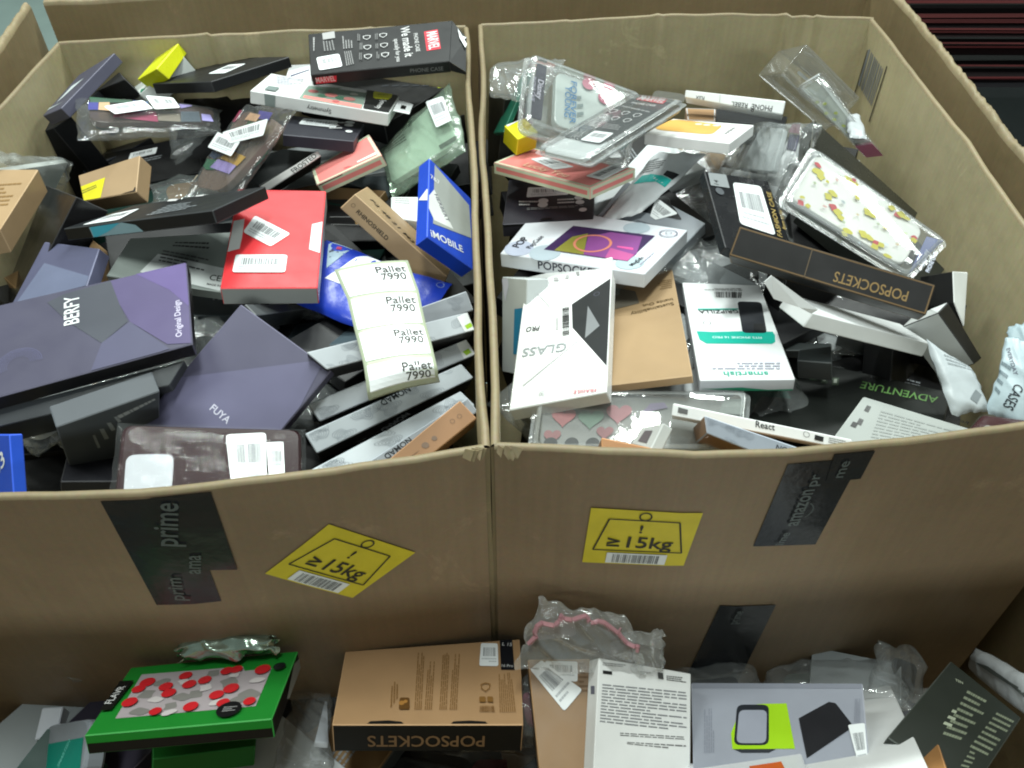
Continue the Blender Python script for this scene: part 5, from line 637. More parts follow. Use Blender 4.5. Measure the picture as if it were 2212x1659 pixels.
{"n":"blister_pack","K":"clam","c":"black","lab":"large glaring clear blister pack with yellow and red specks and a navy end card","cat":"blister pack","P":[0.3669,0.7496,0.9454],"M":[0.8068,0.5528,0.2086,-0.4817,0.8198,-0.3098,-0.3422,0.1494,0.9277],"d":[0.1584,0.088,0.0114],"Q":[[-76.8,-47.2],[70.4,-39.7],[87.8,39.7],[-81.5,47.2]],"o":[["text","I.87","Disney",[81.5,-15.0],[75.8,12.3],"#d8def0",0],["text","I.87","PHONE CASE",[90.9,-18.3],[82.3,16.9],"#d8def0",0],["blob","I.75",[-63.7,18.6],[-59.6,22.6],"#d8cf42"],["blob","I.75",[-57.9,14.5],[-54.3,17.9],"#d8cf42"],["blob","I.75",[-32.7,34.1],[-28.8,38.3],"#d8cf42"],["blob","I.75",[-26.8,36.0],[-23.7,39.4],"#d8cf42"],["blob","I.75",[-40.6,-3.7],[-37.1,-0.4],"#d8cf42"],["blob","I.75",[-38.4,4.0],[-35.1,7.1],"#d8cf42"],["blob","I.75",[-23.1,-15.4],[-19.1,-11.6],"#d8cf42"],["blob","I.75",[-17.1,-19.7],[-13.8,-16.7],"#d8cf42"],["blob","I.75",[-53.4,-31.0],[-50.6,-28.7],"#d8cf42"],["blob","I.75",[1.9,9.5],[5.5,13.4],"#d8cf42"],["blob","I.75",[7.7,9.6],[10.5,12.6],"#d8cf42"],["blob","I.75",[12.2,-22.6],[15.8,-19.0],"#d8cf42"],["blob","I.75",[18.8,-22.1],[22.1,-18.7],"#d8cf42"],["blob","I.75",[-3.2,-31.3],[0.3,-28.0],"#d8cf42"],["blob","I.75",[-3.9,-37.7],[-1.1,-35.2],"#d8cf42"],["blob","I.75",[29.3,36.1],[32.4,40.0],"#d8cf42"],["blob","I.75",[34.3,35.7],[36.9,38.9],"#d8cf42"],["blob","I.75",[18.1,35.8],[20.8,39.0],"#d8cf42"],["blob","I.75",[56.0,12.9],[58.8,16.4],"#d8cf42"],["blob","I.75",[29.7,-29.7],[33.3,-26.0],"#d8cf42"],["blob","I.75",[33.7,-22.4],[36.8,-19.2],"#d8cf42"],["blob","I.75",[46.6,-31.6],[49.4,-28.7],"#d8cf42"],["blob","I.75",[-15.7,18.1],[-13.4,20.6],"#d8cf42"],["blob","I.75",[25.8,4.3],[28.3,7.1],"#d8cf42"],["blob","I.75",[-50.0,12.4],[-48.2,14.2],"#d8cf42"],["blob","I.75",[-63.7,-26.5],[-61.7,-24.8],"#d8cf42"],["blob","I.75",[-60.2,0.2],[-58.6,1.7],"#b9c7a4"],["blob","I.75",[-42.8,22.2],[-41.2,23.8],"#e0b8b0"],["blob","I.75",[-24.8,0.1],[-23.2,1.7],"#b8c4c8"],["blob","I.75",[-5.2,-3.9],[-3.6,-2.3],"#dcc8a8"],["blob","I.75",[17.5,1.5],[19.0,3.1],"#b9c7a4"],["blob","I.75",[30.8,9.8],[32.2,11.5],"#e0b8b0"],["blob","I.75",[14.5,-38.4],[16.1,-36.9],"#b8c4c8"],["blob","I.75",[46.2,-8.9],[47.7,-7.3],"#dcc8a8"],["blob","I.75",[-38.4,-20.8],[-36.7,-19.4],"#e0b8b0"],["blob","I.75",[-12.3,-25.3],[-10.7,-23.8],"#b9c7a4"],["blob","I.75",[37.6,-18.4],[39.1,-16.8],"#b8c4c8"],["blob","I.75",[44.7,12.8],[46.1,14.5],"#b9c7a4"],["blob","I.77",[-28.2,38.7],[-25.9,41.2],"#cf3a44"],["blob","I.77",[-29.4,-13.0],[-25.9,-9.7],"#cf3a44"],["blob","I.77",[-61.8,-32.9],[-58.3,-30.1],"#cf3a44"],["blob","I.77",[26.9,32.9],[29.9,36.6],"#cf3a44"],["blob","I.77",[28.3,-23.6],[31.6,-20.1],"#cf3a44"],["blob","I.77",[54.4,17.6],[56.7,20.5],"#cf3a44"],["blob","I.77",[-67.1,26.0],[-64.6,28.4],"#cf3a44"]],"inner":[["insert_card",[[77.2,-38.4],[77.2,-27.9],[77.2,42.0],[62.4,30.9]],"#3d4f92",0.75,0.85,0.05],["phone_case",[[-76.1,-33.4],[66.0,-30.1],[55.5,41.2],[-75.1,42.0]],"#e4e6e0",0.3,0.7,0.2]]},
{"n":"phone_case_box","K":"carton","c":"#dfe2e2","lab":"torn open white box with a loose flap under the long black spine","cat":"phone case box","P":[0.3421,0.6074,0.9045],"M":[0.9399,0.2942,0.1735,0.0609,0.3554,-0.9327,-0.336,0.8872,0.3161],"d":[0.1383,0.0153,0.0515],"Q":[[-70.6,-7.6],[68.9,-7.5],[69.3,7.5],[-67.7,7.6]],"o":[],"flap":[[-142.0,26.2],[-137.0,32.8],[-74.1,14.2],[-74.9,8.1],[-93.1,11.9],[-119.1,12.7]]},
{"n":"phone_case_box","K":"carton","c":"#1d1c1c","lab":"long black spine with gold capitals and kraft edges across the middle of the bin","cat":"phone case box","P":[0.3038,0.6512,0.9501],"M":[0.8953,0.34,-0.2879,-0.4439,0.6261,-0.6411,-0.0377,0.7017,0.7114],"d":[0.1877,0.0297,0.0402],"Q":[[-93.8,-15.2],[94.7,-14.5],[93.0,14.5],[-93.9,15.2]],"o":[["text","T","POPSOCKETS",[73.9,1.5],[6.0,-0.2],"#8a7146",0.15],["poly","T",[[-18.9,-14.0],[-20.2,14.0],[-21.3,14.0],[-20.0,-14.0]],"#5a4c3a"]],"trim":"#6b5434"},
{"n":"poly_mailer","K":"mailer","c":"#b4bcc0","lab":"white bubble mailer with faint dots and a grey square beside the side wall","cat":"mailer","P":[0.4199,0.5592,0.8902],"M":[0.9495,0.313,0.021,-0.2732,0.8579,-0.4352,-0.1542,0.4075,0.9001],"d":[0.0417,0.0598,0.012],"Q":[[-1.5,-33.6],[30.3,-18.8],[8.6,18.8],[-37.4,33.6]],"o":[["poly","T",[[0.6,-17.0],[6.2,-22.0],[15.8,-10.6],[10.9,-5.6]],"#7f878b"],["lines","T",[[-9.3,12.0],[20.0,20.0],[20.0,29.1],[-9.8,23.4]],3,"#9aa2a6"]]},
{"n":"poly_mailer","K":"mailer","c":"#a4b8c0","lab":"plain pale blue mailer highest against the side wall","cat":"mailer","P":[0.4944,0.6102,0.8936],"M":[0.7545,0.1505,-0.6388,-0.4556,0.8208,-0.3447,0.4724,0.5511,0.6879],"d":[0.0306,0.0428,0.0145],"Q":[[-15.9,-17.3],[19.7,-25.0],[9.9,25.0],[-13.6,17.3]],"o":[]},
{"n":"poly_mailer","K":"mailer","c":"#b4c6ce","lab":"pale blue mailer with slanting black lettering near the side wall","cat":"mailer","P":[0.4587,0.5522,0.9016],"M":[0.8289,0.3383,-0.4455,-0.5379,0.7006,-0.4688,0.1535,0.6282,0.7627],"d":[0.0269,0.0781,0.0122],"Q":[[-9.9,-36.4],[25.3,-39.8],[1.3,39.8],[-16.7,36.4]],"o":[["text","T","CASES",[2.3,-4.1],[-5.3,-28.2],"#333c44",0.3],["lines","T",[[-12.7,-17.5],[-9.6,-21.9],[-1.0,12.0],[-11.1,16.3]],4,"#7a8a92"],["text","T","EVERYDAY",[-9.2,27.0],[0.9,2.7],"#667",0]]},
{"n":"phone_case_box","K":"carton","c":"#a4a9a6","lab":"white box with grey fine print panel, standing before the front rim","cat":"phone case box","P":[0.3611,0.5199,0.8624],"M":[0.9118,0.3753,-0.1668,-0.4027,0.8966,-0.1841,0.0804,0.235,0.9687],"d":[0.1008,0.0527,0.0293],"Q":[[-60.3,-30.0],[46.8,-20.8],[53.6,20.8],[-40.1,30.0]],"o":[["lines","T",[[-22.5,-13.3],[46.9,-10.3],[45.7,18.2],[-28.8,18.5]],9,"#999e9c"],["lines","T",[[-40.4,-5.8],[-34.8,-7.3],[-39.0,22.9],[-43.0,23.0]],2,"#555"],["poly","T",[[-44.2,-5.3],[-39.0,-6.1],[-39.5,-0.9],[-44.5,-0.5]],"#444"],["text","N","Redpet",[-46.6,19.6],[-27.6,21.6],"#333",0]],"sc":"#e6e8e8"},
{"n":"phone_case","K":"case","c":"#3a1216","lab":"maroon framed case in wrap at the near corner by the side wall","cat":"phone case","P":[0.4379,0.4989,0.8891],"M":[0.7983,0.4657,-0.3819,-0.329,0.8684,0.3711,0.5044,-0.1706,0.8464],"d":[0.077,0.0416,0.0114],"Q":[[-48.5,-33.7],[36.0,-5.5],[35.4,5.5],[-22.9,33.7]],"o":[["rpoly","T",[[-23.6,-20.0],[37.7,-20.0],[37.7,-20.0],[-25.5,10.8]],"#8b8b82"]],"r":0.12,"wrap":1},
{"n":"blister_pack","K":"clam","c":"black","lab":"clear blister pack with pink and green hearts behind the white spine","cat":"blister pack","P":[0.1196,0.5398,0.8594],"M":[0.9969,0.0446,-0.0655,-0.0566,0.9793,-0.1944,0.0555,0.1975,0.9787],"d":[0.1973,0.067,0.02],"Q":[[-101.4,-34.0],[92.9,-32.4],[104.4,32.4],[-95.9,34.0]],"o":[["heart","I.55",[-71.8,7.7],[-60.1,7.8],"#cc7a7c"],["heart","I.55",[-45.7,5.9],[-33.3,6.0],"#7d9a88"],["heart","I.55",[-19.7,12.0],[-7.3,12.1],"#b87a80"],["heart","I.55",[-80.5,-13.5],[-72.1,-13.5],"#a86a6c"],["heart","I.55",[-31.0,-9.5],[-22.7,-9.5],"#a86c70"],["poly","I.55",[[1.8,12.2],[26.0,18.3],[22.2,24.4],[9.1,23.2]],"#8a7d9a"],["rpoly","I.6",[[73.9,12.1],[96.7,10.2],[97.9,28.5],[77.4,29.3]],"#8a928c"],["disc","I.55",[-81.2,-22.0],[-74.5,-22.0],"#1c1c1c"],["disc","I.55",[-61.2,-22.0],[-54.5,-22.0],"#1c1c1c"],["disc","I.55",[-41.3,-22.0],[-34.7,-21.9],"#1c1c1c"]],"inner":[["phone_case",[[-92.5,-26.2],[90.0,-25.8],[90.5,31.5],[-93.8,31.5]],"#8b8d88",0.1,0.5,0.2]]},
{"n":"phone_case_box","K":"carton","c":"#c9ccca","lab":"small white card box with a grey picture before the heart patterned pack","cat":"phone case box","P":[0.1181,0.4939,0.8881],"M":[0.2625,0.4906,-0.8309,-0.6424,0.7314,0.229,0.72,0.4737,0.5071],"d":[0.0438,0.0219,0.0104],"Q":[[-23.5,-8.7],[22.7,-13.0],[21.0,13.0],[-20.1,8.7]],"o":[["poly","T",[[-10.7,-6.5],[9.4,-7.0],[8.3,4.8],[-8.8,5.6]],"#6a6468"]]},
{"n":"phone_case_box","K":"carton","c":"#eceeee","lab":"long white spine with black lettering and symbols at the front rim","cat":"phone case box","P":[0.2177,0.4979,0.8952],"M":[0.9591,0.2102,-0.1896,-0.2827,0.7445,-0.6047,0.0141,0.6336,0.7735],"d":[0.1548,0.0105,0.0313],"Q":[[-77.0,-5.8],[78.5,-4.6],[76.3,4.6],[-77.7,5.8]],"o":[["text","T","React",[-4.2,-0.9],[12.3,-0.6],"#222",0.35],["poly","T",[[-72.4,-1.5],[-63.8,-1.7],[-63.6,2.3],[-72.3,2.9]],"#666"],["poly","T",[[45.5,-1.9],[52.8,-2.3],[53.7,2.3],[46.3,2.8]],"#222"],["lines","T",[[57.2,-2.3],[70.9,-2.6],[71.9,3.1],[58.1,3.3]],3,"#777"],["ring","T",[39.0,1.5],[41.6,2.1],"#444"]]},
{"n":"phone_case_box","K":"carton","c":"#98a0ac","lab":"blue grey patterned spine with black lettering and kraft end at the front rim","cat":"phone case box","P":[0.2176,0.4724,0.898],"M":[0.9289,0.3639,-0.0692,-0.3392,0.7604,-0.5539,-0.1489,0.538,0.8297],"d":[0.1095,0.0176,0.1586],"Q":[[-51.2,-7.0],[52.4,-9.5],[57.0,9.5],[-58.2,7.0]],"o":[["text","T","NOMAD",[7.2,0.9],[30.4,1.8],"#2a2d31",0],["topo","T",[[-53.9,-8.0],[53.9,-8.0],[53.9,8.0],[-53.9,8.0]],"#7c8490"]],"sc":"#a37c55"},
{"n":"phone_case_box","K":"carton","c":"#b07f55","lab":"kraft box edge with dark capitals at the front rim near the divider","cat":"phone case box","P":[0.1118,0.4622,0.8972],"M":[0.982,0.1887,-0.0099,-0.1713,0.8667,-0.4684,-0.0798,0.4617,0.8834],"d":[0.0728,0.0185,0.0629],"Q":[[-34.4,-9.8],[38.9,-8.1],[33.8,8.1],[-38.3,9.8]],"o":[["text","T","RHINO",[-24.1,-0.4],[-6.8,0.3],"#2e2315",0],["ring","T",[-29.6,0.3],[-27.4,0.7],"#2e2315"]]},
{"n":"phone_case_box","K":"carton","c":"#121214","lab":"black box deep under the big kraft box in the near pile","cat":"phone case box","P":[-0.1241,0.3639,0.5381],"M":[0.9662,-0.1391,0.2172,0.1154,0.9863,0.1183,-0.2307,-0.0892,0.9689],"d":[0.228,0.0893,0.0321],"Q":[[-118.3,-40.2],[118.4,-48.6],[109.4,48.6],[-109.5,40.2]],"o":[]},
{"n":"phone_case_box","K":"carton","c":"#141415","lab":"black box deep under the green box in the near pile","cat":"phone case box","P":[-0.4171,0.3491,0.5229],"M":[0.9985,-0.0444,-0.0318,0.0109,0.7319,-0.6813,0.0536,0.6799,0.7313],"d":[0.1555,0.046,0.0206],"Q":[[-80.4,-20.4],[79.5,-25.3],[75.9,25.3],[-75.0,20.4]],"o":[]},
{"n":"phone_case_box","K":"carton","c":"#161618","lab":"black box low behind the grey box with the lime square","cat":"phone case box","P":[0.2918,0.4214,0.5304],"M":[0.9999,0.0117,-0.0029,-0.0092,0.5878,-0.809,-0.0078,0.8089,0.5878],"d":[0.3,0.0629,0.0226],"Q":[[-148.8,-33.4],[152.5,-29.4],[147.5,29.4],[-151.2,33.4]],"o":[]},
{"n":"phone_case_box","K":"carton","c":"#7d684a","lab":"light kraft box at the very edge of the near pile beside the teal card","cat":"phone case box","P":[-0.5349,0.3537,0.5195],"M":[0.7341,-0.2601,-0.6272,-0.0957,0.8749,-0.4748,0.6722,0.4086,0.6174],"d":[0.1144,0.0246,0.0293],"Q":[[-57.2,-3.8],[50.1,-19.6],[63.2,19.6],[-56.1,3.8]],"o":[["poly","T",[[-56.4,2.0],[10.9,-7.0],[11.8,11.5],[-56.4,11.5]],"#8d93a4"]]},
{"n":"phone_case_box","K":"carton","c":"#a98758","lab":"narrow kraft box standing between the teal card and the outer wall","cat":"phone case box","P":[-0.482,0.3491,0.5763],"M":[0.7921,0.0032,-0.6104,-0.1041,0.9861,-0.1299,0.6014,0.1664,0.7814],"d":[0.0589,0.0548,0.02],"Q":[[-33.8,-23.7],[28.7,-30.7],[29.8,30.7],[-24.7,23.7]],"o":[]},
{"n":"phone_case_box","K":"carton","c":"#cfd4de","lab":"white cornered box tucked under the end of the green box","cat":"phone case box","P":[-0.4458,0.3635,0.5827],"M":[-0.0342,-0.0641,0.9974,0.27,0.9602,0.071,-0.9622,0.2717,-0.0156],"d":[0.0862,0.0206,0.0204],"Q":[[-44.4,-15.1],[45.0,-5.0],[40.6,5.0],[-41.2,15.1]],"o":[]},
{"n":"phone_case","K":"case","c":"#8f969e","lab":"grey phone case pack with a teal card under the end of the green box","cat":"phone case","P":[-0.4164,0.3139,0.6513],"M":[0.7325,-0.0468,-0.6791,-0.2084,0.9343,-0.2892,0.6481,0.3534,0.6747],"d":[0.1024,0.0494,0.0188],"Q":[[-50.7,-24.7],[51.1,-24.7],[51.3,24.7],[-51.7,24.7]],"o":[["poly","T",[[-48.7,-18.4],[44.3,-18.6],[41.5,9.3],[-50.4,7.0],[-50.4,-7.2]],"#108a78"],["text","T","SMARTISH",[-3.7,-14.7],[13.9,7.0],"#6fd0c0",0]],"r":0.3},
{"n":"bagged_phone_case","K":"bag","c":"black","lab":"small crumpled clear bag with purple glints behind the green box","cat":"bagged case","P":[-0.4273,0.3829,0.6185],"M":[0.7578,0.5972,0.2627,0.3554,-0.0401,-0.9339,-0.5472,0.8011,-0.2426],"d":[0.0444,0.0907,0.0131],"Q":[[-10.0,-40.8],[24.9,-48.1],[18.9,48.1],[-33.8,40.8]],"o":[],"inner":[["strip",[[4.8,-4.5],[20.2,-4.7],[19.4,14.2],[4.9,14.6]],"#6a4a8c",0.2,0.5,0.2]]},
{"n":"bagged_phone_case","K":"mailer","c":"#a9bcae","lab":"rolled silvery green wrap lying in the shade behind the green box","cat":"bagged case","P":[-0.2607,0.3759,0.7349],"M":[0.9982,-0.0592,0.0037,0.058,0.9614,-0.2688,0.0123,0.2686,0.9632],"d":[0.0869,0.0176,0.0192],"Q":[[-44.2,-7.7],[46.8,-9.2],[40.1,9.2],[-42.6,7.7]],"o":[],"r":0.12,"metal":1},
{"n":"bagged_phone_case","K":"bag","c":"black","lab":"crumpled clear bag between the green box and the big kraft box","cat":"bagged case","P":[-0.1927,0.336,0.6497],"M":[0.9697,-0.1425,0.1986,0.0114,0.8379,0.5458,-0.2442,-0.5269,0.8141],"d":[0.0439,0.1354,0.0215],"Q":[[-24.4,-67.7],[28.1,-67.4],[15.8,67.4],[-19.5,67.7]],"o":[],"inner":[["card",[[7.2,-8.1],[19.9,-8.2],[19.9,58.7],[17.2,59.5]],"#d8dde6",0.3,0.6,0.05]]},
{"n":"bagged_phone_case","K":"bag","c":"black","lab":"flat clear bag under the near edge of the green box","cat":"bagged case","P":[-0.3151,0.3217,0.5775],"M":[0.9978,0.0578,-0.032,-0.015,0.67,0.7422,0.0644,-0.7401,0.6694],"d":[0.1493,0.1111,0.0201],"Q":[[-84.4,-53.2],[84.9,-56.1],[64.4,56.1],[-64.8,53.2]],"o":[],"inner":[["card",[[-49.1,-14.7],[5.3,-15.5],[-22.9,53.5],[-72.6,44.8]],"#c8cfd4",0.3,0.6,0.05]]},
{"n":"bagged_phone_case","K":"bag","c":"black","lab":"glinting clear bag along the near edge of the big kraft box","cat":"bagged case","P":[-0.0445,0.3273,0.5674],"M":[0.9997,-0.0227,0.0023,0.017,0.8072,0.59,-0.0153,-0.5898,0.8074],"d":[0.2235,0.0961,0.0304],"Q":[[-109.1,-45.9],[111.4,-50.2],[112.1,50.2],[-114.3,45.9]],"o":[],"inner":[["strip",[[-0.5,13.7],[23.0,-2.1],[42.9,36.3],[9.1,37.5]],"#a85868",0.3,0.6,0.2]]},
{"n":"bagged_phone_case","K":"bag","c":"black","lab":"clear bag with pink lining between the big kraft box and the label covered box","cat":"bagged case","P":[0.0496,0.3584,0.6057],"M":[0.5038,0.3928,0.7694,-0.0116,0.8936,-0.4486,-0.8637,0.2171,0.4548],"d":[0.1187,0.0599,0.0296],"Q":[[-59.4,-34.7],[57.2,-25.1],[61.1,25.1],[-58.9,34.7]],"o":[],"inner":[["strip",[[-27.4,-15.6],[18.8,-14.5],[-26.1,16.1],[-54.4,4.7]],"#a86878",0.3,0.6,0.3]]},
{"n":"bagged_phone_case","K":"bag","c":"black","lab":"arched clear pouch with a pink edge leaning against the bin wall","cat":"bagged case","P":[0.0631,0.3703,0.7499],"M":[0.9957,0.0919,0.0085,-0.0518,0.6321,-0.7731,-0.0764,0.7694,0.6342],"d":[0.0968,0.0612,0.01],"Q":[[-54.7,-31.7],[61.5,-25.8],[35.1,25.8],[-42.0,31.7]],"o":[],"pinkedge":1,"inner":[["card",[[-46.1,-6.4],[-5.4,2.8],[-7.2,16.9],[-32.3,15.5]],"#8b8380",0.2,0.3,0.3]]},
{"n":"bagged_phone_case","K":"bag","c":"black","lab":"flat clear bag propped up behind the white text box","cat":"bagged case","P":[0.122,0.3636,0.74],"M":[0.979,-0.1977,0.0487,0.1652,0.6314,-0.7577,0.1191,0.7498,0.6508],"d":[0.0287,0.0356,0.01],"Q":[[-13.5,-18.7],[11.8,-16.7],[16.8,16.7],[-15.1,18.7]],"o":[]},
{"n":"bagged_phone_case","K":"bag","c":"black","lab":"crumpled clear bag with black contents behind the grey box","cat":"bagged case","P":[0.1962,0.3973,0.6245],"M":[0.9817,0.1486,-0.1191,-0.0345,0.754,0.6559,0.1873,-0.6398,0.7454],"d":[0.1108,0.0747,0.0334],"Q":[[-62.0,-30.2],[57.0,-43.6],[53.0,43.6],[-48.0,30.2]],"o":[],"inner":[["strip",[[-44.5,30.2],[36.7,14.9],[33.7,35.4],[-29.1,35.4]],"#1a1a20",0.2,0.5,0.2]]},
{"n":"bagged_phone_case","K":"bag","c":"black","lab":"cloudy clear bag of green grey stuff in the shade by the bin wall","cat":"bagged case","P":[0.3289,0.4059,0.6216],"M":[0.9732,0.1888,-0.1311,-0.0893,0.8362,0.541,0.2118,-0.5148,0.8307],"d":[0.1319,0.0576,0.0334],"Q":[[-69.5,-23.5],[64.5,-33.8],[67.0,33.8],[-62.0,23.5]],"o":[],"inner":[["card",[[-50.3,12.8],[29.0,8.8],[29.5,26.8],[-46.3,26.8]],"#59625c",0.2,0.5,0.2],["strip",[[38.7,11.3],[62.6,-4.2],[63.9,26.8],[45.5,26.8]],"#b0b6ba",0.3,0.6,0.1]]},
{"n":"bagged_phone_case","K":"bag","c":"black","lab":"clear bag with bright glints beside the dark green printed box","cat":"bagged case","P":[0.4013,0.3936,0.6196],"M":[0.8395,0.2485,0.4832,0.0696,0.8328,-0.5492,-0.5389,0.4947,0.6818],"d":[0.0664,0.067,0.0223],"Q":[[-32.8,-34.0],[32.6,-32.9],[33.9,32.9],[-33.7,34.0]],"o":[],"inner":[["strip",[[-6.0,-23.2],[31.2,-26.9],[31.2,22.2],[-1.7,24.1]],"#2a2d33",0.2,0.5,0.2]]},
{"n":"phone_case_box","K":"carton","c":"#9c7a54","lab":"kraft box covered by white labels next to the white text box","cat":"phone case box","P":[0.0454,0.326,0.6889],"M":[0.9995,-0.0289,0.0095,0.0304,0.9624,-0.27,-0.0014,0.2702,0.9628],"d":[0.0507,0.1082,0.0274],"Q":[[-21.5,-54.4],[21.4,-53.5],[29.3,53.5],[-29.2,54.4]],"o":[["label","T",[[-12.3,36.3],[14.8,33.4],[15.1,51.5],[-11.2,52.7]]],["lines","T",[[15.4,23.7],[24.2,23.5],[24.5,51.6],[15.9,51.7]],7,"#7d5b35"],["label","T",[[2.3,7.5],[18.9,26.1],[-14.2,53.1],[-24.3,45.0]]]]},
{"n":"phone_case_box","K":"carton","c":"#eeefee","lab":"white box filled with fine printed lines","cat":"phone case box","P":[0.1167,0.3159,0.7072],"M":[0.9442,0.0468,0.326,0.069,0.9398,-0.3346,-0.322,0.3384,0.8842],"d":[0.0932,0.097,0.0215],"Q":[[-49.1,-51.5],[44.1,-45.4],[48.9,45.4],[-43.9,51.5]],"o":[["lines","T",[[-43.0,-2.2],[42.0,-5.2],[41.8,31.5],[-42.1,28.7]],13,"#8d8f92"],["lines","T",[[-23.2,-11.7],[40.7,-12.4],[40.7,-8.8],[-23.3,-8.5]],2,"#777"],["lines","T",[[-16.4,-17.8],[41.5,-21.8],[41.4,-15.9],[-16.5,-15.7]],2,"#777"],["poly","T",[[-42.3,36.3],[-33.3,36.5],[-33.4,39.3],[-42.5,39.0]],"#222"],["lines","T",[[-42.9,42.7],[-20.3,44.1],[-20.4,47.0],[-43.1,45.8]],2,"#888"],["poly","T",[[12.6,39.3],[18.1,39.2],[17.3,44.7],[11.8,44.6]],"#555"],["lines","T",[[20.9,38.6],[41.7,38.9],[41.7,44.6],[20.8,43.4]],3,"#666"],["lines","T",[[-8.0,41.8],[5.6,42.5],[5.6,44.2],[-8.0,43.5]],1,"#888"],["poly","W",[[-20.5,-2.3],[-20.0,5.7],[-26.5,4.8],[-27.0,-3.3]],"#667"]]},
{"n":"phone_case_box","K":"carton","c":"#eef0f0","lab":"plain white box beneath the grey box with the lime square","cat":"phone case box","P":[0.3025,0.3471,0.646],"M":[0.7873,0.5806,-0.2075,-0.2405,0.5991,0.7637,0.5677,-0.5514,0.6113],"d":[0.143,0.2672,0.0221],"Q":[[-93.3,-137.4],[112.9,-120.9],[28.8,120.9],[-48.4,137.4]],"o":[]},
{"n":"phone_case_box","K":"carton","c":"#a2a6b2","lab":"grey box with a lime square, dark ring and dark phone picture","cat":"phone case box","P":[0.234,0.3088,0.7003],"M":[0.9524,0.1971,-0.2325,-0.1187,0.9424,0.3128,0.2808,-0.2703,0.9209],"d":[0.148,0.1167,0.0262],"Q":[[-71.9,-60.0],[69.3,-56.4],[78.7,56.4],[-76.1,60.0]],"o":[["poly","T",[[-73.2,51.4],[73.2,51.8],[73.2,57.5],[-73.2,57.5]],"#8e929e"],["poly","T",[[-39.1,-15.9],[14.3,-15.3],[9.5,34.0],[-10.2,33.4],[-29.2,30.8],[-39.7,0.9]],"#aadc1c"],["rpoly","T",[[-37.8,-12.0],[-7.5,-11.9],[-5.6,32.4],[-33.3,32.3]],"#2e333b"],["rpoly","T",[[-35.4,-9.8],[-9.7,-9.8],[-7.6,26.2],[-31.7,26.1]],"#a2a6b4"],["poly","T",[[-37.9,-16.1],[-1.9,-16.0],[-7.8,-19.5],[-31.0,-19.6]],"#3c4048"],["poly","T",[[23.7,-25.1],[60.9,5.5],[62.2,11.6],[50.6,34.2],[45.1,35.7],[19.0,17.0]],"#24252b"],["lines","T",[[-54.6,-19.6],[-53.3,27.6],[-63.0,27.5],[-64.2,-19.7]],5,"#8f93a0"],["lines","T",[[69.6,12.9],[71.2,39.5],[66.6,39.5],[64.1,12.8]],4,"#8f93a0"],["label","T",[[66.2,-38.5],[73.0,-36.2],[73.0,11.6],[59.3,9.4]]]]},
{"n":"phone_case_box","K":"carton","c":"#3a403a","lab":"dark green grey box covered with pale blocks of text","cat":"phone case box","P":[0.3946,0.3156,0.7057],"M":[0.6891,0.695,0.2052,-0.7243,0.6516,0.2256,0.0231,-0.3041,0.9524],"d":[0.0709,0.1346,0.0205],"Q":[[-37.1,-72.3],[33.0,-62.2],[37.2,62.2],[-33.0,72.3]],"o":[["lines","T",[[-4.8,-27.5],[8.2,-19.6],[11.4,57.8],[-10.3,50.2]],8,"#8c947e"],["lines","T",[[16.3,-20.0],[30.5,-15.5],[33.1,57.7],[18.2,51.0]],8,"#8c947e"],["text","T","TEN",[-22.5,47.0],[-16.0,50.3],"#c4ccb4",0.4],["lines","T",[[-9.3,-16.3],[-2.5,-12.9],[-5.8,16.7],[-10.2,14.4]],3,"#c0c8b0"],["lines","T",[[18.9,-48.8],[24.9,-44.4],[23.4,-17.8],[18.1,-19.5]],4,"#8c947e"]]},
{"n":"padded_mailer","K":"mailer","c":"#c4c9cc","lab":"white padded mailer with a grey fold against the outer wall","cat":"mailer","P":[0.4749,0.3844,0.6503],"M":[-0.1229,0.0293,-0.992,-0.6801,0.7255,0.1057,0.7228,0.6876,-0.0693],"d":[0.1482,0.0334,0.02],"Q":[[-82.5,-13.0],[74.6,-17.9],[73.5,17.9],[-65.6,13.0]],"o":[["poly","T",[[-49.6,4.0],[38.1,5.6],[63.8,2.4],[63.5,8.1],[-13.1,9.8]],"#5f6663"]]},
{"n":"phone_case_box","K":"carton","c":"#a5784a","lab":"small kraft box corner lying on the dark green printed box","cat":"phone case box","P":[0.3436,0.2793,0.7243],"M":[0.8747,0.3609,-0.3236,0.0052,0.6605,0.7508,0.4847,-0.6583,0.5759],"d":[0.0319,0.0734,0.0186],"Q":[[-15.9,-33.8],[16.4,-39.5],[14.9,39.5],[-15.5,33.8]],"o":[]},
{"n":"phone_case_box","K":"carton","c":"#eef0f4","lab":"white box with an orange square at the very front of the near pile","cat":"phone case box","P":[0.1906,0.262,0.7273],"M":[0.9547,0.234,-0.1838,-0.0022,0.6234,0.7819,0.2976,-0.7461,0.5957],"d":[0.1006,0.101,0.0186],"Q":[[-50.1,-49.0],[50.9,-52.0],[49.6,52.0],[-50.5,49.0]],"o":[["poly","T",[[7.0,0.3],[34.2,1.1],[32.1,26.9],[5.3,24.4]],"#ee6a28"]]},
{"n":"phone_case_box","K":"carton","c":"#1c7a2c","lab":"second green box showing below the green window box","cat":"phone case box","P":[-0.2948,0.3339,0.6293],"M":[0.9291,-0.3548,0.1042,0.2206,0.7581,0.6137,-0.2967,-0.5472,0.7826],"d":[0.0941,0.0481,0.02],"Q":[[-46.2,-26.2],[44.5,-21.7],[49.5,21.7],[-47.9,26.2]],"o":[],"sc":"#1c7a2c"},
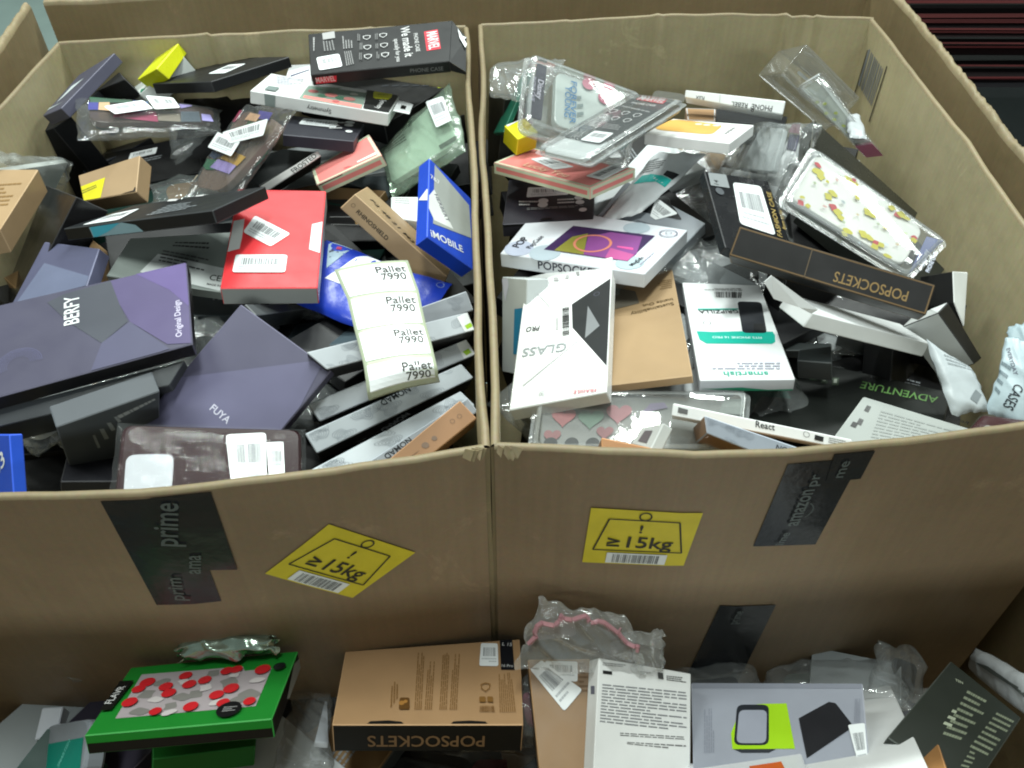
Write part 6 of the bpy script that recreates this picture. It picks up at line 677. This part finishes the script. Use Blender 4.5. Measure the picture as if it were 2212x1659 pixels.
{"n":"phone_case_box","K":"carton","c":"#1d8a2f","lab":"bright green window box with red and white petals inside","cat":"phone case box","P":[-0.2749,0.3331,0.7333],"M":[0.9957,-0.0703,-0.0605,0.0911,0.8627,0.4974,0.0172,-0.5008,0.8654],"d":[0.1525,0.0971,0.0183],"Q":[[-78.1,-47.5],[74.0,-49.4],[78.5,49.4],[-74.4,47.5]],"o":[["poly","S",[[-75.4,8.2],[16.5,8.4],[75.4,8.4],[75.4,3.2],[75.1,0.8],[-75.4,1.4]],"#1a8a2c"],["poly","T",[[-58.8,-29.5],[58.0,-29.9],[58.1,24.4],[34.0,23.8],[30.6,31.2],[-61.0,34.2]],"#b9aeb2"],["blob","T",[-44.4,1.8],[-36.3,0.5],"#8d8a86"],["blob","T",[-16.9,-18.9],[-10.4,-19.9],"#8d8a86"],["blob","T",[-0.4,-5.1],[7.6,-6.3],"#8d8a86"],["blob","T",[24.9,7.8],[33.0,6.5],"#8d8a86"],["blob","T",[48.4,-12.5],[56.2,-13.7],"#8d8a86"],["blob","T",[5.8,24.1],[12.7,22.9],"#8d8a86"],["blob","T",[-37.5,17.9],[-31.4,16.8],"#8d8a86"],["blob","T",[-10.8,-7.7],[-4.2,-8.7],"#8d8a86"],["blob","T",[-41.1,-23.3],[-34.6,-24.2],"#8d8a86"],["blob","T",[40.3,-19.4],[45.5,-20.2],"#8d8a86"],["blob","T",[-33.1,-8.3],[-27.8,-9.1],"#d8d0d0"],["blob","T",[6.1,2.3],[12.1,1.3],"#d8d0d0"],["blob","T",[27.0,18.3],[32.4,17.4],"#d8d0d0"],["blob","T",[-17.0,14.5],[-12.3,13.7],"#d8d0d0"],["blob","T",[-14.5,-29.2],[-9.4,-29.9],"#d8d0d0"],["blob","T",[23.4,-20.9],[29.2,-21.8],"#d8d0d0"],["blob","T",[49.8,6.0],[55.1,5.1],"#d8d0d0"],["disc","T",[-50.1,18.9],[-43.5,17.8],"#d8262e"],["disc","T",[-54.3,9.7],[-48.6,8.8],"#d8262e"],["disc","T",[-18.1,23.5],[-12.4,22.6],"#d8262e"],["disc","T",[1.9,13.6],[7.6,12.7],"#d8262e"],["disc","T",[-30.5,9.1],[-24.6,8.2],"#d8262e"],["disc","T",[-10.1,9.1],[-4.2,8.1],"#d8262e"],["disc","T",[-24.3,-1.4],[-18.2,-2.3],"#d8262e"],["disc","T",[18.1,24.3],[23.6,23.4],"#d8262e"],["disc","T",[26.4,25.1],[31.9,24.2],"#d8262e"],["disc","T",[51.0,21.0],[57.9,19.9],"#d8262e"],["disc","T",[30.1,-3.6],[36.7,-4.6],"#d8262e"],["disc","T",[19.8,-11.3],[25.9,-12.2],"#d8262e"],["disc","T",[-54.2,-10.3],[-47.8,-11.3],"#d8262e"],["disc","T",[2.4,-24.8],[8.6,-25.7],"#d8262e"],["disc","T",[29.2,-23.8],[34.6,-24.6],"#d8262e"],["disc","T",[51.8,-25.1],[57.0,-25.8],"#d8262e"],["disc","T",[-26.1,-27.5],[-21.0,-28.2],"#d8262e"],["poly","T",[[-75.4,-19.7],[-65.9,-19.6],[-62.9,22.0],[-75.4,23.2]],"#131613"],["text","T","FLAVR",[-69.4,-11.0],[-66.8,14.0],"#ddd",0],["disc","T",[37.2,-34.3],[47.4,-35.7],"#16181c"],["lines","T",[[32.2,-37.8],[43.0,-37.4],[43.5,-30.7],[32.3,-30.1]],3,"#aaa"],["disc","T",[65.9,22.0],[71.3,21.1],"#16181c"],["poly","E",[[-4.5,-4.2],[2.5,-8.4],[47.7,-8.4],[47.7,1.3],[30.6,7.5]],"#a9aca8"]],"sc":"#141414"},
{"n":"phone_case_box","K":"carton","c":"#b48f68","lab":"big kraft box with black front edge and gold capitals in the near pile","cat":"phone case box","P":[-0.0754,0.3612,0.6903],"M":[0.9941,-0.0974,0.0484,0.0766,0.9427,0.3247,-0.0773,-0.3191,0.9446],"d":[0.1698,0.0981,0.0333],"Q":[[-87.2,-44.4],[80.7,-53.5],[88.9,53.5],[-82.3,44.4]],"o":[["text","S","POPSOCKETS",[50.9,3.0],[-54.3,3.1],"#8f7050",0.13],["poly","T",[[-21.8,-48.2],[-24.1,-45.7],[-36.0,-44.2],[-51.5,-45.1],[-54.4,-48.2]],"#0d0d0d"],["poly","T",[[53.0,-48.2],[50.9,-45.9],[36.1,-44.8],[22.3,-45.7],[20.0,-48.2]],"#0d0d0d"],["label","T",[[63.1,15.9],[44.7,17.4],[46.2,46.5],[62.7,44.4]]],["poly","T",[[65.6,11.3],[78.6,10.6],[77.4,48.2],[64.7,48.2]],"#10131c"],["text","T","L 15",[67.0,41.2],[76.5,39.5],"#ccc",0],["text","T","16 Pro",[66.2,14.8],[77.2,13.6],"#ccc",0],["lines","T",[[-6.7,-33.0],[-8.3,38.2],[-15.4,38.8],[-13.9,-32.8]],4,"#86602f"],["lines","T",[[2.6,-33.1],[2.3,25.6],[-4.8,26.1],[-4.7,-33.0]],4,"#86602f"],["lines","T",[[15.9,-33.3],[15.9,36.1],[8.8,36.7],[8.6,-33.2]],4,"#86602f"],["lines","T",[[25.2,-33.5],[26.0,33.3],[18.9,33.9],[17.9,-33.4]],4,"#86602f"],["lines","T",[[78.7,-36.9],[75.7,7.3],[63.0,7.9],[63.3,-36.7]],8,"#86602f"],["lines","T",[[-29.1,-17.1],[-30.6,1.3],[-37.4,1.7],[-35.8,-31.9]],3,"#8a6230"],["rpoly","T",[[-27.6,-32.6],[-17.9,-32.8],[-18.9,-18.8],[-27.7,-18.6]],"#6a4820"],["disc","T",[-25.5,-25.1],[-22.9,-25.2],"#b5803f"],["disc","T",[-22.2,-23.5],[-20.3,-23.6],"#b5803f"],["bars","T",[[45.3,-36.5],[59.3,-36.7],[58.6,-30.3],[45.9,-30.1]],"#7a5426"],["rpoly","T",[[45.1,-26.0],[51.2,-26.1],[50.8,-19.9],[45.1,-19.7]],"#8a6230"],["rpoly","T",[[52.6,-26.1],[58.0,-26.3],[57.6,-20.1],[52.3,-19.9]],"#8a6230"],["shield","T",[50.8,-9.2],[56.0,-9.4],"#8a6230"]],"sc":"#121212"},
]
STRIP = [[[-0.1702,0.6505,0.95],[-0.101,0.6658,0.95]],[[-0.1601,0.6253,0.952],[-0.0932,0.6386,0.952]],[[-0.151,0.6038,0.953],[-0.086,0.6138,0.953]],[[-0.1445,0.581,0.953],[-0.0813,0.5907,0.953]],[[-0.1381,0.5591,0.952],[-0.0765,0.5696,0.952]],[[-0.1323,0.5403,0.95],[-0.0713,0.5516,0.95]],[[-0.127,0.5238,0.947],[-0.0672,0.5353,0.947]],[[-0.1239,0.5097,0.942],[-0.064,0.5238,0.942]],[[-0.1229,0.5021,0.933],[-0.0637,0.5227,0.933]],[[-0.1238,0.5077,0.918],[-0.0635,0.5303,0.918]]]

# ---------------------------------------------------------------- setting
def plane(name, x0, y0, x1, y1, z, m):
    mb = MB(); mb.face([(x0, y0, z), (x1, y0, z), (x1, y1, z), (x0, y1, z)], m)
    return tag(mb.build(name), kind='structure')
M_FLOOR = plain('concrete', (.20, .27, .25), .55, bs=6, bump=.05)
plane('floor', -12, -6, 12, 14, 0, M_FLOOR)

def wall(name, pts, z0, z1, th, m_in, m_out, parent, fray=0, rim=M_EDGE, wob=.0015, seed=0, creases=()):
    """a board standing on a polyline; pts run with the inner side to the left; fray roughens the top edge"""
    mb = MB(); off = Vector((seed * 7.3, 0, 0))
    P = []
    for a, b in zip(pts[:-1], pts[1:]):
        n = max(2, int((Vector(b) - Vector(a)).length / (.006 if fray or creases else .02)))
        for i in range(n): t = i / n; P.append(Vector((a[0] + (b[0] - a[0]) * t, a[1] + (b[1] - a[1]) * t)))
    P.append(Vector(pts[-1]))
    N = []
    for i in range(len(P)):
        d = (P[min(i + 1, len(P) - 1)] - P[max(i - 1, 0)]).normalized(); N.append(Vector((-d.y, d.x)))
    nz = 14; vin = []; vout = []
    for i, p in enumerate(P):
        for k in range(nz + 1):
            z = z0 + (z1 - z0) * k / nz
            w = noise.noise(Vector((p.x * 6, p.y * 6, z * 5)) + off) * wob * 3
            if k == nz and not fray: w += noise.noise(Vector((p.x * 40, p.y * 40, 1)) + off) * .0006
            for cx, cw, cd in creases:
                e = (p.x - cx + (z - z1) * .05) / cw
                if abs(e) < 1: w += cd * (1 - abs(e)) * (1 if e > 0 else -1.2)
            zz = z + (noise.noise(Vector((p.x * 18, p.y * 18, 2)) + off) * .0018 if k == nz else 0)
            q = p + N[i] * (w + th / 2); q2 = p + N[i] * (w - th / 2)
            vin.append((q.x, q.y, zz)); vout.append((q2.x, q2.y, zz))
    m = nz + 1; L = len(P)
    fs = [(i * m + k, i * m + k + 1, (i + 1) * m + k + 1, (i + 1) * m + k) for i in range(L - 1) for k in range(nz)]
    mb.mesh(vin, fs, m_in)
    mb.mesh(vout, [f[::-1] for f in fs], m_out)
    # rounded rim
    vs = []; fr = []; seg = 5
    for i in range(L):
        a = Vector(vin[i * m + nz]); b = Vector(vout[i * m + nz]); c = (a + b) / 2; h = (a - b) / 2
        rnd = random.Random(seed * 1000 + i)
        for s in range(seg + 1):
            t = math.pi * s / seg
            up = th * (.45 + (rnd.random() * fray if fray else 0))
            vs.append(tuple(c + h * math.cos(t) + Vector((0, 0, 1)) * math.sin(t) * up))
    for i in range(L - 1):
        for s in range(seg): fr.append((i * (seg + 1) + s, i * (seg + 1) + s + 1, (i + 1) * (seg + 1) + s + 1, (i + 1) * (seg + 1) + s))
    mb.mesh(vs, fr, rim)
    for e in (0, L - 1):
        for k in range(nz):
            a, b, c2, d = vin[e * m + k], vin[e * m + k + 1], vout[e * m + k + 1], vout[e * m + k]
            mb.face([a, b, c2, d], rim)
    o = mb.build(name, parent, True)
    return o
ZR = .95
def box_of_walls(name, label, walls, z0, z1, th, mi, mo, floor_pts, floor_z, fray=0, seed=0, cat='cardboard bin', group=None, creases=None):
    root = empty(name, (sum(p[0] for p in floor_pts) / len(floor_pts), sum(p[1] for p in floor_pts) / len(floor_pts), z0))
    tag(root, label, cat, group)
    inv = Matrix.Translation(-root.location)
    os = []
    for i, w in enumerate(walls):
        os.append(wall('wall', w, z0, z1, th, mi, mo, root, fray=fray, seed=seed + i, wob=(.0004 if i == 0 and not fray else .0015), creases=(creases or {}).get(i, ())))
    mb = MB(); mb.face([(p[0], p[1], floor_z) for p in floor_pts], mi); os.append(mb.build('base_panel', root))
    for o in os: o.data.transform(inv)
    return root
# polylines wind counter-clockwise seen from above, inner side to the left
FRL = [(-.62, .375), (-.50, .376), (-.375, .380), (-.274, .3835), (-.175, .397), (-.073, .415), (-.0217, .4265)]
FRR = [(-.0136, .4285), (.069, .4235), (.14, .420), (.211, .4222), (.285, .431), (.405, .450), (.52, .466)]
BKL = [(-.066, 1.207), (-.20, 1.205), (-.287, 1.198), (-.45, 1.18), (-.622, 1.155)]
BKR = [(.521, 1.236), (.40, 1.249), (.2187, 1.251), (.06, 1.228), (-.0436, 1.2145)]
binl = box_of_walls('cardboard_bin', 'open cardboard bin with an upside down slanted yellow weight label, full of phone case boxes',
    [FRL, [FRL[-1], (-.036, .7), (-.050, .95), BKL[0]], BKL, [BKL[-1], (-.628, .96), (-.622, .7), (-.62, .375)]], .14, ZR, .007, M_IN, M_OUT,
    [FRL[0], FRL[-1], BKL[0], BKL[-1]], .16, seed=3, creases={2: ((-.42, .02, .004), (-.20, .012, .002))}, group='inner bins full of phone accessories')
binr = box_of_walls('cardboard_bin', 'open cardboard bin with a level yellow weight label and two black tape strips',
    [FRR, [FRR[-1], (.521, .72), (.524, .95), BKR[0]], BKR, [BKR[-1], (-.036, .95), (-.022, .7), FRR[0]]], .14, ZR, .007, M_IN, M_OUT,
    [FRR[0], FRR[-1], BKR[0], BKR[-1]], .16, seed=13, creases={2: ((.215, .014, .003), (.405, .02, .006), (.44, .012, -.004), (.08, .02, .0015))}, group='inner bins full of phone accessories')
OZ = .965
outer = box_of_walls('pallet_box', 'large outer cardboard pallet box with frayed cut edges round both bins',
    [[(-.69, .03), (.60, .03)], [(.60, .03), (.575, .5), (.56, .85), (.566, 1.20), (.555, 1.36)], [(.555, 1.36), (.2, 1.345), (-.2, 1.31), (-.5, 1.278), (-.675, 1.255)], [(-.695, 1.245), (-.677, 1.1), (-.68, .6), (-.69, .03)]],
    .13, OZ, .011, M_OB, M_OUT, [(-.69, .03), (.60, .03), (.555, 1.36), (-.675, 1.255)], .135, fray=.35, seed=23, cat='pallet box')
# wooden pallet under the box
M_WOOD = plain('pallet_wood', (.30, .21, .12), .7, bs=12)
pal = empty('pallet', (-.06, .67, 0)); tag(pal, 'wooden pallet under the large outer cardboard box', 'pallet')
def slab(mb, x0, y0, z0, x1, y1, z1, m):
    v = [(x0, y0, z0), (x1, y0, z0), (x1, y1, z0), (x0, y1, z0), (x0, y0, z1), (x1, y0, z1), (x1, y1, z1), (x0, y1, z1)]
    mb.mesh(v, [(0, 3, 2, 1), (4, 5, 6, 7), (0, 1, 5, 4), (1, 2, 6, 5), (2, 3, 7, 6), (3, 0, 4, 7)], m)
for i in range(7):
    mb = MB(); x = -.62 + i * .19; slab(mb, x - .05, -.66, .10, x + .05, .70, .12, M_WOOD); mb.build('board', pal)
for i in range(3):
    mb = MB(); y = -.58 + i * .6; slab(mb, -.67, y - .05, .0, .57, y + .05, .098, M_WOOD); mb.build('bearer', pal)

# stickers and tape on the bins' front walls, shaped along the wall
def along(poly, x):
    for a, b in zip(poly[:-1], poly[1:]):
        if a[0] <= x <= b[0] or b[0] <= x <= a[0]:
            t = (x - a[0]) / (b[0] - a[0]); return a[1] + (b[1] - a[1]) * t
    return poly[0][1] if x < poly[0][0] else poly[-1][1]
class WallFace:
    """drawing plane wrapped on a bin's front wall: (x, z) in metres, z measured down from the rim"""
    def __init__(s, poly, mb, off, root): s.line = poly; s.mb = mb; s.z = off; s.r = root.location
    def p(s, a):
        x, h = a
        return (x - s.r.x, along(s.line, x) - s.z - s.r.y, ZR - h - s.r.z)
    def poly_(s, pts, m, n=6):
        # pts quad: subdivide along its length so that it follows the bowed wall
        if len(pts) == 4:
            for i in range(n):
                for j in range(n):
                    q = sub(pts, i / n, j / n, (i + 1) / n, (j + 1) / n); s.mb.face([s.p(a) for a in q], m)
        else: s.mb.face([s.p(a) for a in pts], m)
    def poly(s, pts, m): s.poly_(pts, m, 1 if max(abs(pts[0][0] - p[0]) for p in pts) < .02 else 5)
def wtext(F, s_, a, b, m, k=0):
    a = Vector(a); b = Vector(b); vs, fs, w, h = text_geo(s_)
    ex = (b - a); L = ex.length; ex.normalize(); ey = Vector((ex.y, -ex.x)); s = L / w; sy = s if not k else L * k / h
    F.mb.mesh([F.p(a + ex * x * s + ey * y * sy) for x, y in vs], fs, m)
def on_wall(root, poly, name, fn):
    mb = MB(); fn(mb); o = mb.build(name, root); o.location = (0, 0, 0); return o
def tape(root, poly, quads, words, off=.0045):
    mb = MB()
    for i, q in enumerate(quads):
        F = WallFace(poly, mb, off + .0006 * i, root); F.poly(q, M_TAPE)
    F = WallFace(poly, mb, off + .0006 * len(quads) + .0008, root)
    for w, a, b, k in words: wtext(F, w, a, b, M_TPRT, k)
    return mb.build('packing_tape', root)
def smile(F, x, h, r):
    pr = None
    for i in range(11):
        t = R(-50 + 10 * i)
        cur = ((x + r * math.cos(t), h - r * math.sin(t)), (x + r * .93 * math.cos(t), h - r * .93 * math.sin(t)))
        if pr: F.mb.face([F.p(a) for a in (pr[0], cur[0], cur[1], pr[1])], M_TPRT)
        pr = cur
def weight_label(root, poly, q, off=.0048):
    """yellow label: outline of a weight with a ring, !, the words and a barcode; q = four corners (x, drop)"""
    mb = MB(); F = WallFace(poly, mb, off, root); F.poly(q, M_YEL)
    B = lambda u, v: bil(q, u, v)
    G = WallFace(poly, mb, off + .0009, root)
    def seg(a, b, w=.016):
        a = Vector(a); b = Vector(b); d = (b - a).normalized(); n = Vector((-d.y, d.x)) * w / 2
        G.mb.face([G.p(B(*(a + n))), G.p(B(*(b + n))), G.p(B(*(b - n))), G.p(B(*(a - n)))], M_INK)
    for a, b in (((.08, .27), (.93, .27)), ((.93, .27), (.82, .84)), ((.82, .84), (.18, .84)), ((.18, .84), (.08, .27))): seg(a, b)
    n = 20
    for i in range(n):
        a, b = 2 * math.pi * i / n, 2 * math.pi * (i + 1) / n
        P = [(.5 + .06 * r * math.cos(t), .91 + .075 * r * math.sin(t)) for r, t in ((1, a), (1, b), (.75, b), (.75, a))]
        G.mb.face([G.p(B(*p)) for p in P], M_INK)
    def word(s, u0, v0, u1, hv):
        vs, fs, w, h = text_geo(s)
        G.mb.mesh([G.p(B(u0 + x / w * (u1 - u0), v0 + y / h * hv)) for x, y in vs], fs, M_INK)
    word('!', .475, .62, .505, .14)
    word('\u226515kg', .20, .34, .82, .21)
    H = WallFace(poly, mb, off + .0013, root)
    w = sub(q, .22, .04, .80, .235); H.poly(w, M_WHT)
    K = WallFace(poly, mb, off + .0018, root)
    class PF:
        def poly(s, pts, m): K.mb.face([K.p(a) for a in pts], m)
    bars(PF(), sub(q, .28, .06, .74, .215), M_BAR, 5, 30)
    return mb.build('weight_label', root)
tape(binl, FRL, [[(-.304, .149), (-.250, .150), (-.244, .0025), (-.302, .003)], [(-.2594, .099), (-.2265, .105), (-.2225, .0015), (-.266, .0015)]],
     [('prime', (-.262, .062), (-.2475, .009), .34), ('ama', (-.255, .103), (-.2484, .0774), .5), ('prim', (-.277, .140), (-.2716, .1055), .36)])
weight_label(binl, FRL, [(-.2065, .1156), (-.142, .1711), (-.0824, .1155), (-.1458, .0587)])
o = tape(binr, FRR, [[(.2085, .1197), (.2655, .1265), (.2725, .0095), (.213, .0090)], [(.2500, .036), (.2790, .036), (.2805, .0015), (.2480, .0015)]],
     [('amazon', (.2405, .0913), (.2424, .0421), .28), ('pr', (.2424, .038), (.2428, .0225), .6), ('me', (.2620, .0300), (.2628, .0096), .45), ('ime', (.2341, .1190), (.2367, .1010), .45)])
mb = MB(); F = WallFace(FRR, mb, .0068, binr); smile(F, .236, .070, .0125); ob = mb.build('tape_mark', binr)
tape(binr, FRR, [[(.1834, .40), (.2451, .41), (.2525, .226), (.1966, .2175)]], [('prime', (.2190, .252), (.2215, .228), .4)])
weight_label(binr, FRR, [(.0623, .1464), (.1518, .1466), (.1566, .0688), (.0649, .0661)])
# barcode printed on board inside the far corner of the second bin
mb = MB(); rr = binr.location
def sidep(y, h): return (.5165 - rr.x, y - rr.y, ZR - h - rr.z)
seg = [(1.185, 1.19)]
rnd = random.Random(4); y = 1.145
while y < 1.205:
    w = rnd.choice([.003, .004, .007]); mb.face([sidep(y, .030), sidep(y, .085), sidep(y + w, .085), sidep(y + w, .030)], M_BAR); y += w + rnd.choice([.003, .004, .005])
for y in (1.134, 1.212): mb.face([sidep(y, .022), sidep(y, .105), sidep(y + .003, .105), sidep(y + .003, .022)], M_INK)
mb.build('printed_barcode', binr)

# torn paper at the bins' near corners
def torn(root, poly, x, h, s, seed):
    rnd = random.Random(seed); mb = MB()
    for k in range(5):
        x0 = x + rnd.uniform(-s, s); a = rnd.uniform(.004, .010); y = along(poly, x0) - .0015
        P = [(x0, y, ZR + .003 - h), (x0 + a, y - .002, ZR + .002 - h + rnd.uniform(-.002, .002)), (x0 + a * .6, y - rnd.uniform(.004, .009), ZR - h - rnd.uniform(.003, .010)), (x0 - a * .3, y - .003, ZR - h - a * .5)]
        mb.face([(p[0] - root.location.x, p[1] - root.location.y, p[2] - root.location.z) for p in P], M_EDGE)
    o = mb.build('torn_edge', root); so = o.modifiers.new('s', 'SOLIDIFY'); so.thickness = .0008
torn(binl, FRL, -.030, -.002, .006, 1); torn(binr, FRR, -.006, -.001, .005, 2)


# sticker strip
def sticker_strip():
    rows = STRIP; mb = MB(); n = 8
    c = Vector(rows[4][0]) * .5 + Vector(rows[4][1]) * .5
    root = empty('sticker_strip', c); tag(root, 'white strip of four printed pallet stickers draped over the blue mailer', 'sticker strip')
    mw = plain('sticker_backing', (.42, .47, .34), .35, bs=15); ml = plain('sticker_paper', (.74, .77, .79), .35, bs=15)
    Lr = [Vector(r[0]) - c for r in rows]; Rr = [Vector(r[1]) - c for r in rows]
    cum = [0]
    for i in range(1, len(rows)): cum.append(cum[-1] + (Lr[i] - Lr[i - 1]).length)
    tot = cum[-1]
    def at(u, v):
        s = min(max(v, 0), 1) * tot
        for i in range(1, len(cum)):
            if s <= cum[i] + 1e-9:
                t = (s - cum[i - 1]) / (cum[i] - cum[i - 1]); break
        l = Lr[i - 1].lerp(Lr[i], t); r = Rr[i - 1].lerp(Rr[i], t)
        p = l.lerp(r, u)
        return p + Vector((0, 0, .003 * math.sin(u * math.pi)))
    nu, nv = 10, 40
    vs = [at(i / nu, j / nv) for j in range(nv + 1) for i in range(nu + 1)]
    fs = [(j * (nu + 1) + i, (j + 1) * (nu + 1) + i, (j + 1) * (nu + 1) + i + 1, j * (nu + 1) + i + 1) for j in range(nv) for i in range(nu)]
    mb.mesh(vs, fs, mw); o = mb.build('backing', root, True); so = o.modifiers.new('s', 'SOLIDIFY'); so.thickness = .0003; so.offset = -1
    # stickers
    vmark = [cum[0] + .002, cum[2], cum[4], cum[6], tot]
    up = (at(.5, .3) - at(.5, .31)).cross(at(.5, .3) - at(.49, .3)).normalized()
    if up.z < 0: up = -up
    def put(u, v, h): return at(u, v) + up * h
    for k in range(4):
        v0 = (vmark[k] + .0032) / tot; v1 = (vmark[k + 1] - .0012) / tot
        st = MB(); P = [put(.045 + .91 * i / 8, v0 + (v1 - v0) * j / 8, .0005) for j in range(9) for i in range(9)]
        st.mesh(P, [(j * 9 + i, (j + 1) * 9 + i, (j + 1) * 9 + i + 1, j * 9 + i + 1) for j in range(8) for i in range(8)], ml)
        for body, vv in (('Pallet', .34), ('7990', .62)):
            tv, tf, w, h = text_geo(body)
            u0, u1 = (.52, .93) if body == 'Pallet' else (.56, .90)
            hh = .25
            st.mesh([put(u0 + (u1 - u0) * x / w, v0 + (v1 - v0) * (vv - y / h * hh), .0009) for x, y in tv], tf, M_INK)
        st.build('sticker', root)
sticker_strip()

for i, it in enumerate(ITEMS): warp(build_item(it, i), it)

# deep layer: dark boxes that fill the gaps below the visible ones
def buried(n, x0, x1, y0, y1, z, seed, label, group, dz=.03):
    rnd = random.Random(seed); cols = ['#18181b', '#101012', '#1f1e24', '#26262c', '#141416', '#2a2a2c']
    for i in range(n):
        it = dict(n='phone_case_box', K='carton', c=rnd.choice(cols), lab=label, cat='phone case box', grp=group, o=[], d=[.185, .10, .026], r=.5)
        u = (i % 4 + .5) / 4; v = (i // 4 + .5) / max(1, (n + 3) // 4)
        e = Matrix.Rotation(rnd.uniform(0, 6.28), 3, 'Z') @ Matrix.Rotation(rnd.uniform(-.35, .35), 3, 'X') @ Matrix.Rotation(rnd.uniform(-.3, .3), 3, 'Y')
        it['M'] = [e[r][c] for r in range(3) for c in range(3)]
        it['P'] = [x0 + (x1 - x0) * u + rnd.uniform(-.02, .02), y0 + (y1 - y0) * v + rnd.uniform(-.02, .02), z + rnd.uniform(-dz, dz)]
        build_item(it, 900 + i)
def partly_hidden(n, x0, x1, y0, y1, z, seed, where, bags=True):
    rnd = random.Random(seed)
    kinds = [('slate grey', '#4a5256'), ('charcoal', '#232427'), ('white', '#cfd4d6'), ('pale grey', '#8e9496'), ('plum', '#2f2a3c'), ('tan', '#8a6d48'), ('dark teal', '#1f4a42'), ('charcoal', '#1b1b1e'), ('black', '#121214')]
    nx = int(n ** .5); ny = (n + nx - 1) // nx
    for i in range(n):
        u = (i % nx + .5) / nx; v = (i // nx + .5) / ny
        nm, c = kinds[rnd.randrange(len(kinds))]
        bag = bags and rnd.random() < .5
        e = Matrix.Rotation(rnd.uniform(0, 6.28), 3, 'Z') @ Matrix.Rotation(rnd.uniform(-.22, .22), 3, 'X') @ Matrix.Rotation(rnd.uniform(-.2, .2), 3, 'Y')
        it = dict(n='bagged_phone_case' if bag else 'phone_case_box', K='bag' if bag else 'carton', c=c, cat='bagged case' if bag else 'phone case box', o=[], d=[rnd.uniform(.15, .19), rnd.uniform(.08, .11), rnd.uniform(.016, .026)], r=.45,
                  lab=('clear bag half hidden in the gaps ' if bag else nm + ' box half hidden in the gaps ') + where,
                  grp=('clear bags' if bag else nm + ' boxes') + ' half hidden in the gaps ' + where)
        W, D, T = it['d']
        if bag: it['inner'] = [['phone_case', [[-W * 420, -D * 400], [W * 400, -D * 420], [W * 420, D * 400], [-W * 400, D * 400]], c, .2, .6, .25]]
        elif rnd.random() < .6:
            a, b2 = rnd.uniform(-60, 0), rnd.uniform(-35, 0)
            it['o'] = [['lines', 'T', [[a, b2], [a + 55, b2], [a + 55, b2 + 22], [a, b2 + 22]], 4, '#8f9498' if nm != 'white' else '#777'], ['label', 'T', [[a + 5, b2 + 26], [a + 45, b2 + 27], [a + 45, b2 + 44], [a + 5, b2 + 43]]]][:rnd.choice([1, 2])]
        it['M'] = [e[r][c_] for r in range(3) for c_ in range(3)]
        it['P'] = [x0 + (x1 - x0) * u + rnd.uniform(-.02, .02), y0 + (y1 - y0) * v + rnd.uniform(-.02, .02), z + rnd.uniform(-.015, .015)]
        build_item(it, 1200 + i + seed * 50)
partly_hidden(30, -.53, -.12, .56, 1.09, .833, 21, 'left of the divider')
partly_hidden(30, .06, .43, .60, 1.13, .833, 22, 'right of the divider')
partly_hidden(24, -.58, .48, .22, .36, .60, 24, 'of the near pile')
G1 = 'dark boxes buried deep between the upper ones'
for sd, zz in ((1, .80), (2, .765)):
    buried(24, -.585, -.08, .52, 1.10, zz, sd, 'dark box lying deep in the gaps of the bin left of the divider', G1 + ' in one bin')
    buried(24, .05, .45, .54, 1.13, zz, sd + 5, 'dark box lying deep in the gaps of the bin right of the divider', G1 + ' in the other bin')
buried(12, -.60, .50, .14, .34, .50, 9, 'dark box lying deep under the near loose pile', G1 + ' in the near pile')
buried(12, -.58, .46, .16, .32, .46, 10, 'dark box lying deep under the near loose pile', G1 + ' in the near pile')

# dark crate with a stack of red edged sheets beyond the far side
cr = empty('plastic_crate', (1.75, 2.5, 0)); tag(cr, 'black crate standing beyond the outer box under the red edged sheets', 'crate')
M_CR = plain('black_plastic', (.012, .012, .014), .5)
mb = MB(); slab(mb, -.95, -.62, 0, .95, .6, .52, M_CR); mb.build('crate_body', cr)
mb = MB(); slab(mb, -.97, -.64, .5205, .97, .62, .545, M_CR); mb.build('crate_rim', cr)
st = empty('sheet_stack', (1.75, 2.5, .546)); tag(st, 'stack of dark wavy sheets with red edges on the black crate', 'sheets')
M_SH = plain('dark_sheet', (.018, .013, .014), .45); M_RD = plain('red_edge', (.15, .022, .024), .6, bs=8)
rnd = random.Random(11); z = .0
for k in range(60):
    th = rnd.uniform(.003, .009); red = rnd.random() < .6 or k < 2
    mb = MB(); n = 40; ph = rnd.random() * 6; am = rnd.uniform(.001, .004); dy = rnd.uniform(-.03, .03)
    vs = []
    for i in range(n + 1):
        x = -.93 + 1.86 * i / n; w = am * math.sin(x * 2.5 + ph) + am * .4 * math.sin(x * 7 + ph) - .018 * math.sin((x + .93) / 1.86 * math.pi) * 0
        for y in (-.6 + dy, .55 + dy):
            for zz in (z, z + th): vs.append((x, y + (am * math.sin(x * 4 + ph) if y < 0 else 0), zz + w))
    fs = []
    for i in range(n):
        a = i * 4; b = a + 4
        mb_f = [(a, b, b + 1, a + 1), (a + 1, b + 1, b + 3, a + 3), (a + 2, a + 3, b + 3, b + 2), (a, a + 2, b + 2, b)]
        fs += mb_f
    mb.v = vs
    for i, f in enumerate(fs):
        mb.f.append(f); mb.m.append(mb.mi(M_RD if (red and i % 4 == 0) else M_SH))
    o = mb.build('sheet', st); z += th + rnd.uniform(.001, .006)
